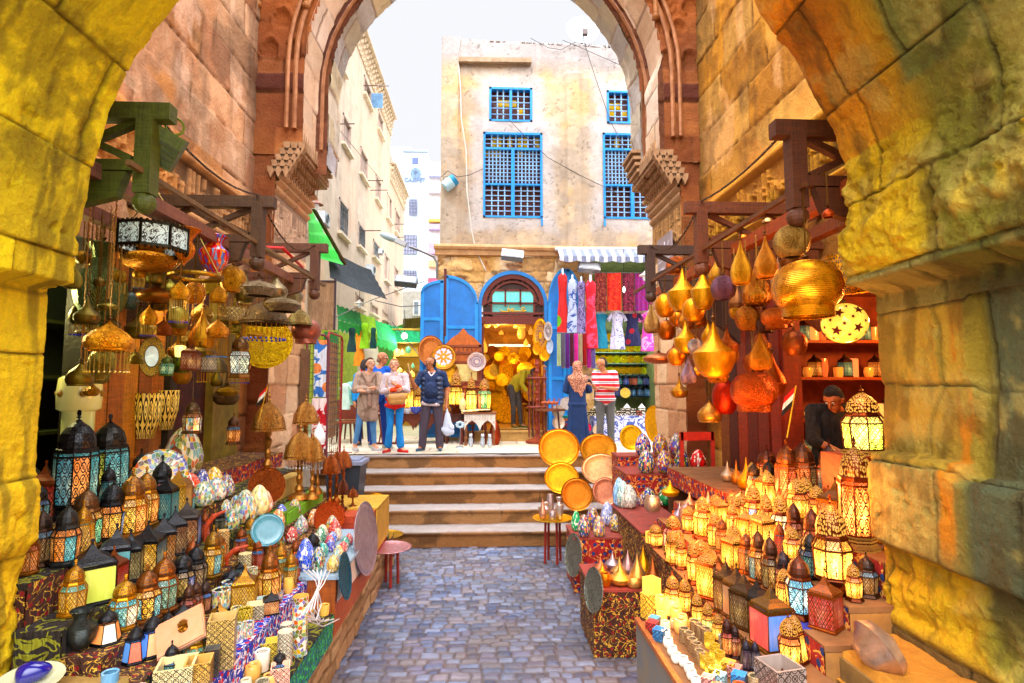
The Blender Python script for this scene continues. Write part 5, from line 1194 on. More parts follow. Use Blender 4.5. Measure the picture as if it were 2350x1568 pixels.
for i,(c_,nm)in enumerate(SC):
 a=ptY(1278+9.8*i,766,11.68-.01*i);b=ptY(1287+9.8*i,766,11.62-.01*i);hang_cloth(a,b,ptY(0,838+6*math.sin(i),11.6).z,f'{nm} folded scarf hanging under the dresses',MAT['cloth'],c_,group='folded scarves under the dresses',wave=.015)
mm_={}
for i,(c1,c2,nm,a0,a1,yb)in enumerate((('#6a1820','#c06a50','brick red speckled',1365,1391,707),('#c81020','#e86840','bright red dotted',1393,1425,704),('#5a1428','#b84868','maroon speckled',1428,1455,706),('#9a2070','#7848a8','magenta flowered',1457,1486,705),('#a82880','#d870b0','pink violet',1488,1502,690))):
 mt=m_pattern(nm.replace(' ','_'),c1,c2,None,14.0,k=9,width=.22)
 hang_cloth(ptY(a0,627,12.0),ptY(a1,627,11.95),ptY(0,yb,12.0).z,f'{nm} shawl with fringe on the upper line',mt,c1,name='shawl',cat='shawl',group='shawls on the upper line',fringe='#e8c8b0')
tag(MB().tube([ptY(1360,626,12.0),ptY(1505,627,11.95)],.01,5).build('shawl_line',MAT['plastic'],color=rgba('#606060')),'cord line the five fringed shawls hang from','line')
dress(1366,1392,716,800,12.2,'#1890b0','turquoise blouse with orange yoke left of the white tunic',m_pattern('turquoise_print','#1888a8','#e07830',None,1.2,k=2,width=.2),sleeves=True,name='blouse',cat='blouse',bust=False)
dress(1400,1432,714,802,12.15,'#c0c0e0','white tunic with grey violet patterns',m_pattern('white_violet_print','#d8d8f0','#7070a8',None,7,k=6,width=.25),sleeves=True,name='blouse',cat='blouse')
dress(1434,1467,714,794,12.15,'#20204c','navy blouse with red trimmed neck',m_pattern('navy_print','#1c1c48','#20204c','#a01838',3.0),sleeves=True,name='blouse',cat='blouse')
dress(1470,1500,716,806,12.15,'#e058b8','pink patterned tunic at the right end',m_pattern('pink_print','#e060b8','#f0b0e0',None,4.0,k=5,width=.25),sleeves=True,name='blouse',cat='blouse')
def flood(px,py,w,y,label,tilt=25,col='#a8acb8'):
 p=ptY(px,py,y);s=scale_at(p)*w;t=thing('floodlight',label,'floodlight',p);t.rotation_euler=(R(-tilt),R(6),0)
 MB().box(-s/2,s/2,-.06,.10,-.10,.10).build('housing',MAT['metal'],t,color=rgba(col));MB().box(-s/2+.03,s/2-.03,-.07,-.061,-.08,.08).build('reflector_glass',MAT['glass'],t,color=rgba('#c0c8d4'))
 MB().bar((0,.05,.1),(0,.3,.35),.03).build('bracket',MAT['metal'],t,color=rgba('#5a5050'));return t
flood(1176,585,50,12.1,'long grey floodlight fixed under the ledge above the brass shop');flood(1352,613,50,12.0,'grey box floodlight under the striped awning');flood(932,645,50,12.0,'dark floodlight on the lamp post arm over the alley',35,'#505860')
def pendant(px,py,w,y,label,cord=1.0,col='#d8d0c8'):
 p=ptY(px,py,y);s=scale_at(p)*w/2;t=thing('pendant_lamp',label,'pendant lamp',p)
 MB().lathe([(s,0),(s*.9,s*.12),(s*.35,s*.4),(s*.18,s*.7),(.001,s*.8)],20).build('shade',MAT['paint'],t,autosmooth=40,color=rgba(col));MB().sphere((0,0,-s*.35),s*.42,12,8,(1,1,1.2)).build('bulb',MAT['glass'],t,color=rgba('#e8f0f8',.1))
 MB().tube([(0,0,s*.8),(0,0,s*.8+cord)],.008,4).build('cord',MAT['plastic'],t,color=rgba('#605850'))
pendant(1481,633,30,11.6,'white enamel pendant lamp at the right end of the shawls',.25);pendant(825,697,24,13.0,'pale pendant lamp over the alley below the black awning',.5);pendant(727,470,30,9.5,'rust brown pendant shade left of the green awning',.3,'#9a6050')
lp=thing('street_lamp','grey street lamp arm reaching out from the house corner over the alley','street lamp',ptY(1003,640,12.3))
MB().tube([(0,0,0),(0,0,.35),(-.08,0,.5),(-.35,0,.62),(-.62,0,.72)],.03,8).build('arm',MAT['metal'],lp,color=rgba('#8a8a94'))
M_=Matrix.Translation((-.82,0,.81))@Matrix.Rotation(R(24),4,'Y');m=MB();m.box(-.12,.14,-.07,.07,-.05,.05,M_);m.build('housing',MAT['paint'],lp,color=rgba('#b0b0b8'))
MB().sphere((0,0,0),1,16,8,(.24,.1,.08)).build('lamp_head',MAT['paint'],lp,color=rgba('#a8b4c0'),loc=(-1.06,0,.92),rot=(0,R(20),0))
tag(MB().box(-4.5,-2.86,8.9,13.4,.3,PZ+.015).box(2.76,6,8.9,10.05,.3,PZ+.015).box(2.76,6,8.85,8.95,-.1,1.1).box(-4.5,-2.86,8.85,8.95,-.1,1.1).build('pavement',m_plain('side_paving','#bfb4a2','#a09482')),kind='structure')
AX=-4.8
def A_(px,py,dx=0.0):return ptX(px,py,AX+dx)
def alley_block(name,label,ya,yb,ztop,wins,seed,cols=('#c4b4a4','#f0e4d8')):
 t=thing(name,label,'building',(0,0,0))
 def ex(u,v,h,col,q):
  s=sstep(.5,.65,fbm(u*.8,v*.35,seed+3));col=lerp(col,np.array(lin('#e0b8a0')),(s*.35)[...,None]);s2=sstep(.55,.7,fbm(u*2.3,v*.5,seed+8));return h,lerp(col,col*.75,(s2*.5)[...,None])
 relief('facade',ya,yb,PZ,ztop,.08,lambda u,v,h:(AX+h,u,v),rows=None,depth=0,rough=.02,off=0,cols=cols[:1],seed=seed,extra=ex,mat='plaster',parent=t,holes=[(a+.04,b-.04,c+.04,d-.04)for a,b,c,d,k in wins])
 MB().box(AX-4,AX-.35,ya,yb,PZ,ztop-.1).box(AX-4,AX,ya-.02,ya+.03,PZ,ztop-.1).build('side_wall',m_plain('side_plaster%d'%seed,'#e0d4c8','#d0c0b4'),t)
 for a,b,c,d,k in wins:
  f=MB().box(AX-.16,AX+.03,a,a+.07,c,d).box(AX-.16,AX+.03,b-.07,b,c,d).box(AX-.16,AX+.03,a,b,d-.07,d).box(AX-.12,AX-.04,(a+b)/2-.03,(a+b)/2+.03,c,d)
  w_=f.build('window',MAT['paint'],t,color=rgba('#b8a498'))
  MB().box(AX-.02,AX+.14,a-.12,b+.12,c-.1,c-.01).build('sill',MAT['paint'],w_,color=rgba('#e0d0bc'))
  m=MB()
  if k=='s':
   n=12
   for i in range(n):z=c+.08+(d-c-.16)*i/n;m.box(AX-.10,AX-.06,a+.07,b-.07,z,z+(d-c)/n*.6)
   m.build('shutter',MAT['paint'],w_,color=rgba('#b09c94'))
  elif k=='b':
   for i in range(14):z=c+.05+(d-c-.1)*i/14;m.box(AX+.02,AX+.5,b-.02,b+.02,z,z+(d-c)/22)
   m.build('shutter',MAT['paint'],w_,color=rgba('#88b0d8'))
  elif k=='g':
   for i in range(5):y=a+(b-a)*(i+.5)/5;m.tube([(AX+.0,y,c),(AX+.02,y+.05,(c+d)/2),(AX,y,d)],.015,4)
   for i in range(6):z=c+(d-c)*i/6;m.tube([(AX,a,z),(AX,b,z+.12)],.013,4)
   m.build('grille',MAT['metal'],w_,color=rgba('#8a98a0'))
  MB().box(AX-.2,AX-.14,a,b,c,d).build('pane',MAT['ceramic'],w_,color=rgba('#7888a0' if k=='g' else '#6a5a58'))
 return t
def win(c0,c1,k,f=cT):
 a=A_(*f(*c0));b=A_(*f(*c1));cx=A_((f(*c0)[0]+f(*c1)[0])/2,(f(*c0)[1]+f(*c1)[1])/2)
 h=abs(a.z-cx.z)+abs(b.z-cx.z);return(a.y,b.y,cx.z-h*.46,cx.z+h*.46,k)
yE=A_(893,500).y
W1=[win(*q)for q in(((112,700),(156,985),'s'),((222,910),(262,1165),'s'),((318,1085),(347,1300),'s'),((245,465),(285,690),'b'),((332,680),(360,880),'s'),((88,1230),(140,1520),'g'),((208,1385),(248,1590),'g'),((60,330),(120,470),'s'))]
W1+=[win((a,b),(c,d),k,cP)for a,b,c,d,k in((592,105,618,330,'s'),(385,380,440,505,'s'),(492,450,540,555,'s'),(510,5,548,180,'g'))]
al=alley_block('apartment_block','tall cream apartment block with shutters and grilled windows lining the alley',13.2,yE,A_(893,262).z,W1,301)
yE2=A_(926,600).y
W2=[win(*q)for q in(((390,1200),(413,1410),'s'),((440,1300),(466,1500),'s'))]+[win((658,190),(682,390),'s',cP),win((575,505),(612,590),'s',cP)]
al2=alley_block('lower_block','lower pink cream block continuing the alley beyond the tall one',yE+.02,yE2,A_(915,420).z,W2,305)
for t_,ya,yb,zt in((al,13.2,yE,A_(893,262).z),(al2,yE,yE2,A_(915,420).z)):
 m=MB();n=int((yb-ya)/.34)
 for i in range(n):y=ya+(yb-ya)*(i+.5)/n;m.ngon_prism([(y-.13,zt),(y+.13,zt),(y+.13,zt+.42),(y,zt+.62),(y-.13,zt+.42)],'x',AX-.1,AX+.02)
 m.build('battlement',m_plain('battlement_pink_%d'%n,'#d8b0a4','#c89c90'),t_)
 m=MB()
 for i in range(n*2):
  y=ya+(yb-ya)*(i+.5)/(n*2)
  for k in range(3):m.box(AX,AX+.09+.05*k,y-.06,y+.06,zt-.85+k*.28+(.14 if i%2 else 0),zt-.73+k*.28+(.14 if i%2 else 0))
 m.box(AX,AX+.05,ya,yb,zt-.87,zt-.05);m.build('bracket_cornice',m_plain('cornice_cream_%d'%n,'#d8c8b4','#b8a48c'),t_)
 MB().box(AX-.1,AX+.3,ya,yb,zt-.03,zt+.02).build('cornice_ledge',m_plain('cornice_ledge_%d'%n,'#d8c4b0'),t_)
m=MB()
for k,(a,b)in enumerate(((20.5,7.6),(25,10.2),(17.4,8.5))):pass
for i,(px,py,L)in enumerate(((825,530,.8),(850,437,.7),(838,415,.7),(833,197,1.0),(898,515,.7),(905,545,.6),(770,285,.6))):
 p=A_(px,py);tag(MB().tube([(AX,p.y,p.z),(AX+L,p.y,p.z+.02)],.02,5).build('awning_rod',MAT['metal'],color=rgba('#6a5a60')),f'thin iron rod sticking out of the cream facade {["beside the lower grilled window", "under the second shutter row", "left of the second shutter", "below the open blue shutter", "near the far lower windows", "lowest on the far block", "by the first brown shutter"][i]}','rod','iron rods on the alley facade')
def ac(px,py,w,label,dx=.35):
 p=A_(px,py,dx);s=scale_at(p)*w;t=thing('air_conditioner',label,'air conditioner',p,R(90));MB().box(-s*.6,s*.6,-s*.3,s*.3,-s*.4,s*.4).build('casing',MAT['paint'],t,color=rgba('#d8e0e8'))
 MB().lathe([(.001,0),(s*.3,0),(s*.32,.02),(s*.3,.03)],18,Matrix.Translation((-s*.1,-s*.32,0))@Matrix.Rotation(R(90),4,'X')).build('fan_grille',MAT['plastic'],t,color=rgba('#6a7680'));MB().box(-s*.6,s*.6,-s*.3,s*.7,-s*.48,-s*.42).build('bracket',MAT['metal'],t,color=rgba('#7a7a80'));return t
ac(851,620,26,'white air conditioner on the cream facade above the black awning');ac(741,503,34,'white air conditioner beside the green awning');ac(874,578,14,'small white air conditioner further down the alley')
tw=thing('pale_tower','pale blue white tower with a crest and CARPET lettering at the alley end','tower',(0,0,0));TY=46
a=ptY(925,346,TY);b=ptY(981,346,TY)
MB().box(a.x,b.x,TY,TY+5,0,a.z).build('wall',m_plain('tower_render','#c4d0dc','#b4c0d0'),tw)
def trect(m,x0_,y0_,x1_,y1_,d=.05):p=ptY(x0_,y0_,TY);q=ptY(x1_,y1_,TY);m.box(p.x,q.x,TY-d,TY,q.z,p.z);return m
trect(MB(),924,344,982,350,.15).build('parapet',MAT['paint'],tw,color=rgba('#98a8bc'))
trect(MB(),946,362,960,377).build('window',MAT['ceramic'],tw,color=rgba('#103c78'))
for k,(x0_,y0_,x1_,y1_)in enumerate(((940,459,957,495),(924,541,956,584),(924,622,955,650))):
 w_=trect(MB(),x0_,y0_,x1_,y1_).build('window',MAT['paint'],tw,color=rgba('#a8a8c0'));m=MB();p=ptY(x0_,y0_,TY);q=ptY(x1_,y1_,TY)
 for i in range(6):x=p.x+(q.x-p.x)*i/5;m.bar((x,TY-.1,q.z),(x,TY-.1,p.z),.05)
 for i in range(6):z=q.z+(p.z-q.z)*i/5;m.bar((p.x,TY-.12,z),(q.x,TY-.12,z),.04)
 m.build('grille',MAT['metal'],w_,color=rgba('#5c6478'))
m=MB();c_=ptY(954,397,TY-.1)
for rr in(.42,.30):torus(m,rr,.05,tuple(c_),16,5,'y')
for k in range(6):q=k*math.pi/3;m.bar((c_.x+.4*math.cos(q),c_.y,c_.z+.4*math.sin(q)),(c_.x-.1*math.cos(q+1),c_.y,c_.z-.1*math.sin(q+1)),.06)
m.build('crest',MAT['paint'],tw,color=rgba('#7890b0'))
fc=bpy.data.curves.new('letters','FONT');fc.body='CARPET';fc.size=.5;fc.align_x='CENTER';fc.extrude=.04;fc.offset=.012
fo=bpy.data.objects.new('lettering',fc);COL.objects.link(fo);fo.parent=tw;p=ptY(952,417,TY-.08);fo.location=p;fo.rotation_euler=(R(90),0,0)
dg=bpy.context.evaluated_depsgraph_get();me=bpy.data.meshes.new_from_object(fo.evaluated_get(dg));bpy.data.objects.remove(fo)
me.materials.clear();me.materials.append(MAT['paint']);link('lettering',me,tw,rgba('#6c80a0'),loc=p,rot=(R(90),0,0))
for k,(x0_,x1_,yt,Y,c_,lb)in enumerate(((895,922,336,60,'#d0d8e4','pale slab block behind the tower, left side'),(978,1030,372,42,'#e0dce0','pale apartment block with coloured balconies right of the tower'),(925,1010,668,26,'#c8c4c0','low grey house with a double window at the alley end'))):
 a=ptY(x0_,yt,Y);b=ptY(x1_,yt,Y);t=thing('far_house',lb,'house',(0,0,0));MB().box(a.x,b.x+1,Y,Y+4,0,a.z).build('wall',m_plain('far_render%d'%k,c_),t)
 if k==1:
  for(ya_,yb_,cc)in((400,408,'#b0b8d8'),(434,446,'#c0b8d0'),(518,530,'#a890b8'),(505,512,'#e0b060'),(600,615,'#c89878'),(560,585,'#a88cb0'),(640,652,'#c85068')):
   p=ptY(984,ya_,Y);q=ptY(1010,yb_,Y);MB().box(p.x,q.x+1,Y-.4,Y,q.z,p.z).build('balcony',MAT['paint'],t,color=rgba(cc))
 if k==2:
  for x_ in(948,968):p=ptY(x_,690,Y);q=ptY(x_+16,725,Y);w_=MB().box(p.x,q.x,Y-.06,Y,q.z,p.z).build('window',MAT['paint'],t,color=rgba('#e8e8ec'));MB().box(p.x+.07,q.x-.07,Y-.07,Y-.055,q.z+.07,p.z-.07).build('pane',MAT['ceramic'],w_,color=rgba('#8090a0'))
def sheet(name,label,cat,P,mat,col,sag=.08,ribs=0,nx=16,ny=6,parent=None):
 P=[Vector(q)for q in P];m=MB();V=[];F=[]
 for j in range(ny+1):
  for i in range(nx+1):
   u,v=i/nx,j/ny;q=P[0].lerp(P[1],u).lerp(P[3].lerp(P[2],u),v);z=q.z-sag*math.sin(math.pi*u)*math.sin(math.pi*v)+(ribs*math.cos(i*math.pi)if ribs else.02*math.sin(i*2.1+j))
   V.append((q.x,q.y,z))
 for j in range(ny):
  for i in range(nx):a=j*(nx+1)+i;F.append((a,a+1,a+nx+2,a+nx+1))
 m.add(V,F);o=m.build(name,mat,parent,color=rgba(col),smooth=not ribs)
 return tag(o,label,cat)if label else o
P4=lambda*q:[ptY(x,y,d)for x,y,d in q]
sheet('green_awning','bright green corrugated awning sheet high on the left of the square','awning',P4((706,492,9.6),(712,592,9.3),(790,612,11.6),(716,484,11.8)),MAT['paint'],'#18b83c',0,.03,8,26)
tag(MB().bar(ptY(719,478,10),ptY(792,607,11),.05).build('awning_pole',MAT['metal'],color=rgba('#5a4a30')),'dark diagonal pole bracing the green corrugated awning','pole')
sheet('black_awning','dark grey cloth awning stretched over the alley mouth','awning',P4((752,578,11.5),(758,640,10.8),(890,690,13.5),(850,618,14)),MAT['cloth'],'#303840',.12)
bn=thing('canvas_banner','wrinkled beige brown canvas hung in front of the left wall end','banner',(0,0,0));a=ptY(707,646,9.25);b=ptY(770,646,9.25);c_=ptY(770,758,9.25)
hang_cloth(a,b,c_.z,None,MAT['cloth'],'#a08468',name='canvas',cat=None,wave=.03).parent=bn;MB().bar(a,b,.03).bar((b.x,b.y,b.z+.05),(b.x,b.y,c_.z),.03).build('frame',MAT['wood'],bn,color=rgba('#3a2c34'))
for i,(x0_,x1_,yt,yb_,y0_,c_)in enumerate(((772,826,700,735,11.4,'#207838'),(800,860,712,752,13.2,'#90c020'),(850,905,732,775,15.5,'#30a868'),(890,962,745,790,18.0,'#48d090'))):
 nm=['dark green','lime green','mid green','pale turquoise'][i]
 t=sheet('shop_awning',f'{nm} shop awning, {["nearest", "second", "third", "furthest"][i]} along the left side of the alley','awning',P4((x0_,yt,y0_),(x1_,yt+18,y0_+2),(x1_+6,yb_+16,y0_+1.2),(x0_+4,yb_,y0_-.3)),MAT['cloth'],c_)
 m=MB();a,b=ptY(x0_+4,yb_,y0_-.3),ptY(x1_+6,yb_+16,y0_+1.2)
 for k in range(12):p=a.lerp(b,k/12);q=a.lerp(b,(k+1)/12);m.quad(p,q,(q.x,q.y,q.z-.16-.08*(k%2)),(p.x,p.y,p.z-.16-.08*((k+1)%2)))
 m.build('valance',MAT['cloth'],t,color=rgba(['#28903c','#a8d830','#38c070','#80e8c0'][i]))
sheet('lime_canopy','large pale green canopy closing the far end of the alley','canopy',P4((860,760,22),(966,735,21),(966,860,24),(880,870,25)),MAT['cloth'],'#80dc78',.3)
sheet('slatted_sunshade','olive brown slatted sunshade high at the alley end','sunshade',P4((925,732,20),(968,728,20),(968,758,22),(925,760,22)),MAT['cloth'],'#8a7a38',.1,.02)
bl=thing('alley_light','bright bare lamp glaring at the end of the alley','lamp',ptY(928,771,17));MB().sphere((0,0,0),.10,10,8).build('bulb',MAT['glass'],bl,color=rgba('#f4ffe0',1));MB().tube([(0,0,.1),(0,0,.8)],.01,4).build('cord',MAT['plastic'],bl,color=rgba('#444444'))
lamp('alley_lamp_light',ptY(928,775,16.7),60,(.85,1,.6),.1)
sr=thing('alley_shop_room','open fronted clothes shop under the lime green awning','shop',(0,0,0));q0=A_(775,880,0)
MB().box(AX,AX+.35,10.2,19,PZ,1.5).build('threshold',MAT['paint'],sr,color=rgba('#a8c0a0'));MB().box(AX-.02,AX+.03,10.2,21,PZ,4.1).build('back_wall',m_plain('yellow_green_wall','#b8c040','#709038'),sr)
MB().box(AX,AX+.4,12.9,13.1,PZ,3.9).box(AX,AX+.4,16.6,16.8,PZ,3.9).build('pillar',MAT['paint'],sr,color=rgba('#188848'))
for i,(px,py0,py1,w_,y,c_,lb)in enumerate(((826,760,840,22,12.5,'#e89020','orange dress hanging inside the green alley shop'),(808,752,808,18,11.6,'#103838','dark teal jacket hanging at the alley shop front'),(838,742,800,20,12.4,'#90c818','lime green hanging shirt with a yellow triangle'),(793,880,940,20,11.2,'#d8f0e0','white tee shirt on a stand by the alley chairs'),(806,876,930,20,11.4,'#a8e0d0','pale mint tee shirt beside the white one'),(836,835,925,18,13.4,'#e03860','crimson cloth hanging behind the bald man'),(857,752,800,14,13.6,'#0c4848','dark blue green cloth at the end of the lime awning'))):
 dress(px-w_/2,px+w_/2,py0,py1,y,c_,lb,bust=False,sleeves=i in(3,4),name='hanging_garment',cat='garment')
for i,(px,py,y)in enumerate(((790,960,12.0),(808,955,12.6),(868,905,15))):
 p=ptY(px,py,y);t=thing('cafe_chair',['brown wooden chair in the alley left of the couple','second brown chair beside the small alley table','far brown chair half hidden behind the bald man'][i],'chair',(p.x,y,PZ));MB().box(-.2,.2,-.2,.2,.42,.46).build('seat',MAT['wood'],t,color=rgba('#7a3c20'));MB().box(-.2,.2,.18,.21,.5,.92).build('backrest',MAT['wood'],t,color=rgba('#7a3418'))
 for x in(-.17,.17):
  for yy in(-.17,.17):MB().tube([(x,yy,.42),(x*1.2,yy*1.2,0)],[.025,.015],6).build('leg',MAT['wood'],t,color=rgba('#5a2814'))
r=random.Random(11)
for i in range(18):
 px=r.uniform(905,965);py=r.uniform(795,930);y=14+r.random()*3
 hang(r.choice(['globe','teardrop','onion']),px,py,r.uniform(8,15),r.uniform(10,18),0,f'{["amber", "green glass", "pale gold"][i % 3]} lamp hung in the alley lamp shop, {["top row", "middle row", "bottom row"][min(2, int((py-795)/45))]}, {["left", "centre", "right"][min(2, int((px-905)/20))]}','glass',['#f8b030','#70d8a0','#e8d080'][i%3],ztop=4.2,lit=[.8,.05,.5][i%3],Y=y,cap=False,chain=False,group='lamps in the alley lamp shop')
lsf=thing('lamp_rack','yellow lit rack of the alley lamp shop behind the sweater woman','rack',(0,0,0));a=ptY(903,790,17.3);b=ptY(968,990,17.3);MB().box(a.x,b.x,17.3,17.4,PZ,a.z).build('board',MAT['paint'],lsf,color=rgba('#b89020'))
m=MB()
for k in range(7):z=PZ+.4+k*.42;m.box(a.x,b.x,16.95,17.3,z,z+.03)
m.build('shelf',MAT['wood'],lsf,color=rgba('#7a5c20'));lamp('lamp_rack_light',((a.x+b.x)/2,15.6,2.6),40,(1,.75,.3),.1)
for i,(px,py,w_)in enumerate(((838,600,70),(905,620,60))):
 pass
for i,pl in enumerate((((690,370,9),(780,300,14),(880,420,20)),((860,690,12),(920,704,12.4),(985,700,12.3)),((745,740,10),(850,690,12),(990,640,12.3)),((900,740,14),(950,800,14),(972,830,13)))):
 tag(MB().tube([ptY(*q)for q in pl],.01,4).build('wire',MAT['plastic'],color=rgba('#5a5458')),['thin wire slung from the gate to the cream block','short wire under the street lamp','long wire crossing the square by the street lamp','wire sagging by the lamp shop'][i],'wire')
def grid_rack(x0_,x1_,yt,yb_,Y0_,Y1_,label,col):
 a,b,c_,d=ptY(x0_,yt,Y0_),ptY(x1_,yt,Y1_),ptY(x1_,yb_,Y1_),ptY(x0_,yb_,Y0_);zt=(a.z+b.z)/2;zb=min(c_.z,d.z)
 t=thing('display_rack',label,'rack',(a.x,a.y,PZ));L=math.hypot(b.x-a.x,b.y-a.y);t.rotation_euler=(0,0,math.atan2(b.y-a.y,b.x-a.x));H=zt-PZ
 MB().tube([(0,0,0),(0,0,H-.08),(.08,0,H),(L-.08,0,H),(L,0,H-.08),(L,0,0)],.022,8).build('frame',MAT['paint'],t,color=rgba(col))
 m=MB()
 for i in range(1,7):m.tube([(L*i/7,0,.02),(L*i/7,0,H-.04)],.005,4)
 for i in range(1,20):m.tube([(0,0,H*i/20),(L,0,H*i/20)],.005,4)
 m.build('wire_mesh',MAT['metal'],t,color=rgba('#6a6058'))
 for x in(0,L):MB().bar((x,-.22,.02),(x,.22,.02),.03).build('foot',MAT['paint'],t,color=rgba(col))
 return t,L,H
grid_rack(753,786,768,1035,9.2,10.2,'red tubular wire grid rack in front of the alley','#8c1420');grid_rack(706,755,768,1035,8.9,9.15,'grey purple tubular grid rack carrying printed cloths','#6a3038')
pp=m_pattern('papyrus_print','#dce4f0','#4878c0','#e09060',2.2,k=4,width=.10);rw=m_pattern('red_white_arabesque','#b82038','#f0e0e0',None,2.6,k=8,width=.35)
hang_cloth(ptY(722,780,8.98),ptY(751,780,9.0),ptY(0,912,9).z,'white printed banner with palm tree and pyramid figures on the grid rack',pp,'#ffffff','printed_banner','banner')
hang_cloth(ptY(716,914,8.92),ptY(750,914,8.96),ptY(0,1035,8.9).z,'red and white arabesque cloth below the printed banner',rw,'#c02030','arabesque_cloth','cloth')
hang_cloth(ptY(758,784,9.35),ptY(776,780,9.9),ptY(0,1010,9.4).z,'long brown paper cloth hung on the red grid rack',MAT['cloth'],'#8a6444','brown_cloth','cloth')
hang_cloth(ptY(690,800,8.7),ptY(712,795,8.9),ptY(0,985,8.8).z,'brown mesh covered cloth at the left end of the racks',MAT['cloth'],'#6a4a30','brown_cloth','cloth')
p=ptY(815,1060,8.9);bn_=thing('wheelie_bin','dark grey plastic wheelie bin with pale lid at the stair side','bin',(p.x-.02,8.45,.45))
MB().ngon_prism([(-.2,0),(.2,0),(.25,.72),(-.25,.72)],'y',-.22,.22).build('body',MAT['plastic'],bn_,color=rgba('#343a44'));MB().box(-.28,.28,-.26,.26,.72,.77).box(-.22,.22,-.2,.2,.77,.80).build('lid',MAT['plastic'],bn_,color=rgba('#8c94ac'))
MB().box(-.1,.12,-.29,-.26,.71,.74).build('handle',MAT['plastic'],bn_,color=rgba('#5c6478'));MB().box(-.2,.2,-.2,.2,-.45,0).build('base_box',MAT['plastic'],bn_,color=rgba('#2a2e36'))
ORD=['first','second','third','fourth','fifth','sixth','seventh','eighth','ninth','tenth','eleventh','twelfth','thirteenth','fourteenth','fifteenth','sixteenth','seventeenth','eighteenth']
TLs=[(.60,-1.14,-1.38,2.7,4.4),(.80,-1.38,-1.68,2.7,6.6),(.86,-1.68,-1.88,2.85,6.8),(.97,-1.88,-2.08,2.95,6.9),(1.10,-2.08,-2.30,2.95,6.9),(1.31,-2.30,-2.54,3.0,7.0),(1.48,-2.54,-3.02,3.05,7.2)]
TRs=[(.82,.96,1.45,2.45,3.62),(.90,1.45,1.65,2.6,5.2),(1.04,1.65,1.88,2.75,5.4),(1.16,1.88,2.15,2.9,5.6),(1.35,2.15,2.85,3.0,6.6)]
def place(T,px,py):
 best=None
 for z,xa,xb,ya,yb in T:
  p=ptZ(px,py,z);lo,hi=sorted((xa,xb));e=max(lo-p.x,p.x-hi,0)+max(ya-p.y,p.y-yb,0)*.5
  if best is None or e<best[0]:best=(e,p,z,lo,hi)
 e,p,z,lo,hi=best
 x=min(max(p.x,lo+.04),hi-.04)
 if abs(x-p.x)>.02:q=ptX(px,py,x);p=Vector((x,q.y,z))
 return Vector((p.x,p.y,z+.002))
pl_=relief('stone_plinth',2.0,7.45,0,.42,.02,lambda u,v,h:(-1.2+h-.0*u,u,v),rows=[-.3,.12,.25,.36,.6],pitch=.34,joint=.02,depth=.025,rough=.03,cols=('#a08468','#8c7458','#b09878'),jcol='#5a4630',seed=211)
tag(pl_,'rough stone plinth running along the street under the left stall','plinth');MB().box(-3.1,-1.24,2.0,7.45,0,.40).build('plinth_top',m_plain('plinth_board','#6a5a3a','#3a5038'),pl_)
sL=thing('stepped_stall','stepped display stall against the left wall, draped in green and dark patterned cloth','stall',(0,0,0))
for i,(z,xa,xb,ya,yb)in enumerate(TLs):
 MB().box(xb-.01,xa,ya,yb,z-.03,z).build('step_board',MAT[['green_cloth','blue_red_cloth','dark_cloth','dark_cloth','green_cloth','green_cloth','dark_cloth'][i]],sL)
 zl_=TLs[i-1][0]if i else.40
 MB().quad((xa,yb,zl_),(xa,ya,zl_),(xa+.006,ya,z-.004),(xa+.006,yb,z-.004)).quad((xb,ya,.4),(xa,ya,.4),(xa,ya-.004,z-.03),(xb,ya-.004,z-.03)).build('drape',MAT[['teal_cloth','blue_red_cloth','green_cloth','dark_cloth','green_cloth','dark_cloth','red_cloth'][i]],sL)
sR=thing('stepped_stall','stepped display stall on the right with a grey sided front table full of lit lanterns','stall',(0,0,0))
END_=m_plain('stall_end_stone','#a87848','#7a5430');GT=m_plain('grey_table_side','#5a6068','#7a6a58')
for i,(z,xa,xb,ya,yb)in enumerate(TRs):
 MB().box(xa,xb+.01,ya,yb,z-.03,z).build('step_board',m_plain('stall_board%d'%i,'#8a6040','#6a4428'),sR)
 zl_=TRs[i-1][0]if i else 0
 MB().quad((xa,ya,zl_),(xa,yb,zl_),(xa-.006,yb,z-.004),(xa-.006,ya,z-.004)).build('drape',GT if i==0 else MAT[['','dark_cloth','red_cloth','red_cloth','red_cloth'][i]],sR)
 MB().quad((xa,ya,0),(xb,ya,0),(xb,ya-.004,z-.03),(xa,ya-.004,z-.03)).build('end_board',END_ if i else GT,sR);MB().quad((xb,yb,0),(xa,yb,0),(xa,yb,z-.03),(xb,yb,z-.03)).build('back_board',MAT['wood'],sR,color=rgba('#4a2c18'))
MB().box(1.46,2.8,3.6,5.18,0,.86).build('stall_core',MAT['dark_cloth'],sR);MB().bar((.96,2.45,.83),(.96,3.62,.83),.03).build('edge_strip',MAT['wood'],sR,color=rgba('#9a5a34'))
T_,O_,Gn,Wh,Rd,Bl,Am='#28a8b0','#e88a28','#a8b838','#e8e0c8','#d85030','#1c80c8','#d8a030'
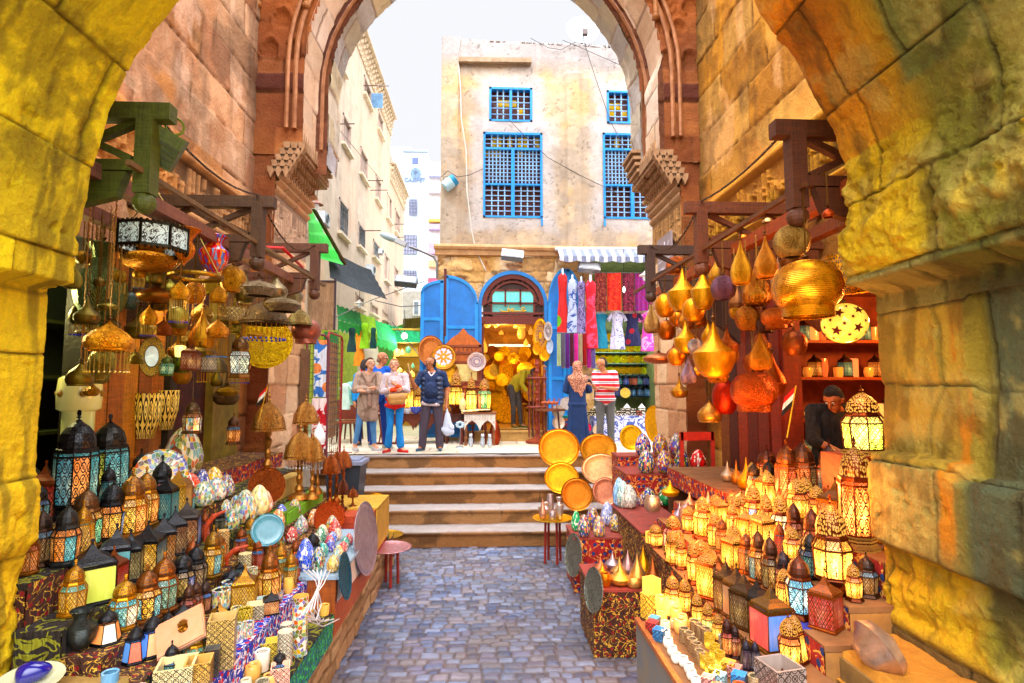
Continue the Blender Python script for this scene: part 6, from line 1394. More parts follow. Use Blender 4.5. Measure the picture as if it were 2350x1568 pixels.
LL=[('tall',cB,322,262,960,280,BLK,[T_,'#20889c',O_,T_],.12,'biggest black domed lantern with teal glass, right beside the near pier'),('tall',cB,556,285,850,250,'#262420',[T_,Gn,T_],.12,'tall black domed teal lantern, second beside the sun patterned drum'),('oct',cC,262,50,470,185,'#2a2a28',[T_,O_,O_],.12,'teal and orange lantern half hidden by the near pier'),('oct',cC,395,-95,335,215,DKB,['#50c8a0',T_,Am],.2,'bronze domed lantern with mint green glass stars'),('oct',cB,565,705,1120,200,BLK,[Am,Bl,O_],.25,'black domed lantern with amber and bright blue glass'),('oct',cB,712,665,1110,215,'#8a5a20',[O_,O_,Am],.3,'gold domed all orange glass lantern in the second row'),('oct',cB,800,635,1020,180,'#9a6a28',[O_,Am],.3,'smaller orange glass lantern just behind the other orange one'),('oct',cB,915,520,910,190,BLK,[Am,O_,'#c83020'],.25,'black domed lantern with amber and red glass left of the huge egg'),('oct',cB,1085,775,1000,100,DKB,[T_,Rd],.1,'small brown lantern in front of the orange mosaic egg'),('square',cC,435,285,690,262,BLK,['#b8c040',O_],.25,'wide black square lantern with arched green and orange panes'),('square',cC,590,185,590,190,BLK,['#208890','#186878'],.08,'black pointed square lantern with a plain teal side'),('square',cC,700,215,545,150,BLK,['#8a7a50','#706040'],.1,'narrow black pointed lantern with olive filigree'),('square',cC,815,160,480,190,BLK,[Am,'#205868'],.15,'black pointed lantern with a round gold rosette pane'),('square',cC,915,108,425,165,BLK,['#a86830','#285868'],.1,'black pointed lantern with rust brown glass'),('square',cC,1000,60,375,140,BLK,['#8a5838'],.1,'plain brown paned black pointed lantern'),('square',cC,1080,5,325,170,'#38302c',['#a06a48','#1c80c8'],.1,'last pointed lantern of its row with blue edge glass'),('oct',cC,652,525,865,205,'#b08020',[Wh,'#c8b040',T_],.3,'gold pierced dome lantern with white triangle glass'),('oct',cC,812,455,815,195,'#7a4a24',['#20a8b8',Am],.3,'bronze lantern with turquoise star glass'),('oct',cC,915,392,770,205,'#8a5420',['#508878','#60a090'],.15,'copper domed lantern with a ring and grey green glass'),('oct',cC,1042,350,670,180,BLK,['#1860b8','#806030'],.25,'black domed lantern with deep blue glass'),('oct',cC,1135,300,610,165,BLK,['#8a6a48','#605040'],.1,'dark domed lantern with brown filigree glass'),('oct',cC,1245,240,570,150,'#8a6420',['#30a0b0',Am],.3,'gold domed lantern with aqua glass near the eggs'),('hexa',cC,1300,190,380,110,'#9a5a24',[O_],.2,'small orange hexagonal lantern below the mosaic eggs'),('flare',cC,545,730,965,185,BLK,[Wh,O_],.25,'black flared lantern with white and orange arched panes'),('flare',cC,735,770,1015,165,BLK,['#e05838',Bl],.2,'front row flared lantern with red and blue panes'),('flare',cC,850,765,1048,180,BLK,['#e8a878','#1878e0'],.25,'front row flared lantern with peach and bright blue panes'),('flare',cC,950,755,960,120,BLK,[O_,Rd],.2,'front row small flared lantern with orange panes'),('square',cC,1055,700,895,125,BLK,['#b0a060','#807040'],.1,'small domed black box lantern with olive screen'),('hexa',cC,1085,560,850,105,'#4a2c1c',['#a83c28'],.1,'thin red paned lantern with a hooked top'),('hexa',cC,1140,540,810,100,'#4a2c1c',['#b84830','#804030'],.1,'second thin red paned lantern'),('hexa',cC,1200,545,765,100,'#3a2820',['#a85030',Bl],.1,'third thin lantern, red with a blue edge'),('hexa',cC,1380,465,640,150,'#22222a',['#28a8b8','#304858'],.1,'black dome lantern with aqua shoulder beside the cups'),('hexa',cC,1285,590,720,80,BLK,['#306878'],.1,'tiny black dark teal lantern left of the painted cups'),('hexa',cC,1330,570,700,75,BLK,['#284858'],.05,'tiny plain black lantern behind the painted cups'),('oct',cC,1642,325,690,165,'#8a5418',[O_,Am],.3,'large copper gold pierced lantern before the red zigzag cloth'),('square',cC,1440,380,500,60,BLK,['#205868'],.1,'tiny black lantern under the wooden arch'),('square',cC,1645,770,915,105,BLK,['#e09868'],.2,'small black lantern with salmon pane on an onyx box'),('hexa',cC,1708,1025,1200,115,BLK,['#1878b0'],.3,'small black lantern with a blue star pane near the street edge'),('hexa',cB,1305,900,1060,90,BLK,['#304030'],.05,'small pierced black lantern in front of the pale mosaic eggs')]
for st_k,f,cx,tp,bs,w_,mc_,gl_,li,lb in LL:
 px,py=f(cx,bs);_,pt=f(cx,tp);p=place(TLs,px,py-2);s=scale_at(p)
 lantern(st_k,p,w_*.3418*s,(py-pt)*s*1.0,mc_,gl_,li,lb,big=w_>140,gm='glass' if 'arched' in lb or 'peach' in lb or 'red and blue' in lb or 'plain teal' in lb else('fil_star' if 'star' in lb else 'fil_fine' if w_<170 else 'fil'),group='lanterns on the left stall')
EG=[('m',1058,350,680,245,'#d8d080','huge yellow green egg, tallest of all'),('o',1098,612,822,170,'#d04818','fat orange red egg before the huge one'),('o',1185,590,790,110,'#1c3c90','cobalt blue egg behind the orange red one'),('o',1265,562,745,130,'#e0b030','tall golden yellow egg with few dark chips'),('m',1190,765,930,150,'#d8e0a0','pale green egg left of the white blue one'),('m',1280,735,890,130,'#d0dcf0','white egg with blue chips'),('m',1345,712,860,110,'#a06040','blue orange brown egg at the back of the cluster'),('m',1460,748,880,90,'#c8e0d0','white green small egg at the back'),('o',1507,728,840,80,'#d88080','pink egg at the back of the cluster'),('m',1410,790,950,100,'#90c8b8','sea green egg in the middle'),('o',1600,772,930,120,'#e08860','salmon orange egg at the right back'),('o',1565,800,1000,140,'#e8d898','cream beige egg at the right front'),('m',1345,840,1020,95,'#b8c8a0','greyish green egg at the left front'),('m',1470,840,1060,155,'#c8d0b0','large white black chip egg at the front centre'),('m',1385,950,1090,100,'#70b078','emerald green front egg'),('o',1655,800,930,60,'#e8a088','narrow peach egg at the right edge'),('o',1680,1045,1150,82,'#d8b868','straw yellow egg on the dark dish'),('o',1790,1022,1125,80,'#c82830','ruby red egg on the dark dish'),('m',1720,1020,1090,55,'#60b098','green egg at the back of the dish'),('m',1855,905,1010,65,'#a0a8b0','grey black egg behind the dish'),('m',1835,980,1080,75,'#90b0c0','grey blue egg leaning at the dish rim'),('m',1865,960,1060,70,'#e0b8c8','pinkish egg behind the dish rim')]
TH=[('o',1880,262,468,120,'#2858c8','big royal blue egg at the box corner'),('m',1968,318,475,90,'#181828','near black egg beside the royal blue one'),('o',2068,372,482,88,'#d8a858','sandy front egg closest to the street'),('m',1945,225,325,90,'#b0c8b8','white green egg in the second line'),('o',1985,180,300,80,'#20805c','bottle green egg in the second line'),('o',1995,165,260,75,'#e0c0a0','beige egg at the back line'),('o',2000,288,380,75,'#20a898','turquoise egg in the middle'),('o',2050,265,345,70,'#2038a0','navy egg in the middle'),('o',2045,235,310,65,'#c83058','crimson egg in the middle'),('o',2065,212,290,60,'#3868c8','blue egg in the back line'),('o',2100,190,270,55,'#e0b8a0','pinkish beige egg in the back line'),('o',2105,305,390,70,'#e0b070','orange beige egg at the right side'),('o',2135,280,350,65,'#d02038','scarlet egg at the right side'),('o',2150,245,320,60,'#28907c','green egg at the right back'),('o',2175,225,300,55,'#d83050','rose red egg at the far right'),('m',2090,320,410,60,'#a0c8d0','pale aqua egg near the sandy one'),('o',1905,265,350,80,'#3060c0','second blue egg behind the royal blue one')]
for f,L,ext in((cB,EG,' on the left stall'),(cC,TH,' on the cloth topped cabinet')):
 for k,cx,tp,bs,w_,c_,lb in L:
  px,py=f(cx,bs);_,pt=f(cx,tp)
  if f is cC:p=ptZ(px,py,.84);p.x=min(max(p.x,-1.6),-1.05)
  else:p=place(TLs,px,py)
  s=scale_at(p);egg(p,w_*.3418*s,(py-pt)*s,'mosaic glass '+lb+ext,'mosaic_multi' if k=='m' else 'mosaic',c_)
cbn=thing('egg_cabinet','orange brown wooden cabinet with white cloth top carrying the small mosaic eggs','cabinet',(-1.38,5.15,.38))
MB().box(-.33,.22,-.62,.75,0,.43).build('body',MAT['wood'],cbn,color=rgba('#a0562a'));MB().box(-.35,.25,-.65,.78,.43,.458).build('cloth_top',MAT['cloth'],cbn,color=rgba('#a0b4c4'))
MB().quad((.235,-.62,.25),(.235,.6,.2),(.235,.6,.44),(.235,-.62,.44)).build('white_cloth',MAT['cloth'],cbn,color=rgba('#d8ccc4'))
cb2=thing('orange_crate','orange red crate with yellow cloth holding the brass lamp group at the stair end','crate',(-1.5,6.6,.38));MB().box(-.35,.28,-.5,.55,0,.55).build('body',MAT['wood'],cb2,color=rgba('#a84818'));MB().box(-.37,.30,-.2,.57,.55,.57).box(.285,.30,-.2,.57,.1,.56).build('cloth',MAT['cloth'],cb2,color=rgba('#c8a050'))
tray_at(ptX(791,1322,-1.1),.36,'blue and black patterned plate leaning on the cabinet\'s street side','#306888','engraved',(1,-.02,.15),squash=.9,name='wall_plate',cat='plate')
tray_at(ptX(838,1235,-1.12),.66,'big silver tray wrapped in clear film leaning at the crate\'s street side','#b8b0c4','metal',(1,-.10,.12),name='silver_tray')
tray_at(ptX(614,1216,-1.75),.25,'round plate half blue half cream leaning among the eggs','#508898','ceramic',(.5,-1,.3),name='wall_plate',cat='plate')
for i,(px,py,X,d_,c_,lb)in enumerate(((612,1115,-2.1,.34,'#8a4a20','round wooden mirror frame with brown carving leaning under the green cloth'),(756,1188,-1.6,.32,'#b05018','round orange wooden mirror frame leaning on the crate'),(108,1370,-2.62,.3,'#a03814','red brown carved round plate half hidden by the near pier'))):
 tray_at(ptX(px,py,X),d_,lb,c_,'engraved',(.6,-1,.2),name='round_mirror',cat='mirror')
tray_at(ptX(370,1085,-2.5),.36,'round stained glass disc in red, green and yellow behind the black lantern','#c8a060','mosaic_multi',(.5,-1,.3),name='glass_disc',cat='disc')
for i,(px0,py0,px1,py1)in enumerate(((492,1178,470,1245),(545,1265,520,1305))):
 p=place(TLs,px1,py1);s=scale_at(p);m=MB();a=Vector((0,0,0));b=Vector(((px0-px1)*s+.05,.05,(py1-py0)*s));m.tube([a,(0,0,b.z*.5),(b.x*.4,.02,b.z*.85),b],[.012,.018,.02,.008],8)
 tag(m.build('wooden_horn',MAT['wood'],color=rgba('#b04a18'),loc=p),['curved reddish wooden horn standing among the pale eggs','shorter curved wooden horn below the first one'][i],'horn')
CU=[('cup',1312,790,120,125,'mosaic_multi','#e0c890','painted cup with red and blue diamonds, nearest'),('cup',1385,715,130,120,'mosaic_multi','#b0d0e0','wide painted cup with a blue beaded rim'),('cup',1522,590,72,95,'mosaic_multi','#e8d8b0','painted cup at the back, left'),('cup',1572,585,60,80,'mosaic_multi','#e8c8a0','painted cup at the back, right'),('cup',1600,665,78,90,'mosaic_multi','#e8d890','painted cup with yellow lozenges'),('cup',1625,630,60,70,'mosaic_multi','#e0d0b0','painted cup behind the lozenge cup'),('cup',1668,705,75,65,'mosaic_multi','#e8e0d0','low painted cup at the cloth edge'),('cup',1695,680,65,62,'mosaic_multi','#d8c8a8','second low painted cup at the cloth edge'),('cup',1470,855,108,120,'fil_star','#e8c850','yellow cup with black zigzag bands'),('cup',1412,935,100,95,'mosaic_multi','#e8e0d0','white painted cup in front'),('cup',1492,915,85,90,'mosaic_multi','#e8e0d8','white painted cup with chevrons'),('cup',1590,1100,100,125,'onyx','#f0e8d8','tall white onyx cup with dark filigree'),('pot',1527,1115,110,110,'onyx','#e0a030','round amber onyx globe'),('pot',1483,1205,82,72,'onyx','#e8dcb8','cream onyx pot, front left'),('pot',1440,1250,85,75,'onyx','#f0d8b0','pale orange onyx pot at the very front'),('pot',1535,1195,100,95,'onyx','#e8c060','yellow onyx pot under the globe'),('pot',1640,1260,100,85,'onyx','#e8a858','orange onyx pot at the bottom right'),('pot',1700,1245,65,75,'onyx','#e8d0a0','small beige onyx pot at the bottom right')]
for k,cx,bs,w_,h_,mt,c_,lb in CU:
 px,py=cC(cx,bs);p=place(TLs,px,py);s=scale_at(p);cup(p,w_*.3418*s,h_*.3418*s,lb+' on the left stall',k,mt,c_,group='cups on the left stall')
def prism_box(p,w,h,n,mat,col,label,top='open',cat='candle box',name='candle_box',lit=0,rz=.3,group=None):
 k=1/math.cos(math.pi/n)if n==4 else 1;m=MB();r_=w/2*k
 A=poly(n,r_,0,math.pi/n);B=poly(n,r_,h,math.pi/n);C=poly(n,r_*.86,h,math.pi/n);D=poly(n,r_*.86,h*.55,math.pi/n)
 for i in range(n):
  j=(i+1)%n;m.mi=0;L=math.dist(A[i],A[j])*4;m.add([A[i],A[j],B[j],B[i]],[(0,1,2,3)],[[(i*L*2.2,0),(i*L*2.2+L*2.2,0),(i*L*2.2+L*2.2,h*9),(i*L*2.2,h*9)]]);m.mi=1;m.quad(B[i],B[j],C[j],C[i]).quad(C[i],C[j],D[j],D[i])
 m.add(D,[tuple(range(n))])
 t=m.build(name,[MAT[mat],MAT['onyx']],color=rgba(col,lit),loc=p,rot=(0,0,rz));tag(t,label,cat,group);return t
for cx,bs,w_,h_,n,mt,c_,lb in((1310,1240,165,320,4,'fil','#b89858','tall black edged square filigree box with arched top'),(1742,1110,100,220,12,'fil_fine','#e8dcc0','tall cream cylinder with black filigree'),(1838,1120,105,380,12,'mosaic_multi','#d8a040','tallest cylinder, mosaic of blue, red and yellow tiles'),(1480,640,70,60,4,'fil_star','#c8a838','small olive square box by the cups'),(1545,790,110,90,4,'fil_fine','#d8c8a0','open cream square box'),(1592,740,70,80,4,'fil_fine','#b8c8c0','open greyish square box'),(1476,460,90,140,6,'fil_fine','#f0e0b0','scalloped cream cup box at the back'),(1325,400,75,190,12,'fil_fine','#e8c080','cream filigree tube beside the little orange lantern'),(1755,870,90,100,6,'fil_fine','#f4ecd8','white scalloped cup between the tall cylinders'),(1640,1030,110,130,4,'fil','#e8c858','yellow onyx box carrying a small black lantern'),(1712,1235,120,120,4,'fil','#f0b098','salmon onyx box behind the blue star lantern'),(1250,1260,90,180,4,'fil','#282018','dark arched filigree box at the bottom'),(1010,1290,230,190,4,'fil','#c8b888','large white onyx box with an arched lattice front'),(1160,1270,160,190,4,'fil','#b88c28','large yellow onyx box with black lattice arch')):
 px,py=cC(cx,bs);p=place(TLs,px,min(py,1590));s=scale_at(p);prism_box(p,w_*.3418*s,h_*.3418*s,n,mt,c_,lb+' on the left stall front')
p=place(TLs,*cC(1040,1085));m=MB();m.box(-.12,.12,-.10,.10,-.02,.0);m.box(-.115,.115,-.095,.095,0,.010);t=m.build('onyx_slab',MAT['onyx'],color=rgba('#b8805c'),loc=(p.x+.02,p.y-.05,p.z+.20),rot=(R(38),R(-24),.3));tag(t,'tilted white and orange veined onyx slab with a small black hand emblem','onyx slab')
m=MB();m.lathe([(.001,.004),(.036,.004),(.036,0)],14);[m.tube([(-.026+.013*k,.02,.004),(-.030+.015*k,.05+.018*math.sin(k*.8),.004)],.007,5)for k in range(5)];m.build('hand_emblem',MAT['engraved'],t,color=rgba('#8a5c24'),loc=(.02,.0,.011),scale=(.7,.7,1))
d=thing('egg_dish','shallow pale oval dish holding a glossy dark blue egg on the near bench slab','dish',(-2.06,2.74,.93));MB().lathe([(.001,0),(.08,.005),(.16,.05),(.165,.05),(.10,-.005),(.001,-.01)],28).build('dish',MAT['ceramic'],d,smooth=True,color=rgba('#c8c8a8'),rot=(R(8),R(4),0),loc=(0,0,.012),scale=(.8,.8,.8))
tag(link('blue_egg',lathe_mesh('egg','ceramic'),None,rgba('#101c78'),(.05,.05,.13),loc=Vector((-2.12,2.74,.99)),rot=(0,R(86),.5)),'glossy dark blue egg lying in the pale dish','egg')
tag(link('ribbed_pot',lathe_mesh('urn','ribbed'),None,rgba('#3a4040'),(.07,.07,.2),loc=place(TLs,*cC(375,1010))),'dark ribbed metal pot at the near lower end of the stall','pot')
for i in range(7):
 a=ptX(*cC(1870+30*i,470),-1.15);b=ptX(*cC(1990-25*i,700+15*i),-1.10);c_=ptX(*cC(1900+35*i,800),-1.12);pts=[a,a.lerp(b,.4)+Vector((.03,.05*math.sin(i),.02)),b,b.lerp(c_,.5)+Vector((.02,-.04*math.cos(i*2),-.04)),c_]
 tag(MB().tube(pts,.004,4).build('lamp_cable',MAT['plastic'],color=rgba('#e0e0e0')),f'white lamp cable drooping down the orange cabinet, {ORD[i]} from its near edge','cable','white cables of the egg lamps')
for f,cx,tp,bs,w_,kw in((cB,1625,165,670,215,dict(label='tall brass domed table lamp left of the grid racks')),(cB,1768,165,560,165,dict(label='second tall domed brass lamp with its shade against the wall end')),(cB,1838,370,830,205,dict(label='engraved mushroom shade lamp on the green cloth',beads=True)),(cB,1925,400,830,140,dict(label='bead fringed brass lamp behind the mushroom shade one',beads=True)),(cB,1962,315,800,90,dict(label='twisted bronze lamp with a white glass flame shade',shade='onion',smat='glass',scol='#d8e8f0',sfrac=.32)),(cB,2045,535,900,130,dict(label='brown copper lamp with a small bell shade at the street side',sfrac=.35,col='#8a4a28')),(cB,2088,510,860,100,dict(label='copper bell lamp just behind the first bell lamp',sfrac=.35,col='#8a4a28')),(cB,2135,500,800,110,dict(label='copper bell lamp nearest the bin',sfrac=.4,col='#9a5834')),(cB,2130,700,900,90,dict(label='short pierced dark lamp on the crate',sfrac=.5,col='#5a3020')),(cB,2200,760,880,70,dict(label='small copper jug lamp on the crate\'s corner',sfrac=.5,col='#8a4a2c')),(cB,1855,540,600,30,dict(label='tiny dark stand on the green cloth',sfrac=.5))):
 px,py=f(cx,bs);_,pt=f(cx,tp);X=-2.32 if cx<1800 else(-2.1 if cx<1980 else-1.62);z0=1.31 if cx<1800 else(1.1 if cx<1980 else.95)
 p=ptZ(px,py,z0);p.x=min(max(p.x,-2.5),-1.3);s=scale_at(p);table_lamp(p,w_*.3418*s,(py-pt)*s,group='brass table lamps at the far end of the left stall',**kw)
gt=thing('cloth_table','table under lime green cloth carrying the tall brass lamps','table',(-2.2,6.1,.4));MB().box(-.38,.28,-.55,.7,0,.69).build('cloth',MAT['cloth'],gt,color=rgba('#6a8a18'));MB().box(.285,.30,-.5,.65,.1,.68).build('hanging_edge',MAT['cloth'],gt,color=rgba('#7ab020'))
tag(MB().box(-.3,.3,-.5,.5,0,.18).build('box',MAT['cloth'],color=rgba('#c0a060'),loc=(-2.45,6.3,1.11)),'cream box under the two tallest brass lamps','box')
def flag(px,py,X,h,label):
 p=ptX(px,py,X);t=thing('small_flag',label,'flag',p);MB().tube([(0,0,0),(h*.22,0,h)],.005,5).build('staff',MAT['wood'],t,color=rgba('#d8a838'))
 for k,c_ in enumerate(('#d01818','#f0e8e0','#181010')):
  m=MB();a,b=h*(1-.13*k),h*(1-.13*(k+1));m.quad((a*.22,0,a),(b*.22,0,b),(b*.22-.16*h*1.4,.01,b-.22*h),(a*.22-.16*h*1.4,.01,a-.22*h));m.build(['red_band','white_band','black_band'][k],MAT['cloth'],t,color=rgba(c_))
flag(593,968,-2.3,.36,'small red white black flag stuck in the left stall above the brass lamps');flag(1806,1005,2.2,.38,'small red white black flag leaning above the right stall\'s lanterns')
def bracket(side,Y,xo,ztop,col,label,drop=.5,plate=False):
 xw=XL if side<0 else XR;t=thing('wall_bracket',label,'bracket',(xo,Y,ztop));d=xw-xo;s=1 if d>0 else-1
 MB().bar((-s*.14,0,0),(d,0,0),.085,.10).build('top_beam',MAT['wood'],t,color=rgba(col));MB().bar((0,0,-.33),(d,0,-.33),.07,.065).build('lower_beam',MAT['wood'],t,color=rgba(col))
 MB().box(-.048,.048,-.048,.048,-drop,.0).build('post',MAT['wood'],t,color=rgba(col));MB().sphere((0,0,-drop-.05),.065,12,8).build('ball',MAT['wood'],t,color=rgba(col))
 m=MB();a=s*.08;w_=(abs(d)-.1)/2
 for k in range(2):
  x0_,x1_=a+s*w_*k,a+s*w_*(k+1);m.bar((x0_,0,-.29),(x1_,0,-.05),.05,.04).bar((x0_,.02,-.05),(x1_,.02,-.29),.05,.04)
 m.build('lattice',MAT['wood'],t,color=rgba(col))
 x1_=d*.95;P=[(0,0)]
 m=MB();m.ngon_prism([(x1_,-.37),(s*.1,-.37),(s*.15,-.52),(d*.45,-.62),(d*.6,-.82),(d*.8,-.95),(x1_,-1.1)],'y',-.03,.03);m.build('curved_brace',MAT['wood'],t,color=rgba(col))
 return t
for i,(Y,c_,lb)in enumerate(((3.32,'#4c5418','moss green wooden bracket with a turned ball nearest on the left'),(4.95,'#4a3018','brown latticed wooden bracket in the middle of the left wall'),(6.6,'#54301c','dark latticed wooden bracket by the left arch pier'))):bracket(-1,Y,-2.02,3.93,c_,lb)
for i,(Y,c_,lb)in enumerate(((3.25,'#5c3014','red brown wooden bracket with a turned ball nearest on the right'),(4.77,'#6c3818','red brown latticed bracket in the middle of the right wall'),(6.3,'#40281c','dark brown latticed bracket by the right arch pier'))):bracket(1,Y,1.9,3.88,c_,lb)
for X,z,s,c_,lb in((-2.3,3.55,-1,'#7a5040','brown rail beam under the left brackets'),(-2.75,3.5,-1,'#6a3c2c','dark red rail beam along the left shop front'),(-2.02,3.56,-1,'#6a5030','thin outer pole carrying the left hanging lamps'),(2.2,3.5,1,'#a04c20','orange red rail beam under the right brackets'),(2.6,3.5,1,'#7a4020','inner red rail beam above the right shop'),(1.9,3.5,1,'#6a3c1c','thin outer pole carrying the right hanging lamps')):
 w_=.03 if 'pole' in lb else.09;tag(MB().bar((X,3.15,z),(X,7.0,z),w_).build('rail_beam',MAT['wood'],color=rgba(c_)),lb,'beam')
def chainline(pts,label):
 m=MB();k=0
 for a,b in zip(pts[:-1],pts[1:]):
  a,b=Vector(a),Vector(b);n=max(2,int((b-a).length/.035))
  for i in range(n):p,q=a.lerp(b,i/n),a.lerp(b,(i+1.2)/n);k+=1;m.bar(p,q,.016 if k%2 else.006,.006 if k%2 else.016)
 tag(m.build('chain',MAT['metal'],color=rgba('#5a4430')),label,'chain')
def sag(a,b,d,n=7):a,b=Vector(a),Vector(b);return[a.lerp(b,i/n)-Vector((0,0,d*4*(i/n)*(1-i/n)))for i in range(n+1)]
chainline(sag((-2.02,3.32,3.98),(-2.02,4.95,4.0),.12),'iron chain looped between the first two left brackets');chainline(sag((-2.02,4.95,4.0),(-2.02,6.6,3.98),.25),'iron chain looped between the last two left brackets')
chainline(sag((1.9,3.25,3.94),(1.9,4.77,3.94),.06),'iron chain looped between the first two right brackets');chainline(sag((1.9,4.77,3.94),(1.9,6.3,3.94),.22),'iron chain looped between the last two right brackets')
tag(MB().tube([ptX(*cL(1400,325),-2.3),ptX(*cL(1620,335),-2.3),ptX(*cL(1760,470),-2.3)],.018,6).build('red_pipe',MAT['paint'],color=rgba('#c83420')),'bright red pipe bending under the third left bracket','pipe')
p=ptX(374,335,-2.0);fb=thing('hanging_box','moss green slatted wooden box hung tilted from the first left bracket','box',p);fb.rotation_euler=(R(20),R(25),R(30))
MB().box(-.1,.1,-.08,.08,-.12,.10).build('body',MAT['wood'],fb,color=rgba('#4e5c10'));m=MB();[m.box(-.102,.102,-.09,-.08,-.1+.035*k,-.08+.035*k)for k in range(4)];m.build('slat',MAT['wood'],fb,color=rgba('#39440c'));torus(MB(),.05,.008,(0,0,.14),14,5,'y').build('ring',MAT['metal'],fb,color=rgba('#6a7a30'))
lw=thing('wood_panelling','orange wood panelled shop front with brass screens in the left recess','shop front',(0,0,0))
WF=m_plain('varnished_planks','#c07818','#8a4a0c',.5,nscale=4)
[MB().box(-3.2,-3.1+.006*(k%2),4.55+k*.2,4.74+k*.2,.4,3.45).build('plank',MAT['wood'],lw,color=rgba(['#b87420','#a0601c','#c08028','#8c5418','#b06c20'][k]))for k in range(5)];MB().box(-3.25,-3.2,4.5,5.6,.4,3.45).box(-3.1,-3.07,4.55,5.55,1.6,1.68).build('backing',WF,lw);MB().box(-3.22,-3.08,4.40,4.52,.4,3.45).box(-3.22,-3.06,5.58,5.70,.4,3.45).build('dark_post',MAT['wood'],lw,color=rgba('#2c2414'))
MB().box(-3.25,-3.15,5.7,6.9,.4,3.45).build('red_curtain',m_plain('dark_red_curtain','#4a1408','#2a1008'),lw)
MB().box(-3.16,-3.06,6.45,7.1,.4,3.4).build('yellow_board',m_plain('olive_board','#8a7418','#5a4c10'),lw)
for i,(px,py,w_,h_)in enumerate(((330,953,38,100),(378,940,28,88))):
 a=ptX(px-w_/2,py-h_/2,-3.08);b=ptX(px+w_/2,py+h_/2,-3.08);y0_,y1_=sorted((a.y,b.y));z0_,z1_=sorted((a.z,b.z));t=thing('wall_sconce',['half round brass screen sconce glowing yellow on the orange planks','second narrower brass screen sconce on the orange planks'][i],'sconce',(-3.08,(y0_+y1_)/2,z0_));L=(y1_-y0_)*.5;H=z1_-z0_
 MB().lathe([(L*.6,0),(L*.95,H*.5),(L,H)],14,a0=-math.pi/2,a1=math.pi/2,us=6).build('screen',MAT['fil'],t,color=rgba('#b89020',.12))
for k in range(5):
 z=.9+k*.5;tag(MB().box(-4.35,-3.9,3.25,6.9,z-.03,z).build('shop_shelf',MAT['wood'],color=rgba('#2c3818')),f'dark green {["lowest", "second", "third", "fourth", "top"][k]} shelf deep in the left shop','shelf')
r=random.Random(21);DC=['#c8a830','#508830','#286048','#b88a28','#88a040','#c8d0a0']
for i in range(22):
 px=r.uniform(150,300);py=r.uniform(680,1000);X=-3.5-.35*r.random();k=r.choice(['globe','teardrop','onion','collar','bowl']);s_=r.uniform(16,34)
 p=ptX(px,py,X)
 if p.y>6.8:continue
 t=link('shop_ornament',lathe_mesh(k,'engraved',16),None,rgba(DC[i%6]),(s_*scale_at(p)/2,)*2+(s_*scale_at(p),),loc=p);tag(t,f'dim {["gold", "green", "teal", "brass", "olive", "pale green"][i % 6]} metal ornament in the shadowed left shop, {["upper", "middle", "lower"][min(2, int((py-680)/107))]} shelves','ornament','ornaments in the shadows of the left shop')
lamp('left_shop_fill',(-3.7,4.3,3.0),90,(1,.9,.35),.1);lamp('left_shop_fill',(-2.9,5.3,3.2),26,(1,.8,.3),.1);lamp('left_shop_fill',(-2.75,6.3,3.1),16,(1,.75,.3),.1)  # fill lamps added to brighten the dark left recess
added_bulb=thing('bare_bulb','small added bulb brightening the recess behind the hanging brass in the left shop','bulb',(-3.7,4.3,3.12));MB().sphere((0,0,0),.04,10,8).build('bulb',MAT['glass'],added_bulb,color=rgba('#fff0a0',1));MB().tube([(0,0,.03),(0,0,.4)],.006,4).build('cord',MAT['plastic'],added_bulb,color=rgba('#222222'))  # warm bulb added inside to go with the recess fill
tray_at(ptX(608,785,-2.6),.62,'great engraved yellow brass tray hanging by the left arch pier','#d0b820','engraved',(.55,-1,0),name='brass_tray')
tray_at(ptX(588,720,-2.9),.3,'round brass plate above the great yellow tray','#b8902c','engraved',(.6,-1,0),name='brass_plate',cat='plate')
sd_=thing('sun_drum_lamp','cream drum lamp with embossed suns on a cylinder beside the near pier','lamp',place(TLs,172,1090));p=sd_.location;s=scale_at(p)
zc=ptX(172,945,p.x).z-p.z;zt=ptX(172,862,p.x).z-p.z
MB().lathe([(.001,0),(.10,0),(.10,zc),(.001,zc)],24).build('cylinder',MAT['glass'],sd_,autosmooth=40,color=rgba('#c8c878',.06));MB().lathe([(.10,zc),(.135,zc+.02),(.14,(zc+zt)/2),(.13,zt-.02),(.10,zt)],28,cap1=True).build('shade',MAT['glass'],sd_,autosmooth=60,color=rgba('#d8d080',.08))
for k in range(6):
 a=k*1.05+.2;m=MB();M_=Matrix.Translation((.138*math.cos(a),.138*math.sin(a),(zc+zt)/2))@Matrix.Rotation(a,4,'Z')@Matrix.Rotation(R(90),4,'Y')
 pts=[];m.sphere(M_@Vector((0,0,0)),.022,8,6)
 for j in range(14):q=j*2*math.pi/14;c1,c2,c3=(.02*math.cos(q-.2),.02*math.sin(q-.2)),(.036*math.cos(q),.036*math.sin(q)),(.02*math.cos(q+.2),.02*math.sin(q+.2));m.add([M_@Vector((*c,.003))for c in(c1,c2,c3)],[(0,1,2)])
 m.build('sun_emblem',MAT['paint'],sd_,color=rgba('#a07818'))
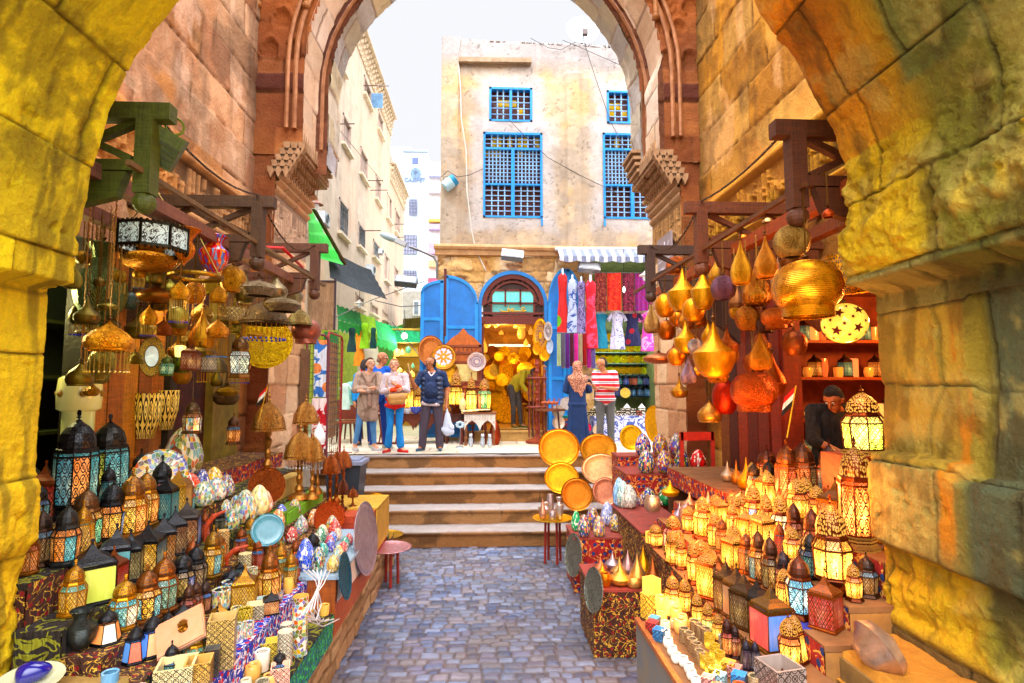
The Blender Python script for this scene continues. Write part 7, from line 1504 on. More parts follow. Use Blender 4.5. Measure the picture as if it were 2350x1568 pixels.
HL=[('vase',232,655,106,195,-2.75,'hammered','#5a6a40',0,'huge dark bronze vase lamp hanging beside the near left pier'),('onion',250,770,98,72,-2.3,'engraved','#e0a030',48,'gold onion chandelier with a long bead fringe, nearest on the left'),('flare',424,568,68,86,-2.3,'engraved','#e08c28',0,'flared copper urn lamp left of the red mosaic vase'),('urn',491,585,64,90,-2.3,'mosaic_warm','#c81e10',0,'red mosaic glass vase lamp with blue flowers'),('globe',533,640,58,62,-2.3,'engraved','#d8a030',0,'carved gold globe lamp below the red mosaic vase'),('ufo',594,656,78,48,-2.02,'engraved','#8c8068',0,'dark silver disc lamp with pierced rim, left of the spun cone'),('spinning',632,650,56,76,-2.3,'pierced_fine','#9a8a6a',0,'spun silver cone lamp behind the two disc lamps'),('ufo',648,694,84,44,-2.02,'engraved','#7c7058',0,'second dark disc lamp lower to the right'),('spinning',676,665,40,64,-2.3,'hammered','#94907c',0,'small pewter cone lamp near the third bracket'),('dome',688,727,56,40,-2.02,'engraved','#8c7c50',0,'small pierced dome lamp above the rosy globe'),('collar',703,760,66,58,-2.02,'pierced_fine','#a86858',0,'rosy brown pierced globe lamp at the lane end of the left stall'),('saucer',358,676,78,40,-2.6,'metal','#8a5c24',0,'flat bronze dish lamp right of the huge vase'),('onion',413,664,44,48,-2.3,'engraved','#e0a428',52,'gold onion lamp with beads under the hoop chandelier'),('globe',447,672,46,50,-2.6,'engraved','#e09c28',0,'carved amber globe lamp behind the hoop'),('onion',502,673,38,44,-2.3,'engraved','#d0982c',30,'small gold onion lamp with blue beads'),('onion',342,722,36,46,-2.6,'engraved','#dca028',26,'small gold onion lamp left of the oval mirror'),('onion',375,750,38,40,-2.6,'hammered','#8a4c1c',0,'brown onion lamp above the oval mirror'),('onion',411,748,34,42,-2.6,'engraved','#c08a24',28,'gold onion lamp over the lit glass cup'),('onion',500,752,48,46,-2.3,'engraved','#d08c30',44,'copper onion lamp with a fringe above the star lantern'),('bowl',534,722,60,28,-2.3,'fil_star','#e0d088',0,'pale star screened glass bowl lamp'),('dome',608,716,104,58,-2.3,'engraved','#6a5a40',34,'wide dark dome chandelier with a bead fringe'),('urn',345,596,120,60,-2.6,'engraved','#d89828',0,'broad engraved brass bowl under the white panelled ring lamp'),('bulbdrop',520,890,56,80,-2.75,'hammered','#5a4a30',0,'long necked dark lamp hanging before the red curtain'),('drum',440,795,30,40,-2.75,'pierced','#a85c20',0,'small copper drum lamp behind the metal box lanterns'),('globe',300,690,36,40,-2.9,'fil','#3c6c60',0,'blue grey glass star globe behind the huge vase'),('teardrop',640,745,22,36,-2.6,'hammered','#74664c',0,'tiny pewter drop lamp over the great yellow tray')]
HR=[('collar',1852,662,152,134,1.9,'ribbed','#d8982c',0,'biggest spun brass dome lamp with a collar, nearest on the right'),('globe',1817,553,80,78,1.9,'hammered','#a08048',0,'grey gold globe lamp above the biggest dome'),('teardrop',1757,588,52,104,1.9,'hammered','#c88440',0,'tall gold teardrop lamp left of the grey gold globe'),('teardrop',1700,600,48,108,1.9,'hammered','#d09838',0,'gold teardrop lamp, second to the left of the globe'),('teardrop',1736,650,64,106,2.2,'hammered','#b8742c',0,'wide gold teardrop lamp hanging lower between its neighbours'),('teardrop',1786,628,34,84,2.2,'metal','#c8b090',0,'slim silvery teardrop lamp beside the biggest dome'),('conebowl',1567,663,72,106,1.9,'metal','#d8a040',0,'gold cone and bowl lamp with sharp waist, far left of the group'),('conebowl',1613,658,54,108,1.9,'metal','#d09838',0,'narrow gold cone and bowl lamp'),('globe',1660,660,56,58,1.9,'hammered','#6a4858',0,'purple bronze globe lamp'),('teardrop',1676,625,30,60,2.2,'hammered','#a05a38',0,'small reddish teardrop lamp behind the purple globe'),('globe',1526,700,46,56,1.9,'metal','#d8901c',0,'amber mirror globe lamp near the arch pier'),('teardrop',1495,728,38,74,1.9,'hammered','#a88454',0,'dull bronze teardrop lamp at the lane end of the right stall'),('globe',1591,710,52,56,1.9,'metal','#e09818',0,'shiny amber globe lamp in the middle'),('conebowl',1638,800,94,132,1.9,'metal','#d8981c',0,'large polished gold cone and bowl lamp at the centre of the group'),('conebowl',1574,772,56,80,1.9,'metal','#d8a048',0,'pale gold cone lamp above the amber ball'),('globe',1552,818,40,42,1.9,'metal','#e08c14',0,'small amber ball lamp lowest by the copper disc'),('globe',1596,795,36,38,1.9,'hammered','#9a8c88',0,'small grey silver ball lamp'),('teardrop',1580,848,36,64,1.9,'hammered','#988090',0,'violet grey teardrop lamp hanging lowest'),('saucer',1512,821,72,28,1.9,'metal','#a86c4c',0,'flat copper disc lamp near the arch pier'),('collar',1781,730,66,50,2.2,'hammered','#b0602c',0,'copper onion lamp below the biggest dome'),('onion',1756,738,42,52,2.2,'engraved','#4a2c20',0,'dark brown onion lamp behind the copper one'),('collar',1730,898,104,92,2.2,'hammered','#b0562a',0,'big hammered copper globe lamp hanging low'),('globe',1664,910,58,80,2.45,'metal','#b8401c',0,'red copper globe behind the big copper one'),('onion',1628,943,54,52,2.3,'metal','#b88a4c',0,'small polished bronze onion lamp low by the pier'),('drum',1940,628,104,84,2.2,'pierced','#d8942c',0,'openwork gold drum lamp right of the biggest dome'),('globe',1530,757,42,46,2.2,'metal','#b86c34',0,'copper ball lamp beside the hanging flag'),('teardrop',1625,762,32,50,2.2,'metal','#d09c30',0,'small gold teardrop lamp behind the large cone one'),('globe',1555,730,40,40,2.2,'metal','#c87818',0,'brown amber ball lamp under the first cone lamp'),('onion',1900,487,26,26,1.9,'metal','#a84c14',0,'tiny copper pendant by the first right bracket'),('globe',1711,690,44,44,2.45,'mosaic_warm','#405890',0,'small blue star patterned glass lamp in the dark'),('dome',1762,505,26,14,2.2,'metal','#c8a070',0,'little brass bell cap on a chain above the teardrops'),('dome',1706,542,24,12,2.2,'metal','#c8783c',0,'second little brass bell cap above the teardrops')]
for k,cx,cy,w_,h_,X,mt,c_,fr_,lb in HL:hang(k,cx,cy,w_,h_,X,lb,mt,c_,fringe=fr_,group='lamps hanging over the left stall')
for k,cx,cy,w_,h_,X,mt,c_,fr_,lb in HR:hang(k,cx,cy,w_,h_,X,lb,mt,c_,group='lamps hanging over the right stall',ztop=3.5)
t=hang('globe',1938,742,97,92,2.2,'glowing star patterned glass globe lamp hanging right of the biggest dome','glass','#f0d878',lit=.25,ztop=3.5);p=t.location;s=scale_at(p);m=MB()
rr_=97*s/2;H_=92*s;bpy.data.objects.remove([c for c in COL.objects if c.parent==t and c.name.startswith('shade')][0]);MB().sphere((0,0,H_/2),1,32,20,(rr_,rr_,H_/2)).build('shade',MAT['glass'],t,smooth=True,color=rgba('#f0c850',.5))
for k in range(46):
 a=k*2.4;zz=-.88+1.76*k/45;q=math.sqrt(1-zz*zz);n_=Vector((q*math.cos(a),q*math.sin(a),zz));M_=n_.to_track_quat('Z','Y').to_matrix().to_4x4();M_.translation=Vector((n_.x*rr_*1.04,n_.y*rr_*1.04,H_*.5+n_.z*H_*.52));sz=.034 if k%3==0 else.015
 pts=[Vector(((sz if j%2==0 else sz*.42)*math.cos(j*math.pi/5),(sz if j%2==0 else sz*.42)*math.sin(j*math.pi/5),.002))for j in range(10)];m.add(pts+[Vector((0,0,.003))],[(10,j,(j+1)%10)for j in range(10)],None,M_)
m.build('star_inlay',MAT['cloth'],t,color=rgba('#7a2808'))
def hlan(style,cx,cy,w_,h_,X,col,gl,lit,lb,**k):
 p=ptX(cx,cy+h_/2,X);s=scale_at(p);t=lantern(style,p,w_*s,h_*s,col,gl,lit,lb,**k);zt=3.55-p.z-h_*s;link('chain',chain_mesh(),t,rgba('#7a5a30'),(.007,.007,max(.05,zt)),loc=(0,0,h_*s));return t
rl=thing('ring_lamp','black ring chandelier with white scrollwork glass panels, upper left','chandelier',ptX(350,575,-2.45));s=scale_at(rl.location)
W_=72*s;H_=50*s
for i in range(8):A=poly(8,W_,0,.2);B=poly(8,W_,H_,.2);j=(i+1)%8;MB().add([A[i],A[j],B[j],B[i]],[(0,1,2,3)],[[(0,0),(.9,0),(.9,.6),(0,.6)]]).build('glass_panel',MAT['fil_swirl'],rl,color=rgba('#c8e0e0',.1))
m=MB()
for i in range(8):
 j=(i+1)%8;m.bar(A[i],A[j],.02).bar(B[i],B[j],.02).bar(A[i],B[i],.015)
 for q in range(5):m.sphere(Vector(A[i]).lerp(Vector(A[j]),q/5)-Vector((0,0,.012)),.014,6,4).sphere(Vector(B[i]).lerp(Vector(B[j]),q/5)+Vector((0,0,.012)),.012,6,4)
m.build('frame',MAT['metal'],rl,color=rgba('#2a2618'));MB().tube([(W_*.9,0,H_),(0,0,H_+.3),(-W_*.9,0,H_)],.005,4).tube([(0,0,H_+.3),(0,0,max(.35,3.55-rl.location.z))],.006,4).build('chain',MAT['metal'],rl,color=rgba('#6a5a30'))
hp=thing('hoop_chandelier','plain brass hoop hanging flat among the small onion lamps','chandelier',ptX(449,635,-2.3));s=scale_at(hp.location);torus(MB(),54*s,.018,(0,0,0),30,8,'z').build('hoop',MAT['metal'],hp,color=rgba('#8a6a28'));m=MB();[m.tube([(54*s*math.cos(a),54*s*math.sin(a),0),(0,0,.35),(0,0,3.55-hp.location.z)],.005,4)for a in(0,2.1,4.2)];m.build('chain',MAT['metal'],hp,color=rgba('#6a5a30'))
hlan('hexa',549,815,52,105,-2.3,'#6a4a24',['#a8c8c0','#d8e8e0'],.25,'hanging six sided lantern with pale star glass before the great tray',big=True,gm='fil_star');hlan('square',437,818,36,66,-2.5,'#6a3418',['#8a3818'],.2,'copper box lantern hanging, left of a pair');hlan('square',478,820,34,66,-2.5,'#5a4a38',['#a89880'],.1,'pewter box lantern hanging, right of a pair');hlan('hexa',382,838,34,50,-2.6,'#5a6a30',['#50a080'],.2,'small green lantern hanging under the oval mirror');hlan('oct',440,955,44,80,-2.5,'#5a4428',['#d8d0a0','#a86030'],.2,'round bellied mosaic lantern hanging over the huge egg',gm='mosaic_multi');hlan('hexa',535,985,34,70,-2.75,'#6a4a34',['#d87838','#3878a0'],.2,'small coloured glass lantern behind the brass lamps')
om=thing('oval_mirror','oval mirror in a studded gold frame hanging in the left shop front','mirror',ptX(348,818,-2.75));om.rotation_euler=(0,0,R(35));MB().lathe([(.001,.01),(.5,.01),(.55,.03),(.95,.03),(1,0)],28,Matrix.Rotation(R(90),4,'X')@Matrix.Diagonal((.095,.17,.3,1))).build('frame',MAT['pierced'],om,color=rgba('#a88428'));MB().lathe([(.001,0),(.5,0)],24,Matrix.Translation((0,-.012,0))@Matrix.Rotation(R(90),4,'X')@Matrix.Diagonal((.095,.17,.3,1))).build('glass',MAT['metal'],om,color=rgba('#d0dcd0'));MB().tube([(0,0,.16),(0,0,3.5-om.location.z)],.005,4).build('chain',MAT['metal'],om,color=rgba('#6a5a30'))
cl_=thing('candle_sconce','lit white glass cup in a pierced green brass holder','sconce',ptX(411,855,-2.6));s=scale_at(cl_.location);MB().lathe([(.001,0),(20*s,0),(20*s,34*s)],18,us=3).build('holder',MAT['pierced'],cl_,color=rgba('#6a7020'),smooth=True);MB().lathe([(.001,34*s),(10*s,36*s),(12*s,60*s),(9*s,62*s)],14).build('glass_cup',MAT['glass'],cl_,smooth=True,color=rgba('#f8e088',.8));MB().tube([(0,0,62*s),(0,0,3.5-cl_.location.z)],.004,4).build('chain',MAT['metal'],cl_,color=rgba('#6a5a30'))
HOT,ORG='#ff9c18','#f87410'
LR=[('tall',955,-25,300,150,'#6a3810',[HOT,ORG],.45,'brown domed amber lantern at the back left, by the silver onions'),('tall',1090,-60,390,160,'#7a4418',[ORG,'#a84c18'],.3,'bronze domed tall lantern, second in the back row'),('tall',1215,-80,400,175,'#5a3420',['#a86434','#8a5a30'],.15,'dark bronze star screened lantern, third in the back row'),('tall',1385,-60,430,180,'#4a2c28',['#3880a8','#4a5a68'],.15,'dark domed lantern with blue grey glass, fourth in the back row'),('tall',1575,-70,660,250,'#c86a18',['#f08018','#e86c10'],.5,'tallest orange lantern against the right pier'),('hexa',725,235,430,95,'#8a5010',[HOT],1.0,'bright open gold lantern at the back left of the lit rows'),('oct',785,275,500,135,'#a86414',[HOT],1.0,'glowing gold star screen lantern beside a blue pane one'),('oct',868,195,540,140,'#5a3010',[HOT,'#3090d8',HOT],1.0,'glowing lantern with one blue pane and ribbed dome'),('oct',960,260,590,110,'#5a3010',[HOT],1.0,'glowing ribbed dome lantern, centre left'),('oct',1052,265,640,140,'#6a3c14',[HOT,'#fff0c0'],1.0,'brightest white glowing lantern at the centre'),('oct',1145,330,700,130,'#4a2410',['#b8541c','#a04014'],.35,'red brown carved lantern right of the brightest one'),('oct',1270,320,720,150,'#3a1c14',['#c82818','#3090c0','#a83018'],.45,'dark lantern with red and blue glass'),('drumlit',1408,360,1000,260,'#7a3c10',[HOT,'#ff9820','#f04818',HOT],1.0,'large glowing drum bodied lantern on a red square foot'),('oct',322,345,600,140,'#3a1c10',['#e85890',HOT,'#58a028','#f08080'],.9,'glowing pink and green glass lantern at the left of the rows'),('hexa',522,290,600,135,'#a0680c',[HOT],1.0,'yellow glowing arched wire lantern'),('oct',605,395,660,115,'#5a3010',[HOT],1.0,'glowing short lantern with white hot panes'),('hexa',655,450,690,100,'#4a2810',['#c87818','#a86018'],.4,'brown filigree lantern before the white hot one'),('flare',730,480,750,150,'#8a4c10',[HOT],1.0,'glowing flared lantern with plain yellow panes'),('hexa',820,545,830,120,'#6a3810',['#b86820','#905020'],.35,'pierced gold brown lantern, unlit'),('oct',895,520,890,135,'#5a3418',['#408898','#b86820',HOT],.35,'bronze domed lantern with teal filigree'),('oct',985,560,950,140,'#4a2818',['#a86820','#5a3818'],.3,'copper domed lantern with olive stars'),('hexa',1068,660,1000,130,'#2c2028',['#8a7a70','#504858','#c86820'],.15,'small gunmetal lantern with heart cut shoulder'),('hexa',1180,690,1125,200,'#1c2838',['#2098c0','#f09828','#38a8c8'],.45,'blue black lantern with turquoise and orange glass on a blue cloth'),('hexa',208,640,800,110,'#7a4408',[HOT],1.0,'small glowing white rosette lantern at the left table end'),('flare',330,590,830,120,'#9a5c08',[HOT],.9,'glowing arched gold lantern behind the rosette one'),('hexa',380,570,800,90,'#6a3c08',[HOT],.9,'thin glowing lantern with a hooked top'),('hexa',470,590,900,110,'#7a4810',[HOT],.9,'glowing lantern with scalloped crown, left of the white box one'),('square',565,625,990,120,'#8a5a18',['#fff0c0',HOT],1.0,'white hot square lantern with ogee roof'),('hexa',322,830,1080,120,'#a87018',[HOT],.9,'tubular glowing filigree lantern in the front row'),('hexa',405,850,1100,100,'#8a5c18',[HOT],.9,'glowing onion topped lantern in the front row'),('hexa',490,950,1200,90,'#5a3810',[HOT],1.0,'small glowing lantern with a tall ring'),('hexa',560,1010,1260,85,'#4a2c10',['#a8b870',HOT],.9,'small glowing green tinged lantern with a ring'),('square',640,700,1010,110,'#5a3418',['#c87820','#a86020'],.35,'dark roofed square lantern, first of the long square row'),('square',690,740,1090,120,'#3a2818',['#e09838','#805020'],.35,'square lantern with arched amber pane, second of the row'),('square',755,780,1130,130,'#3a2818',['#b87028','#704820'],.25,'plain amber square lantern, third of the row'),('square',815,830,1190,140,'#4a3420',['#a86428','#6a4420'],.2,'brown glass square lantern, fourth of the row'),('square',895,870,1220,150,'#2c2420',['#9a6a38','#504038'],.15,'dark blue roofed square lantern, fifth of the row'),('square',990,915,1335,195,'#6a4c24',['#0878d8','#e03c08'],.12,'large brass square lantern with orange and sky blue panes on the marble slab'),('hexa',625,1090,1290,80,'#4a1c10',['#f0a030'],.8,'small orange lit lantern behind the white cups'),('hexa',690,1120,1390,90,'#3a1810',['#e87820','#b03018'],.6,'small dark red lantern behind the yellow cups'),('hexa',745,1170,1400,80,'#2c1814',['#a84820'],.3,'dark hooked lantern near the square boxes'),('flare',815,1270,1470,90,'#282430',['#583850','#806080'],.08,'small gunmetal lantern at the near end'),('flare',880,1280,1480,85,'#2c2838',['#605868'],.05,'last small gunmetal lantern at the near end')]
PL=[]
for st_k,cx,tp,bs,w_,mc_,gl_,li,lb in LR:
 px,py=cR(cx,bs);_,pt=cR(cx,tp);p=place(TRs,px,min(py,1600));s=scale_at(p);sq=st_k=='square'
 lantern(st_k,p,w_*.3413*s*(1.1 if sq else 1),(py-pt)*s,mc_,gl_,li*.75 if li>.5 else li,lb,big=w_>112,gm='glass' if 'plain' in lb or 'sky' in lb else('fil_fine' if w_<145 else('fil_swirl' if 'carved' in lb or 'drum' in lb else 'fil')),group='lanterns on the right stall')
 if li>=.9 and len(PL)<12 and(not PL or min((p-q).length for q in PL)>.22):PL.append(p.copy());lamp('lantern_flame',(p.x,p.y,p.z+(py-pt)*s+.04),14,(1,.36,.06),.06)
p=ptX(1987,1042,2.55);lantern('oct',p,100*scale_at(p),155*scale_at(p),'#8a4c14',['#e8f070','#f8e080'],.8,'large glowing yellow green lantern standing by the man in the right shop',big=True)
MB_=MB().box(-.22,.22,-.15,.15,-.9,0).build('lantern_box',MAT['wood'],color=rgba('#8a3a10'),loc=p);tag(MB_,'tall reddish box under the glowing yellow green lantern','box')
lamp('shop_flame',(p.x-.1,p.y-.1,p.z+.5),6,(1,.5,.12),.06);lamp('right_shop_light',(4.2,4.8,3.0),120,(1,.42,.08),.1)
for k,z in enumerate((1.55,1.95,2.4,2.8)):
 sh=thing('shop_shelf',['lowest','second','third','top'][k]+' orange lit shelf at the back of the right shop','shelf',(3.1,5.85,z));MB().box(0,2.2,0,.35,-.03,0).build('board',MAT['wood'],sh,color=rgba('#9a4818'))
 for i in range(18):
  x=3.17+i*.115;w_=f'{ORD[i]} from the left on the {["lowest", "second", "third", "top"][k]} shelf of the right shop'
  if(i+k)%3==0:lantern('square',(x,6.0,z),.11,.28,'#4a2814',['#c87828','#408070'][i%2],.3,'small lantern, '+w_,group='goods on the right shop shelves')
  else:cup((x,5.95+.04*(i%3),z),.10,.11+.05*(i%3),'candle cup, '+w_,['cup','pot'][i%2],'onyx',['#f8b040','#f09030','#d87030'][i%3],.9 if k==1 else(.5 if i%4==0 else.08),group='goods on the right shop shelves')
ctr=thing('door_post','thick red brown wooden door post of the right shop','post',(3.0,5.35,.75));MB().box(-.08,.1,0,.28,0,2.6).box(-.1,-.08,.05,.23,.1,2.5).build('post',MAT['wood'],ctr,color=rgba('#7a2c10'))
rp_=thing('shop_shutter','dark red wooden shutter panelling behind the big copper globe','shutter',(2.97,5.7,.4))
for i in range(5):MB().box(-.04,.0,i*.24,i*.24+.22,0,2.9).build('board',MAT['wood'],rp_,color=rgba(['#6a2810','#5a200c','#8a3814','#4a1c0c','#7a4418'][i]))
ch=thing('red_chair','red orange wooden chair behind the mosaic eggs of the right stall','chair',(2.55,6.7,.9));MB().box(-.2,.2,-.02,.02,.75,.85).build('backrest',MAT['wood'],ch,color=rgba('#b8380c'));MB().box(-.2,.2,-.4,0,.38,.42).build('seat',MAT['wood'],ch,color=rgba('#8a2c0c'))
for x in(-.19,.19):MB().box(x-.02,x+.02,-.02,.02,0,.85).build('leg',MAT['wood'],ch,color=rgba('#a8340c'));MB().box(x-.02,x+.02,-.4,-.36,0,.4).build('leg',MAT['wood'],ch,color=rgba('#8a2c0c'))
for i,(cx,tp,bs,w_,k,c_,lb)in enumerate(((1688,478,640,105,'spinning',SILV,'silver onion lamp at the back left of the right stall'),(1758,475,660,90,'spinning','#b87840','copper onion lamp between the silver and gold ones'),(1838,455,700,150,'spinning','#d0983c','gold onion lamp next to the tall lanterns'),(1535,650,770,120,'spinning','#c8a078','rosy onion lamp behind the gold row'),(1610,655,800,140,'spinning','#d0a050','big pale gold onion lamp'),(1240,735,860,140,'spinning','#d8a848','gold onion lamp left of the pink lantern'),(1312,765,900,110,'spinning','#a8a0b8','bluish silver onion lamp'),(1390,725,850,110,'spinning','#b89070','bronze onion lamp behind the bluish one'),(1370,815,1000,130,'globe','#988890','grey globe lamp behind the pink lantern'),(1100,835,950,130,'pot','#c0b0a0','plastic wrapped silver pot'),(1500,100,170,160,'onion','#b89050',''))[:10]):
 px,py=cM(cx,bs);_,pt=cM(cx,tp);p=place(TRs,px,py);s=scale_at(p);tag(link('brass_onion',lathe_mesh(k,'metal'),None,rgba(c_),(w_*.2927*s/2,)*2+((py-pt)*s,),loc=p),lb,'lamp shade','onion lamp shades standing on the right stall')
def crate(x0_,x1_,y0_,y1_,z,label,mat,base=0):t=thing('display_crate',label,'crate',(x0_,y0_,base));MB().box(0,x1_-x0_,0,y1_-y0_,0,z-base-.02).build('body',MAT[mat],t);MB().box(-.01,x1_-x0_+.01,-.01,y1_-y0_+.01,z-base-.02,z-base).build('lid',MAT['wood'],t,color=rgba('#8a4038'));return t
crate(.93,1.5,4.9,5.6,.56,'patterned appliqué crate carrying gold teardrop lamp shades','dark_cloth');crate(1.0,1.65,6.4,7.0,.60,'red brown patterned crate carrying polished mosaic eggs','red_cloth');crate(1.55,2.1,5.6,6.9,.86,'pink topped patterned crate between the egg tables','dark_cloth');crate(1.75,2.95,6.95,7.6,1.22,'high table under red appliqué cloth carrying two rows of eggs','red_cloth');crate(1.8,2.9,7.6,8.0,1.36,'raised back shelf of eggs in red cloth','red_cloth')
for i,(cx,tp,bs,w_,k,c_,z,lb)in enumerate(((975,895,1140,130,'teardrop','#b8b0a8',.9,'silver teardrop shade at the back of the crate group'),(1025,930,1200,130,'teardrop','#c8982c',.8,'tall gold teardrop shade'),(1100,985,1260,150,'teardrop','#8a5434',.82,'dark copper teardrop shade'),(905,1125,1330,100,'teardrop','#a89098',.62,'small grey teardrop shade'),(980,1180,1420,120,'teardrop','#c8a468',.6,'slender pale gold teardrop shade'),(690,1205,1340,120,'spinning','#b87058',.58,'rosy copper onion shade at the back left corner'),(705,1255,1385,110,'spinning','#c89848',.58,'gold onion shade on the left'),(785,1170,1310,120,'spinning','#a8a0b0',.58,'silvery onion shade at the back'),(840,1215,1370,140,'spinning','#c0a070',.58,'pale bronze onion shade in the middle'),(845,1265,1440,170,'spinning','#d0a860',.57,'largest polished onion shade in front'),(725,1350,1450,100,'pot','#c8801c',.57,'amber gold round pot at the front left'),(955,1380,1460,120,'pot','#d8b070',.57,'pale gold pot at the front right'))):
 px,py=cM(cx,bs);_,pt=cM(cx,tp);p=ptZ(px,py,z);p.y=min(max(p.y,4.75),5.5);q=ptY(px,py,p.y);p.x=q.x;s=scale_at(p);tag(link('onion_lamp',lathe_mesh(k,'metal'),None,rgba(c_),(w_*.2927*s/2,)*2+((py-pt)*s,),loc=(p.x,p.y,.562)),lb+' on the patterned crate','lamp shade','lamp shades on the patterned crate')
PE=m_mosaic('polished_mosaic',6.0,False,'#2a2018',gl=.02);MAT['polished']=PE;MAT['polished_multi']=m_mosaic('polished_multi',6.0,True,'#2a2018',['#1838a0','#b88a28','#d8b050','#1838a0','#282420','#a83028','#386838','#e0d8c0'],.02)
EM=[('m',1025,296,465,125,'#2848b0',2,'blue and amber striped'),('m',1160,298,465,125,'#a87830',2,'brown speckled'),('m',1292,296,465,130,'#9888a8',2,'violet grey marbled'),('o',1428,296,470,130,'#50b888',2,'mint green'),('m',1052,425,605,135,'#306890',1,'blue gold and green banded'),('m',1192,428,605,130,'#a87c58',1,'pink brown flowered'),('m',1330,420,600,130,'#385838',1,'half silver half green'),('o',1460,418,598,135,'#c02828',1,'bright red'),('o',840,610,830,110,'#90b8e8',0,'pale sky blue'),('o',870,635,840,110,'#a0c0c0',0,'aqua grey'),('o',915,665,845,135,'#b0b0a8',0,'grey white with brown band'),('m',1068,658,800,125,'#303878',0,'blue and yellow chequered'),('o',1208,645,795,140,'#106838',0,'deep green'),('m',1015,740,830,75,'#8a6a50',0,'small brown flecked'),('o',500,872,1025,80,'#28a060',-1,'emerald dotted'),('m',562,900,1072,105,'#384890',-1,'blue and gold ribbed'),('m',630,840,1010,105,'#a08468',-1,'beige brown marbled'),('m',680,912,1070,100,'#d8c8a8',-1,'cream diamond'),('o',745,770,950,110,'#9098c0',-1,'lavender grey'),('m',760,830,980,100,'#887898',-1,'purple banded'),('m',805,895,1030,90,'#b8b070',-1,'red and cream panelled')]
for k,cx,tp,bs,w_,c_,lv,lb in EM:
 px,py=cM(cx,bs);_,pt=cM(cx,tp);z,ya,yb={2:(1.362,7.65,7.95),1:(1.222,7.0,7.5),0:(.862,5.75,6.8),-1:(.602,6.42,6.95)}[lv]
 p=ptZ(px,py,z);p.y=min(max(p.y,ya),yb);p.x=ptY(px,py,p.y).x;s=scale_at(p);egg((p.x,p.y,z),w_*.2927*s,(py-pt)*s,lb+' polished mosaic egg on the '+{2:'raised back shelf',1:'high red cloth table',0:'pink topped crate',-1:'red brown crate near the steps'}[lv],'polished_multi' if k=='m' else 'polished',c_,group='polished mosaic eggs')
for cx,cy,w_,h_,Y,c_,mt,lb in((365,375,325,300,9.0,'#d08418','metal','biggest orange gold tray leaning on the top step'),(672,385,290,240,9.1,'#b07818','metal','wide dark gold tray beside the biggest one'),(385,610,270,240,8.7,'#d89828','metal','gold tray in clear plastic wrap'),(700,540,320,240,8.4,'#d8a880','metal','pale beige tray wrapped in film'),(505,740,250,250,8.0,'#a06414','metal','brown gold tray low by the tea set'),(730,715,210,210,8.0,'#c08068','metal','pinkish copper tray behind the pale eggs'),(932,295,185,200,9.2,'#d8a830','metal','bright gold tray on a little wooden stand'),(1112,190,150,295,8.9,'#d0a020','hammered','tall oval gold tray leaning on the jamb'),(1232,245,85,215,8.7,'#c89820','hammered','narrow oval gold tray beside the tall one'),(1298,270,50,120,8.6,'#a89890','metal','small grey oval tray by the pier foot')):
 px,py=cM(cx,cy);p=ptY(px,py,Y);s=scale_at(p);tray_at(p,h_*.2927*s,lb,c_,mt,(-.1,-1,.22),squash=min(1.35,w_/h_))
for(px,py,Y,wpx,z,c_,lb)in((885,1228,7.6,80,.42,'#c8a030','flat gold tray on a low stand at the stair foot'),(892,1258,6.75,104,.36,'#d8a8b0','large flat pink copper tray on red legs in the lane'),(1268,1190,7.5,92,.62,'#d8b040','flat gold tray of silver tea things right of the steps')):
 p=ptY(px,py,Y);s=scale_at(p);t=thing('tray_table',lb,'tray table',(p.x,Y,0));link('plate',tray_mesh('metal'),t,rgba(c_),(wpx*s/2,)*2+(wpx*s/2,),loc=(0,0,p.z))
 for k in range(4):a=.4+k*math.pi/2;MB().tube([(wpx*s*.22*math.cos(a),wpx*s*.22*math.sin(a),0),(wpx*s*.2*math.cos(a),wpx*s*.2*math.sin(a),p.z-.02)],.018,6).build('leg',MAT['wood'],t,color=rgba('#8a2c18'))
 if 'tea' in lb:
  for i in range(9):
   a=i*.7+.3;q=(p.x+wpx*s*.33*math.cos(a)*(.5+.5*(i%2)),Y+wpx*s*.3*math.sin(a),p.z+.02);tag(link('tea_vessel',lathe_mesh(['urn','teardrop','pot','bowl'][i%4],'metal',16),None,rgba(['#d8c8c8','#c89c88','#b8b0b8','#e0d8d0'][i%4]),(.05,.05,.11+.08*((i*7)%3)),loc=q),['wide urn','slim teapot','round pot','small bowl'][i%4]+f' wrapped in film on the flat gold tray, {["street", "stair"][i//5]} side','tea vessel','silver tea things on the gold tray')
t=tray_at(ptY(862,1163,8.1),50*ptY(862,1163,8.1).y/1280*1.22,'gold tray upright on a black wooden stand at the stair foot','#c8901c');st2=thing('plate_stand','black turned wooden stand holding the upright gold tray','stand',(ptY(868,1200,8.1).x,8.12,0))
for x in(-.12,.12):m=MB();spool(m,x,0,0,.55,.016,6);m.build('leg',MAT['wood'],st2,color=rgba('#201410'))
MB().bar((-.12,0,.42),(.12,0,.42),.03).build('crossbar',MAT['wood'],st2,color=rgba('#201410'))
for i,(cx,cy,d_,X,lb)in enumerate(((482,1215,.46,.99,'silver patterned disc leaning on the red brown crate'),(640,1490,.36,.92,'grey disc leaning on the teardrop crate'))):tray_at(ptX(*cM(cx,cy),X),d_,lb,'#8a9088','engraved',(-1,-.25,.15),name='wall_plate',cat='plate')
WC=[(292,1330),(320,1385),(345,1430),(395,1455),(432,1500),(450,1545),(480,1590),(275,1275)]
for i,(cx,bs)in enumerate(WC):p=place(TRs,*cR(cx,bs));s=scale_at(p);cup(p,72*.3413*s,62*.3413*s,f'white onyx pot, {ORD[i]} along the lane edge of the right table' if i<7 else 'white onyx pot with filigree at the far end of the edge row','pot','onyx','#e0dcd0',group='onyx cups on the right table')
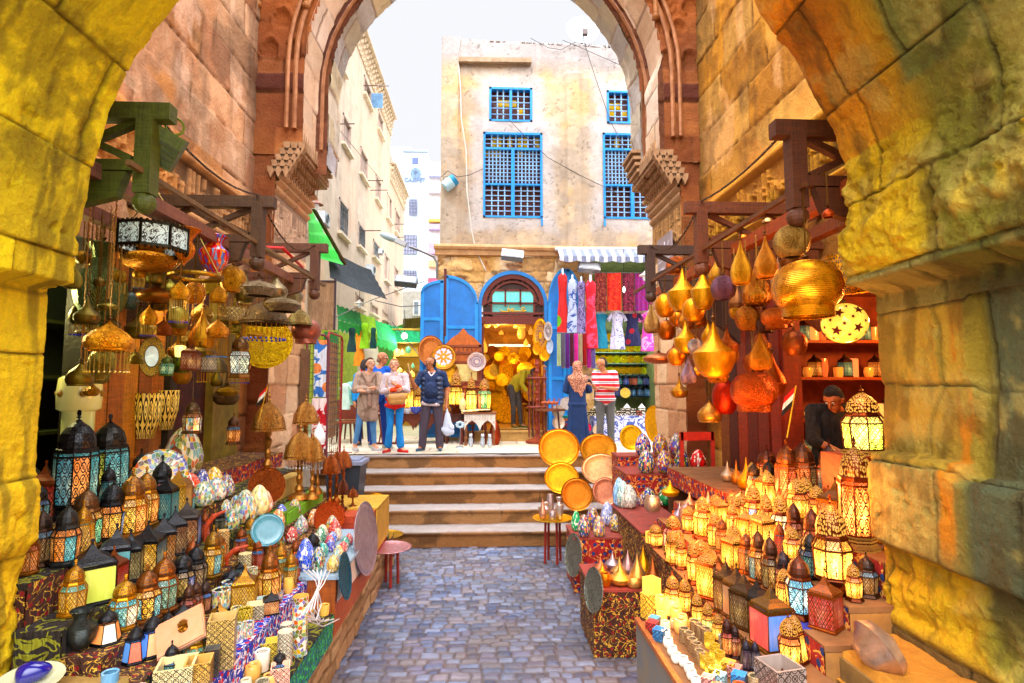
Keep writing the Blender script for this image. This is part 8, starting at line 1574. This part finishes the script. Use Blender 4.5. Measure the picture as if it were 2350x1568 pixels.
YC=[(400,1290),(435,1320),(455,1360),(485,1390),(505,1440),(540,1465),(572,1505),(605,1400),(640,1450),(505,1265),(545,1290),(570,1330),(470,1240)]
for i,(cx,bs)in enumerate(YC):p=place(TRs,*cR(cx,bs));s=scale_at(p);li=i in(5,6,7,8,11);cup(p,68*.3413*s,90*.3413*s,f'{"lit yellow" if li else "cream and brown"} filigree candle cup, {ORD[i]} of the inner rows','cup','fil_fine','#f8c048' if li else '#d8b080',.7 if li else.0,group='filigree candle cups')
for i,(cx,bs,c_,w_)in enumerate(((185,1230,'#b83028',80),(235,1280,'#2880b8',85),(700,1500,'#f0b040',90),(740,1530,'#d89080',95),(770,1580,'#2090d0',100),(640,1580,'#a8d0d8',85),(560,1600,'#e8a8a0',85),(610,1540,'#f0c850',85),(200,1200,'#70a8b8',75))):p=place(TRs,*cR(cx,bs));s=scale_at(p);prism_box(p,w_*.3*s,75*.3413*s,4,'fil_fine',c_,f'{["red", "blue", "amber", "salmon", "bright blue", "pale aqua", "pale pink", "yellow", "grey blue"][i]} square open onyx box on the right table',rz=.9)
for i,(cx,bs,d_,c_)in enumerate(((345,1150,90,'#f0b050'),(375,1230,95,'#f0a858'),(385,1185,80,'#f8b868'),(330,1200,60,'#e8a878'),(465,1215,75,'#f0b848'),(245,1080,100,'#ffc030'),(320,1110,110,'#ffd860'))):p=place(TRs,*cR(cx,bs));s=scale_at(p);cup(p,d_*.3413*s,d_*.3413*s*.95,['round orange onyx ball at the back','lower orange onyx ball','peach onyx ball between them','small pink onyx ball','yellow onyx ball near the flames','glowing yellow onyx jar at the left end','bright glowing onyx jar with wooden knob'][i]+' of the right table','pot','onyx',c_,[.1,.1,.12,.05,.2,.7,.9][i])
for i,(cx,bs,w_,h_)in enumerate(((180,980,115,115),(185,880,75,75),(155,1130,90,160))):p=place(TRs,*cR(cx,bs));s=scale_at(p);t=prism_box(p,w_*.26*s,h_*.3413*s,4,'onyx' if i<2 else 'fil','#f8b838',['wooden cube lamp with an apple emblem at the left table end','smaller apple cube stacked above the first','tall orange filigree box under the apple cubes'][i],rz=.4,lit=.35)
p=place(TRs,*cR(1045,1570));prism_box((p.x,p.y,p.z-.1),.16,.26,4,'fil_star','#8a7870','dark star lattice box under the marble slab corner',rz=.2);p=ptX(*cR(990,1345),1.62)
sb=tag(MB().box(-.17,.22,-.12,.9,-.035,-.002).build('marble_slab',MAT['ceramic'],color=rgba('#a89078'),loc=(1.62,p.y-.1,p.z)),'pale marble slab at the near end under the big square lantern','slab')
bl_=MB().box(-.18,.18,-.14,.14,-.02,0).build('blue_cloth',MAT['cloth'],color=rgba('#3a3c90'),loc=place(TRs,*cR(1215,1130)));tag(bl_,'folded blue cloth under the blue black lantern','cloth')
p=ptZ(2012,1490,1.10);tag(MB().lathe([(.001,-.11),(.08,-.09),(.15,0),(.165,.005),(.14,.06),(.001,.12)],24,Matrix.Rotation(R(60),4,'Y')).build('metal_colander',MAT['metal'],color=rgba('#c8b0a0'),scale=(.8,.8,.8),autosmooth=50,loc=p),'round shiny pierced metal basin peeking out behind the right pier','basin')
def world_things():
 L=[]
 for o in COL.objects:
  if o.parent is None and 'label' in o and o.get('category')in('lantern','mosaic egg','candle cup','hanging lamp','table lamp','lamp shade','candle box'):L.append((o,Vector(o.location)))
 return L
WT=world_things();USED=set()
def near_label(p,cats,lead):
 best=None
 for o,q in WT:
  if o.name in USED or o['category']not in cats:continue
  d=(q-p).length
  if best is None or d<best[0]:best=(d,o)
 if best is None:return None
 o=best[1];USED.add(o.name);w=o['label'].split();n=15-len(lead.split());w=w[:n]
 while w and w[-1]in('a','the','of','and','with','on','in','by','its','beside','behind','right','left','small','from','at','near','under','to','between','before'):w.pop()
 return f'{lead} {" ".join(w)}'.replace(' the the ',' the ')
def free(p,r):return all((q.x-p.x)**2+(q.y-p.y)**2>r*r or abs(q.z-p.z)>.2 for o,q in WT)
rf=random.Random(77);cnt=0
LC=[('small black',BLK,['#2898a0','#1c5c88']),('little bronze','#7a4c1c',['#e08828','#b86020']),('dark brown','#3a261a',['#9a6a38','#50788c']),('slim gold','#a87820',['#e8b040','#58a080']),('dull copper','#8a4820',['#c84020','#2878b0'])]
for T,n,ya,yb,lits,grp in((TLs[1:],60,2.95,5.0,0,'lanterns on the left stall'),(TRs[1:],80,2.8,5.0,1,'lanterns on the right stall')):
 for k in range(n*6):
  if n<=0:break
  z,xa,xb,y0_,y1_=rf.choice(T);lo,hi=sorted((xa,xb));p=Vector((rf.uniform(lo+.06,min(hi,lo+.4)-.04)if lits else rf.uniform(max(lo,hi-.4)+.06,hi-.05),rf.uniform(max(ya,y0_+.08),yb),z+.002))
  r_=.105 if p.y<4 else.12
  if not free(p,r_):continue
  nm,mc_,gl_=rf.choice(LC);st_k=rf.choice(['hexa','oct','square','flare','hexa']);lb=near_label(p,('lantern','mosaic egg','candle cup','lamp shade'),f'{nm} lantern next to the')
  if not lb:break
  li=(.75 if rf.random()<.6 else.1)if lits else.05
  h_=rf.uniform(.20,.30)if p.z<1.2 else rf.uniform(.26,.38);t=lantern(st_k,p,h_*rf.uniform(.42,.52),h_,mc_,[HOT,ORG]if li>.5 else gl_,li,lb,gm='fil_fine',group=grp);WT.append((t,p));USED.add(t.name);n-=1
for k in range(300):
 z,xa,xb,y0_,y1_=rf.choice(TLs[1:5]);p=Vector((rf.uniform(xb+.06,xa-.06),rf.uniform(4.5,6.0),z+.002))
 if cnt>=34:break
 if not free(p,.15):continue
 c_,nm=rf.choice([('#e0b848','straw yellow'),('#c83828','red'),('#2858b8','blue'),('#40a080','green'),('#e8e0d0','white'),('#e08850','orange')]);lb=near_label(p,('mosaic egg','table lamp','lantern','candle cup'),f'small {nm} egg tucked next to the')
 if lb:t=egg(p,.13,.18,lb,rf.choice(['mosaic','mosaic_multi']),c_);WT.append((t,p));USED.add(t.name);cnt+=1
cnt=0
for k in range(200):
 z,xa,xb,y0_,y1_=rf.choice(TLs[:3]);p=Vector((rf.uniform(xb+.05,xa-.05),rf.uniform(2.8,4.4),z+.002))
 if cnt>=26:break
 if not free(p,.10):continue
 c_,nm=rf.choice([('#e8d8b0','cream'),('#e0b040','yellow'),('#d86030','orange'),('#4888b0','blue')]);lb=near_label(p,('candle cup','candle box','lantern'),f'small {nm} cup next to the')
 if lb:t=cup(p,.075,rf.uniform(.07,.11),lb,rf.choice(['cup','cup','pot']),rf.choice(['onyx','fil_fine','mosaic_multi']),c_);WT.append((t,p));USED.add(t.name);cnt+=1
cnt=0
for k in range(240):
 p=Vector((rf.uniform(1.02,1.42),rf.uniform(2.6,3.58),.822))
 if cnt>=24:break
 if not free(p,.075):continue
 c_,nm=rf.choice([('#f8b040','amber'),('#e8d0a0','cream'),('#f07828','orange'),('#e8e0d8','white')]);lb=near_label(p,('candle cup','candle box','lantern'),f'small {nm} cup next to the')
 if lb:t=cup(p,.065,.07,lb,rf.choice(['cup','pot']),rf.choice(['onyx','fil_fine']),c_,.6 if nm in('amber','orange')and rf.random()<.6 else 0);WT.append((t,p));USED.add(t.name);cnt+=1
for side,n,bx,X0,cols in((-1,70,(150,700,590,900),(-2.95,-2.5),['#9c7c20','#6c5c1c','#8c8440','#b08424','#5c4c20']),(1,46,(1510,1830,590,900),(2.1,2.7),['#c07c2c','#a85828','#b87430','#905c38','#c88c3c'])):
 for k in range(n):
  px=rf.uniform(bx[0],bx[1]);lo_=(640 if side<0 and px>480 else bx[2]);py=rf.uniform(lo_,bx[3]-(120 if side<0 and px>600 else 0));X=rf.uniform(*X0);p=ptX(px,py,X)
  if p.y>6.9 or p.y<3.3:continue
  kd=rf.choice(['onion','globe','teardrop','spinning','dome','ufo']if side<0 else['teardrop','conebowl','globe','spinning','collar']);nm={'onion':'onion','globe':'round','teardrop':'drop','spinning':'spun cone','dome':'domed','ufo':'disc','conebowl':'cone','collar':'bellied'}[kd]
  lb=near_label(p,('hanging lamp','lantern'),f'{["small", "dim", "shadowed"][k % 3]} {nm} lamp behind the')
  if not lb:continue
  w_=rf.uniform(26,46)if k%3 else rf.uniform(44,62);t=hang(kd,px,py,w_,w_*{'teardrop':1.7,'conebowl':1.5,'spinning':1.3,'ufo':.55,'dome':.8}.get(kd,1.05),X,lb,rf.choice(['engraved','hammered','metal','pierced_fine']),rf.choice(cols),ztop=3.5,group='lamps hanging over the left stall' if side<0 else 'lamps hanging over the right stall',fringe=rf.choice([0,0,24])if side<0 else 0);USED.add(t.name)
SK=MAT['skin']
V3=lambda*a:Vector(a)
def figure(label,loc,H,pose,skin='#c8906c',hair=None,hairkind='short',face=(0,-1,0),build=1.0):
 """local frame: x to the right of the picture, y away from the viewer, z up; joints for a 1.72 m figure"""
 J=dict(pel=(0,0,.95),che=(0,0,1.28),nk=(0,0,1.46),hd=(0,-.01,1.60),sL=(-.18,0,1.40),eL=(-.24,0,1.12),wL=(-.25,-.03,.88),sR=(.18,0,1.40),eR=(.24,0,1.12),wR=(.25,-.03,.88),hL=(-.09,0,.92),kL=(-.10,-.01,.50),aL=(-.11,.02,.09),hR=(.09,0,.92),kR=(.10,-.01,.50),aR=(.11,.02,.09),tL=(-.03,-.13,0),tR=(.03,-.13,0),gL=None,gR=None);J.update(pose)
 J={k:(V3(*v)if v is not None else None)for k,v in J.items()}
 t=thing('person',label,'person',loc);t.scale=(H/1.72,)*3;f=V3(*face).normalized();up=V3(0,0,1);sd_=f.cross(up).normalized();up=sd_.cross(f);hd=J['hd'];b=build
 C=[(J['pel'],J['che'],.125*b,.13*b,(1.15,.8,1)),(J['che'],J['nk']-V3(0,0,.06),.13*b,.09,(1.2,.8,1)),(J['nk']-V3(0,0,.08),hd-up*.04,.056,.052),(J['sL'],J['sR'],.055*b,.055*b)]
 C+=[(hd+up*.03,hd+up*.03-f*.012,.083,.086),(hd-up*.045+f*.02,hd-up*.02,.058,.072),(hd-up*.085+f*.045,hd-up*.07+f*.03,.030,.040),(hd+f*.082+up*.02,hd+f*.104-up*.018,.008,.015),(hd+sd_*.08-up*.015,hd+sd_*.083+up*.012,.014,.018),(hd-sd_*.08-up*.015,hd-sd_*.083+up*.012,.014,.018),(hd+f*.075+up*.038+sd_*.03,hd+f*.075+up*.038-sd_*.03,.012,.012)]
 for s in 'LR':
  S,E,W,h,k,a,tt=(J[q+s]for q in 'sewhkat')
  C+=[(S,E,.05*b,.042*b),(E,W,.040*b,.026),(h,k,.085*b,.055),(k,a,.055,.036),(a,a+V3(0,0,-.05)+tt*.9,.036,.028)]
  d=J['g'+s]or(W-E);d=d.normalized();n=d.cross(f if abs(d.dot(f))<.9 else V3(1,0,0)).normalized();m=d.cross(n)
  C.append((W,W+d*.085,.024,.030,(1,1,1)));p0=W+d*.085
  for i,L in enumerate((.058,.068,.064,.05)):
   o=n*(.027-.018*i);C.append((p0+o*.8,p0+o+d*L*.55-m*.004,.0095,.0085));C.append((p0+o+d*L*.55-m*.004,p0+o*.95+d*L*.85-m*.026,.0085,.007))
  C.append((W+d*.03+n*.022,W+d*.075+n*.052-m*.01,.012,.009));C.append((W+d*.075+n*.052-m*.01,W+d*.10+n*.046-m*.025,.009,.007))
 blob('body',C,SK,t,.0085,2,skin)
 for s in(-1,1):
  e=hd+f*.078+up*.016+sd_*.031*s;MB().sphere((0,0,0),.0125,8,6).build('eye',MAT['ceramic'],t,color=rgba('#e8e0d8'),loc=e);MB().sphere((0,0,0),.0075,8,6).build('pupil',MAT['ceramic'],t,color=rgba('#1c120c'),loc=e+f*.008);MB().tube([e+up*.02-sd_*.018+f*.006,e+up*.026+f*.008,e+up*.02+sd_*.018+f*.004],.004,5).build('eyebrow',MAT['cloth'],t,color=rgba(hair or '#4a3828'))
 q=hd+f*.088-up*.048;MB().tube([q-sd_*.022-f*.004,q+f*.002,q+sd_*.022-f*.004],[.003,.0065,.003],6).build('lips',SK,t,color=rgba('#a04a40'))
 if hair:
  if hairkind=='bald':K=[(hd-f*.05-up*.03+sd_*.05,hd-f*.05-up*.03-sd_*.05,.045,.045)]
  elif hairkind=='receding':K=[(hd-f*.045+up*.03,hd-f*.05-up*.02,.080,.072),(hd-f*.02+up*.05,hd-f*.04+up*.05,.07,.07),(hd+sd_*.07-f*.02,hd+sd_*.065-up*.03-f*.02,.028,.02),(hd-sd_*.07-f*.02,hd-sd_*.065-up*.03-f*.02,.028,.02)]
  else:
   K=[(hd-f*.022+up*.052,hd-f*.045-up*.01,.088,.078),(hd+up*.085+f*.015,hd+up*.08-f*.03,.052,.066),(hd+sd_*.062-f*.01+up*.03,hd+sd_*.058-f*.03-up*.03,.032,.026),(hd-sd_*.062-f*.01+up*.03,hd-sd_*.058-f*.03-up*.03,.032,.026)]
   if hairkind=='bun':K.append((hd-f*.12+up*.02,hd-f*.13,.04,.04))
   if hairkind=='curly':K+=[(hd+up*(.06+.03*math.sin(i*2))-f*.03+sd_*.07*math.cos(i)+f*.05*math.sin(i),hd+up*.08-f*.02,.035,.03)for i in range(9)]
  blob('hair',K,MAT['cloth'],t,.010,2,hair)
 return t,J
def wear(t,J,name,col,segs,mat=None,vox=.011,sm=3):return blob(name,segs,mat or MAT['cloth'],t,vox,sm,col)
def torso(J,r=1.0,low=.86):p=J['pel'];return[(V3(p.x,p.y,low+.05),V3(p.x,p.y,low+.05),.182*r,.182*r,(1.10,.90,.42)),(V3(p.x,p.y,low+.1),J['pel'],.155*r,.150*r,(1.15,.85,1)),(J['pel'],J['che'],.148*r,.152*r,(1.15,.85,1)),(J['che'],J['nk']-V3(0,0,.10),.15*r,.10,(1.2,.8,1)),(J['sL'],J['sR'],.068,.068)]
def sleeve(J,s,k=1.0,r=.058):S,E,W=J['s'+s],J['e'+s],J['w'+s];return[(S,E.lerp(S,0)if k>=.5 else S.lerp(E,k*2),r,r*.92)]+([(E,E.lerp(W,k*2-1),r*.9,r*.72)]if k>.5 else[])
def legs(J,r=1.0,end=.96,flare=.0):return[x for s in 'LR' for x in((J['h'+s],J['k'+s],.100*r,.070*r),(J['k'+s],J['k'+s].lerp(J['a'+s],end),.068*r,(.052+flare)*r))]+[(J['hL'],J['hR'],.11*r,.11*r)]
def shoes(t,J,col,sole='#e0dcd8'):
 for s in 'LR':
  a=J['a'+s];d=J['t'+s];blob('shoe',[(V3(a.x,a.y,.045)-d*.25,V3(a.x,a.y,.035)+d,.042,.034),(V3(a.x,a.y,.07),V3(a.x,a.y,.05)+d*.4,.042,.036)],MAT['leather'],t,.009,2,col);m=MB();c=V3(a.x,a.y,.008);u=d.normalized();m.bar(c-u*.065,c+d+u*.02,.075,.016);m.build('sole',MAT['leather'],t,color=rgba(sole))
def foot(px,py,z=PZ+.02):p=ptZ(px,py,z);return(p.x,p.y,z)
t,J=figure('woman in a beige shawl and pale jeans with crossed arms looking up',foot(843,1036),1.70,dict(hd=(.03,-.02,1.60),eL=(-.22,-.12,1.13),wL=(.06,-.21,1.16),eR=(.24,-.10,1.12),wR=(-.02,-.23,1.10),gL=(1,-.1,.1),gR=(-1,-.1,.1),kL=(-.16,-.03,.50),aL=(-.24,.03,.09),aR=(.13,.0,.09),kR=(.10,-.03,.5),tL=(.07,-.10,0),tR=(.11,-.09,0)),'#c89478','#3a2418','bun',(.55,-.75,.25),.92)
wear(t,J,'jeans','#5c88b8',legs(J,.86,.82));shoes(t,J,'#b8b4b8');G=torso(J,.98,.72)+sleeve(J,'L',.9,.075)+sleeve(J,'R',.9,.075)+[(V3(.05,-.10,1.12),V3(.10,-.12,.62),.10,.07,(1,.7,1)),(V3(-.02,0,.95),V3(-.03,0,.70),.17,.16,(1.1,.85,1)),(V3(.16,-.10,1.05),V3(.15,-.08,.60),.055,.05)]+[(V3(-.12+.06*i,-.14,1.30-.02*i),V3(-.02+.04*i,-.16,.80),.022,.026)for i in range(5)]
wear(t,J,'shawl','#a89080',G);wear(t,J,'scarf_fold','#987c6c',[(V3(-.10,-.06,1.44),V3(.02,-.17,1.28),.04,.035),(V3(.12,-.05,1.43),V3(.03,-.17,1.26),.04,.035),(V3(.03,-.17,1.26),V3(.07,-.2,.85),.04,.045)])
t,J=figure('tall bald man in a bright blue jumper and dark blue jeans',foot(868,1031),1.84,dict(hd=(.05,0,1.60),aR=(.13,0,.09),tL=(.09,-.10,0),tR=(.12,-.08,0)),'#b87858','#8a6a58','bald',(.95,-.3,.05),1.02)
wear(t,J,'jeans','#14408c',legs(J,.98,.97));shoes(t,J,'#b0a898');wear(t,J,'jumper','#1468d0',torso(J,1.02,.90)+sleeve(J,'L',.92)+sleeve(J,'R',.92))
t,J=figure('man in a pale blue shirt and navy trousers mostly hidden behind the shawl woman',foot(836,1024),1.70,dict(wL=(-.2,-.08,.90)),'#b07858','#3a3030','short',(.6,.5,0))
wear(t,J,'trousers','#1c3468',legs(J,1.0));shoes(t,J,'#3a3430');wear(t,J,'shirt','#3c98d8',torso(J,1.0,.90)+sleeve(J,'L',.95)+sleeve(J,'R',.95))
t,J=figure('woman in a white and orange sweater with flared jeans and a tan handbag',foot(905,1040),1.67,dict(hd=(-.03,-.02,1.60),eL=(-.23,-.08,1.12),wL=(.04,-.20,1.16),eR=(.23,-.08,1.14),wR=(.06,-.22,1.22),gL=(1,-.2,.1),gR=(-.6,-.4,.5),kL=(-.08,-.03,.5),aL=(-.12,.02,.09),kR=(.08,-.02,.5),aR=(.12,-.02,.09),tR=(.12,-.07,0),tL=(-.05,-.12,0)),'#d09c80','#a07850','bun',(.1,-.95,.18),.92)
wear(t,J,'flared_jeans','#3888d0',legs(J,.88,.86,.03));shoes(t,J,'#b81c20');wear(t,J,'sweater','#cfc0c4',torso(J,1.0,1.0)+sleeve(J,'L',.85,.064)+sleeve(J,'R',.85,.064)+[(V3(-.02,-.01,1.44),V3(-.03,-.01,1.50),.068,.062)]);wear(t,J,'orange_hem','#f04810',[(V3(0,0,.87),V3(0,0,.87),.185,.185,(1.08,.88,.42)),(V3(0,0,.93),V3(0,0,1.0),.155,.16,(1.12,.88,1))])
for s in 'LR':wear(t,J,'orange_cuff','#f06018',[(J['w'+s].lerp(J['e'+s],.32),J['w'+s].lerp(J['e'+s],.04),.048,.044)])
hb=wear(t,J,'handbag','#b08450',[(V3(-.02,-.24,1.0),V3(.16,-.22,1.02),.085,.085,(1,.55,1)),(V3(-.02,-.25,.94),V3(.16,-.23,.95),.06,.06,(1,.6,1))],MAT['leather']);MB().tube([(-.05,-.24,1.06),(-.14,-.15,1.25),(-.13,.0,1.46),(.02,.1,1.3),(.18,-.1,1.1)],.010,6).build('strap',MAT['leather'],hb,color=rgba('#a87c58'))
t,J=figure('heavy man in a navy quilted vest pointing and holding a white plastic bag',foot(990,1036),1.72,dict(hd=(-.04,-.02,1.60),sL=(-.20,0,1.40),eL=(-.30,-.10,1.16),wL=(-.36,-.20,1.32),gL=(-.25,-.2,1),sR=(.20,0,1.40),eR=(.28,.02,1.12),wR=(.27,-.06,.88),kL=(-.13,-.02,.5),aL=(-.17,.0,.09),kR=(.13,-.02,.5),aR=(.15,.0,.09),tL=(-.07,-.12,0),tR=(.02,-.13,0)),'#a86c4c','#1c1614','receding',(-.75,-.6,-.05),1.18)
wear(t,J,'trousers','#4a404c',legs(J,1.12,.98,.012));shoes(t,J,'#2c5068');wear(t,J,'polo_shirt','#1c2c50',torso(J,1.12,.86)+[(V3(0,-.08,1.08),V3(0,-.08,1.15),.14,.13)]+sleeve(J,'L',.36,.07)+sleeve(J,'R',.36,.07));wear(t,J,'shirt_hem','#d8ccd0',[(V3(-.14,-.1,.88),V3(.12,-.12,.86),.05,.045,(1,.8,1))])
G=[]
for i in range(6):z=.88+i*.085;G+=[(V3(.13,-.05,z),V3(.12,.07,z),.105,.10,(.9,1,.62)),(V3(-.14,-.02,z),V3(-.13,.07,z),.09,.095,(.8,1,.62)),(V3(-.1,.1,z),V3(.1,.1,z),.06,.06,(1,1,.8))]
wear(t,J,'quilted_vest','#1a2848',G+[(V3(-.15,0,1.40),V3(-.10,.02,1.46),.06,.05),(V3(.15,0,1.40),V3(.10,.02,1.46),.06,.05)],MAT['leather'],.011,1);wear(t,J,'collar','#e0d8e0',[(V3(-.06,-.07,1.44),V3(-.01,-.12,1.37),.018,.012),(V3(.05,-.07,1.44),V3(.0,-.12,1.37),.018,.012)])
m=MB();f_=V3(-.75,-.6,-.05).normalized();s_=f_.cross(V3(0,0,1)).normalized();c_=J['hd']+f_*.098+V3(0,0,.016)
for k in(-1,1):pts=[c_+s_*(.034*k+.024*math.cos(a))+V3(0,0,.016*math.sin(a))for a in[i*math.pi/5 for i in range(11)]];m.tube(pts,.003,4)
m.tube([c_-s_*.01,c_+s_*.01],.003,4).tube([c_+s_*.06,J['hd']+s_*.085-f_*.01],.003,4);m.build('glasses',MAT['metal'],t,color=rgba('#883838'));MB().tube([J['hd']+f_*.094-V3(0,0,.034)-s_*.03,J['hd']+f_*.10-V3(0,0,.03),J['hd']+f_*.094-V3(0,0,.034)+s_*.03],.008,5).build('moustache',MAT['cloth'],t,color=rgba('#241814'))
w_=t.location+J['wR']+V3(0,-.02,-.08);bg_=blob('plastic_bag',[(V3(0,0,0),V3(.02,0,-.12),.016,.03),(V3(.02,0,-.14),V3(.03,0,-.42),.05,.10,(1,.6,1)),(V3(-.03,0,-.40),V3(.09,0,-.44),.06,.06,(1,.7,1)),(V3(.0,0,-.2),V3(.1,-.02,-.36),.03,.05)],MAT['plastic'],None,.01,2,'#c8d4e8');bg_.location=w_;tag(bg_,'white translucent plastic shopping bag held by the vest man','bag')
a_=t.location+J['wL'];tag(MB().tube([a_+V3(-.01,-.04,.06),a_+V3(-.05,-.06,.27)],.008,6).build('pale_stick',MAT['wood'],color=rgba('#d8c098')),'short pale stick in the raised hand of the vest man','stick')
t,J=figure('curly haired shopkeeper in an olive yellow hoodie bending forward in the brass shop',(ptY(1186,980,13.0).x,13.0,dz0),1.74,dict(pel=(-.06,0,.95),che=(.12,-.08,1.18),nk=(.26,-.12,1.26),hd=(.38,-.14,1.24),sL=(.14,-.2,1.28),sR=(.18,.06,1.28),eL=(.10,-.26,1.0),wL=(.22,-.30,.82),eR=(.36,.0,1.02),wR=(.46,-.08,.82),hL=(-.12,-.05,.92),hR=(0,.06,.92),kL=(-.08,-.06,.5),kR=(.06,.02,.5),aL=(-.08,-.05,.09),aR=(.10,.0,.09),tL=(.06,-.11,0),tR=(.12,-.06,0)),'#a06840','#3a2010','curly',(.75,-.3,-.6))
wear(t,J,'cargo_trousers','#4a4440',legs(J,.95,.93));shoes(t,J,'#5a5418','#d0c8a0');wear(t,J,'hoodie','#a89818',[(V3(-.08,0,.92),V3(.02,-.03,1.08),.15,.15,(1,.9,1)),(V3(.02,-.03,1.08),V3(.16,-.09,1.22),.15,.13,(1,.95,1)),(J['sL'],J['sR'],.07,.07),(J['nk'],J['nk']+V3(-.05,.03,.03),.08,.07)]+sleeve(J,'L',.88,.064)+sleeve(J,'R',.88,.064))
t,J=figure('woman seen from behind in a leopard print headscarf and long navy dress',foot(1326,1024),1.66,dict(eL=(-.24,.0,1.14),wL=(-.14,.18,1.1),eR=(.26,.02,1.14),wR=(.20,.20,1.12)),'#c89070','#2a1c14','short',(.2,1,-.1),1.02)
LP_=NT('leopard_print');v=LP_.vor(LP_.coord(),42,'F1');mk_=LP_.math('MULTIPLY',LP_.math('GREATER_THAN',v,.28),LP_.math('LESS_THAN',v,.52));LP_.set(base=LP_.mix(mk_,lin('#c89078'),lin('#4a2420')),rough=.9)
wear(t,J,'long_dress','#14305c',torso(J,1.05,.80)+[(V3(0,0,.95),V3(0,.0,.10),.16,.22,(1.1,.9,1))]+[(V3(-.14+.07*i,-.09,.8),V3(-.2+.1*i,-.16,.08),.03,.04)for i in range(5)]+sleeve(J,'L',.95,.07)+sleeve(J,'R',.95,.07));h_=J['hd']
wear(t,J,'headscarf','#ffffff',[(h_+V3(0,-.02,.05),h_+V3(0,-.03,-.03),.105,.10),(h_+V3(0,-.03,-.08),V3(0,-.04,1.36),.09,.14,(1.1,1,1)),(V3(-.14,-.02,1.38),V3(.16,-.02,1.38),.085,.085),(V3(.02,-.10,1.36),V3(.06,-.13,1.04),.12,.03,(1.2,.6,1)),(V3(-.10,-.06,1.36),V3(-.04,-.10,1.14),.10,.05),(V3(.12,-.06,1.36),V3(.10,-.1,1.18),.09,.05)],LP_.m)
t,J=figure('balding man in a red and white striped polo looking down at his phone',foot(1390,1030),1.74,dict(hd=(-.07,-.05,1.585),nk=(-.02,-.01,1.46),eL=(-.20,-.12,1.12),wL=(-.28,-.24,1.20),gL=(-.6,-.5,.2),eR=(.20,-.08,1.12),wR=(-.06,-.26,1.14),gR=(-1,-.2,.1),tL=(-.10,-.08,0),tR=(-.08,-.1,0)),'#b87c5c','#2c2220','receding',(-.85,-.35,-.4),1.05)
ST=NT('red_white_stripes');s_=ST.n('ShaderNodeSeparateXYZ');ST.l(ST.coord(),s_.inputs[0]);q_=ST.math('FRACT',ST.math('MULTIPLY',s_.outputs[2],9.5));a_=ST.math('LESS_THAN',q_,.52);b_=ST.math('COMPARE',q_,.76,.05);ST.set(base=ST.mix(b_,ST.mix(a_,lin('#d8d0d8'),lin('#b81838')),lin('#28182c')),rough=.85)
wear(t,J,'trousers','#5c5c5c',legs(J,1.05,.98,.01));shoes(t,J,'#3a3434');wear(t,J,'striped_polo','#ffffff',torso(J,1.07,.88)+sleeve(J,'L',.42,.075)+sleeve(J,'R',.42,.075),ST.m);a_=t.location+J['wL'];tag(MB().box(-.035,.035,-.006,.006,-.06,.07).build('mobile_phone',MAT['plastic'],color=rgba('#303040'),loc=a_+V3(-.06,-.06,.05),rot=(R(35),0,R(-50))),'dark mobile phone in the striped man\'s hand','phone')
t,J=figure('dark haired man in a black shirt bent over work inside the right shop',(ptY(1905,950,5.0).x,5.0,.78),1.60,dict(hd=(-.02,-.10,1.50),nk=(.03,-.02,1.44),wL=(-.05,-.28,1.0),wR=(.12,-.28,1.0),eL=(-.24,-.1,1.12),eR=(.26,-.1,1.12)),'#a06040','#140c08','short',(-.75,-.45,-.55),1.05)
wear(t,J,'trousers','#181414',legs(J,1.0));wear(t,J,'black_shirt','#14100e',torso(J,1.08,.9)+sleeve(J,'L',.6,.07)+sleeve(J,'R',.6,.07))
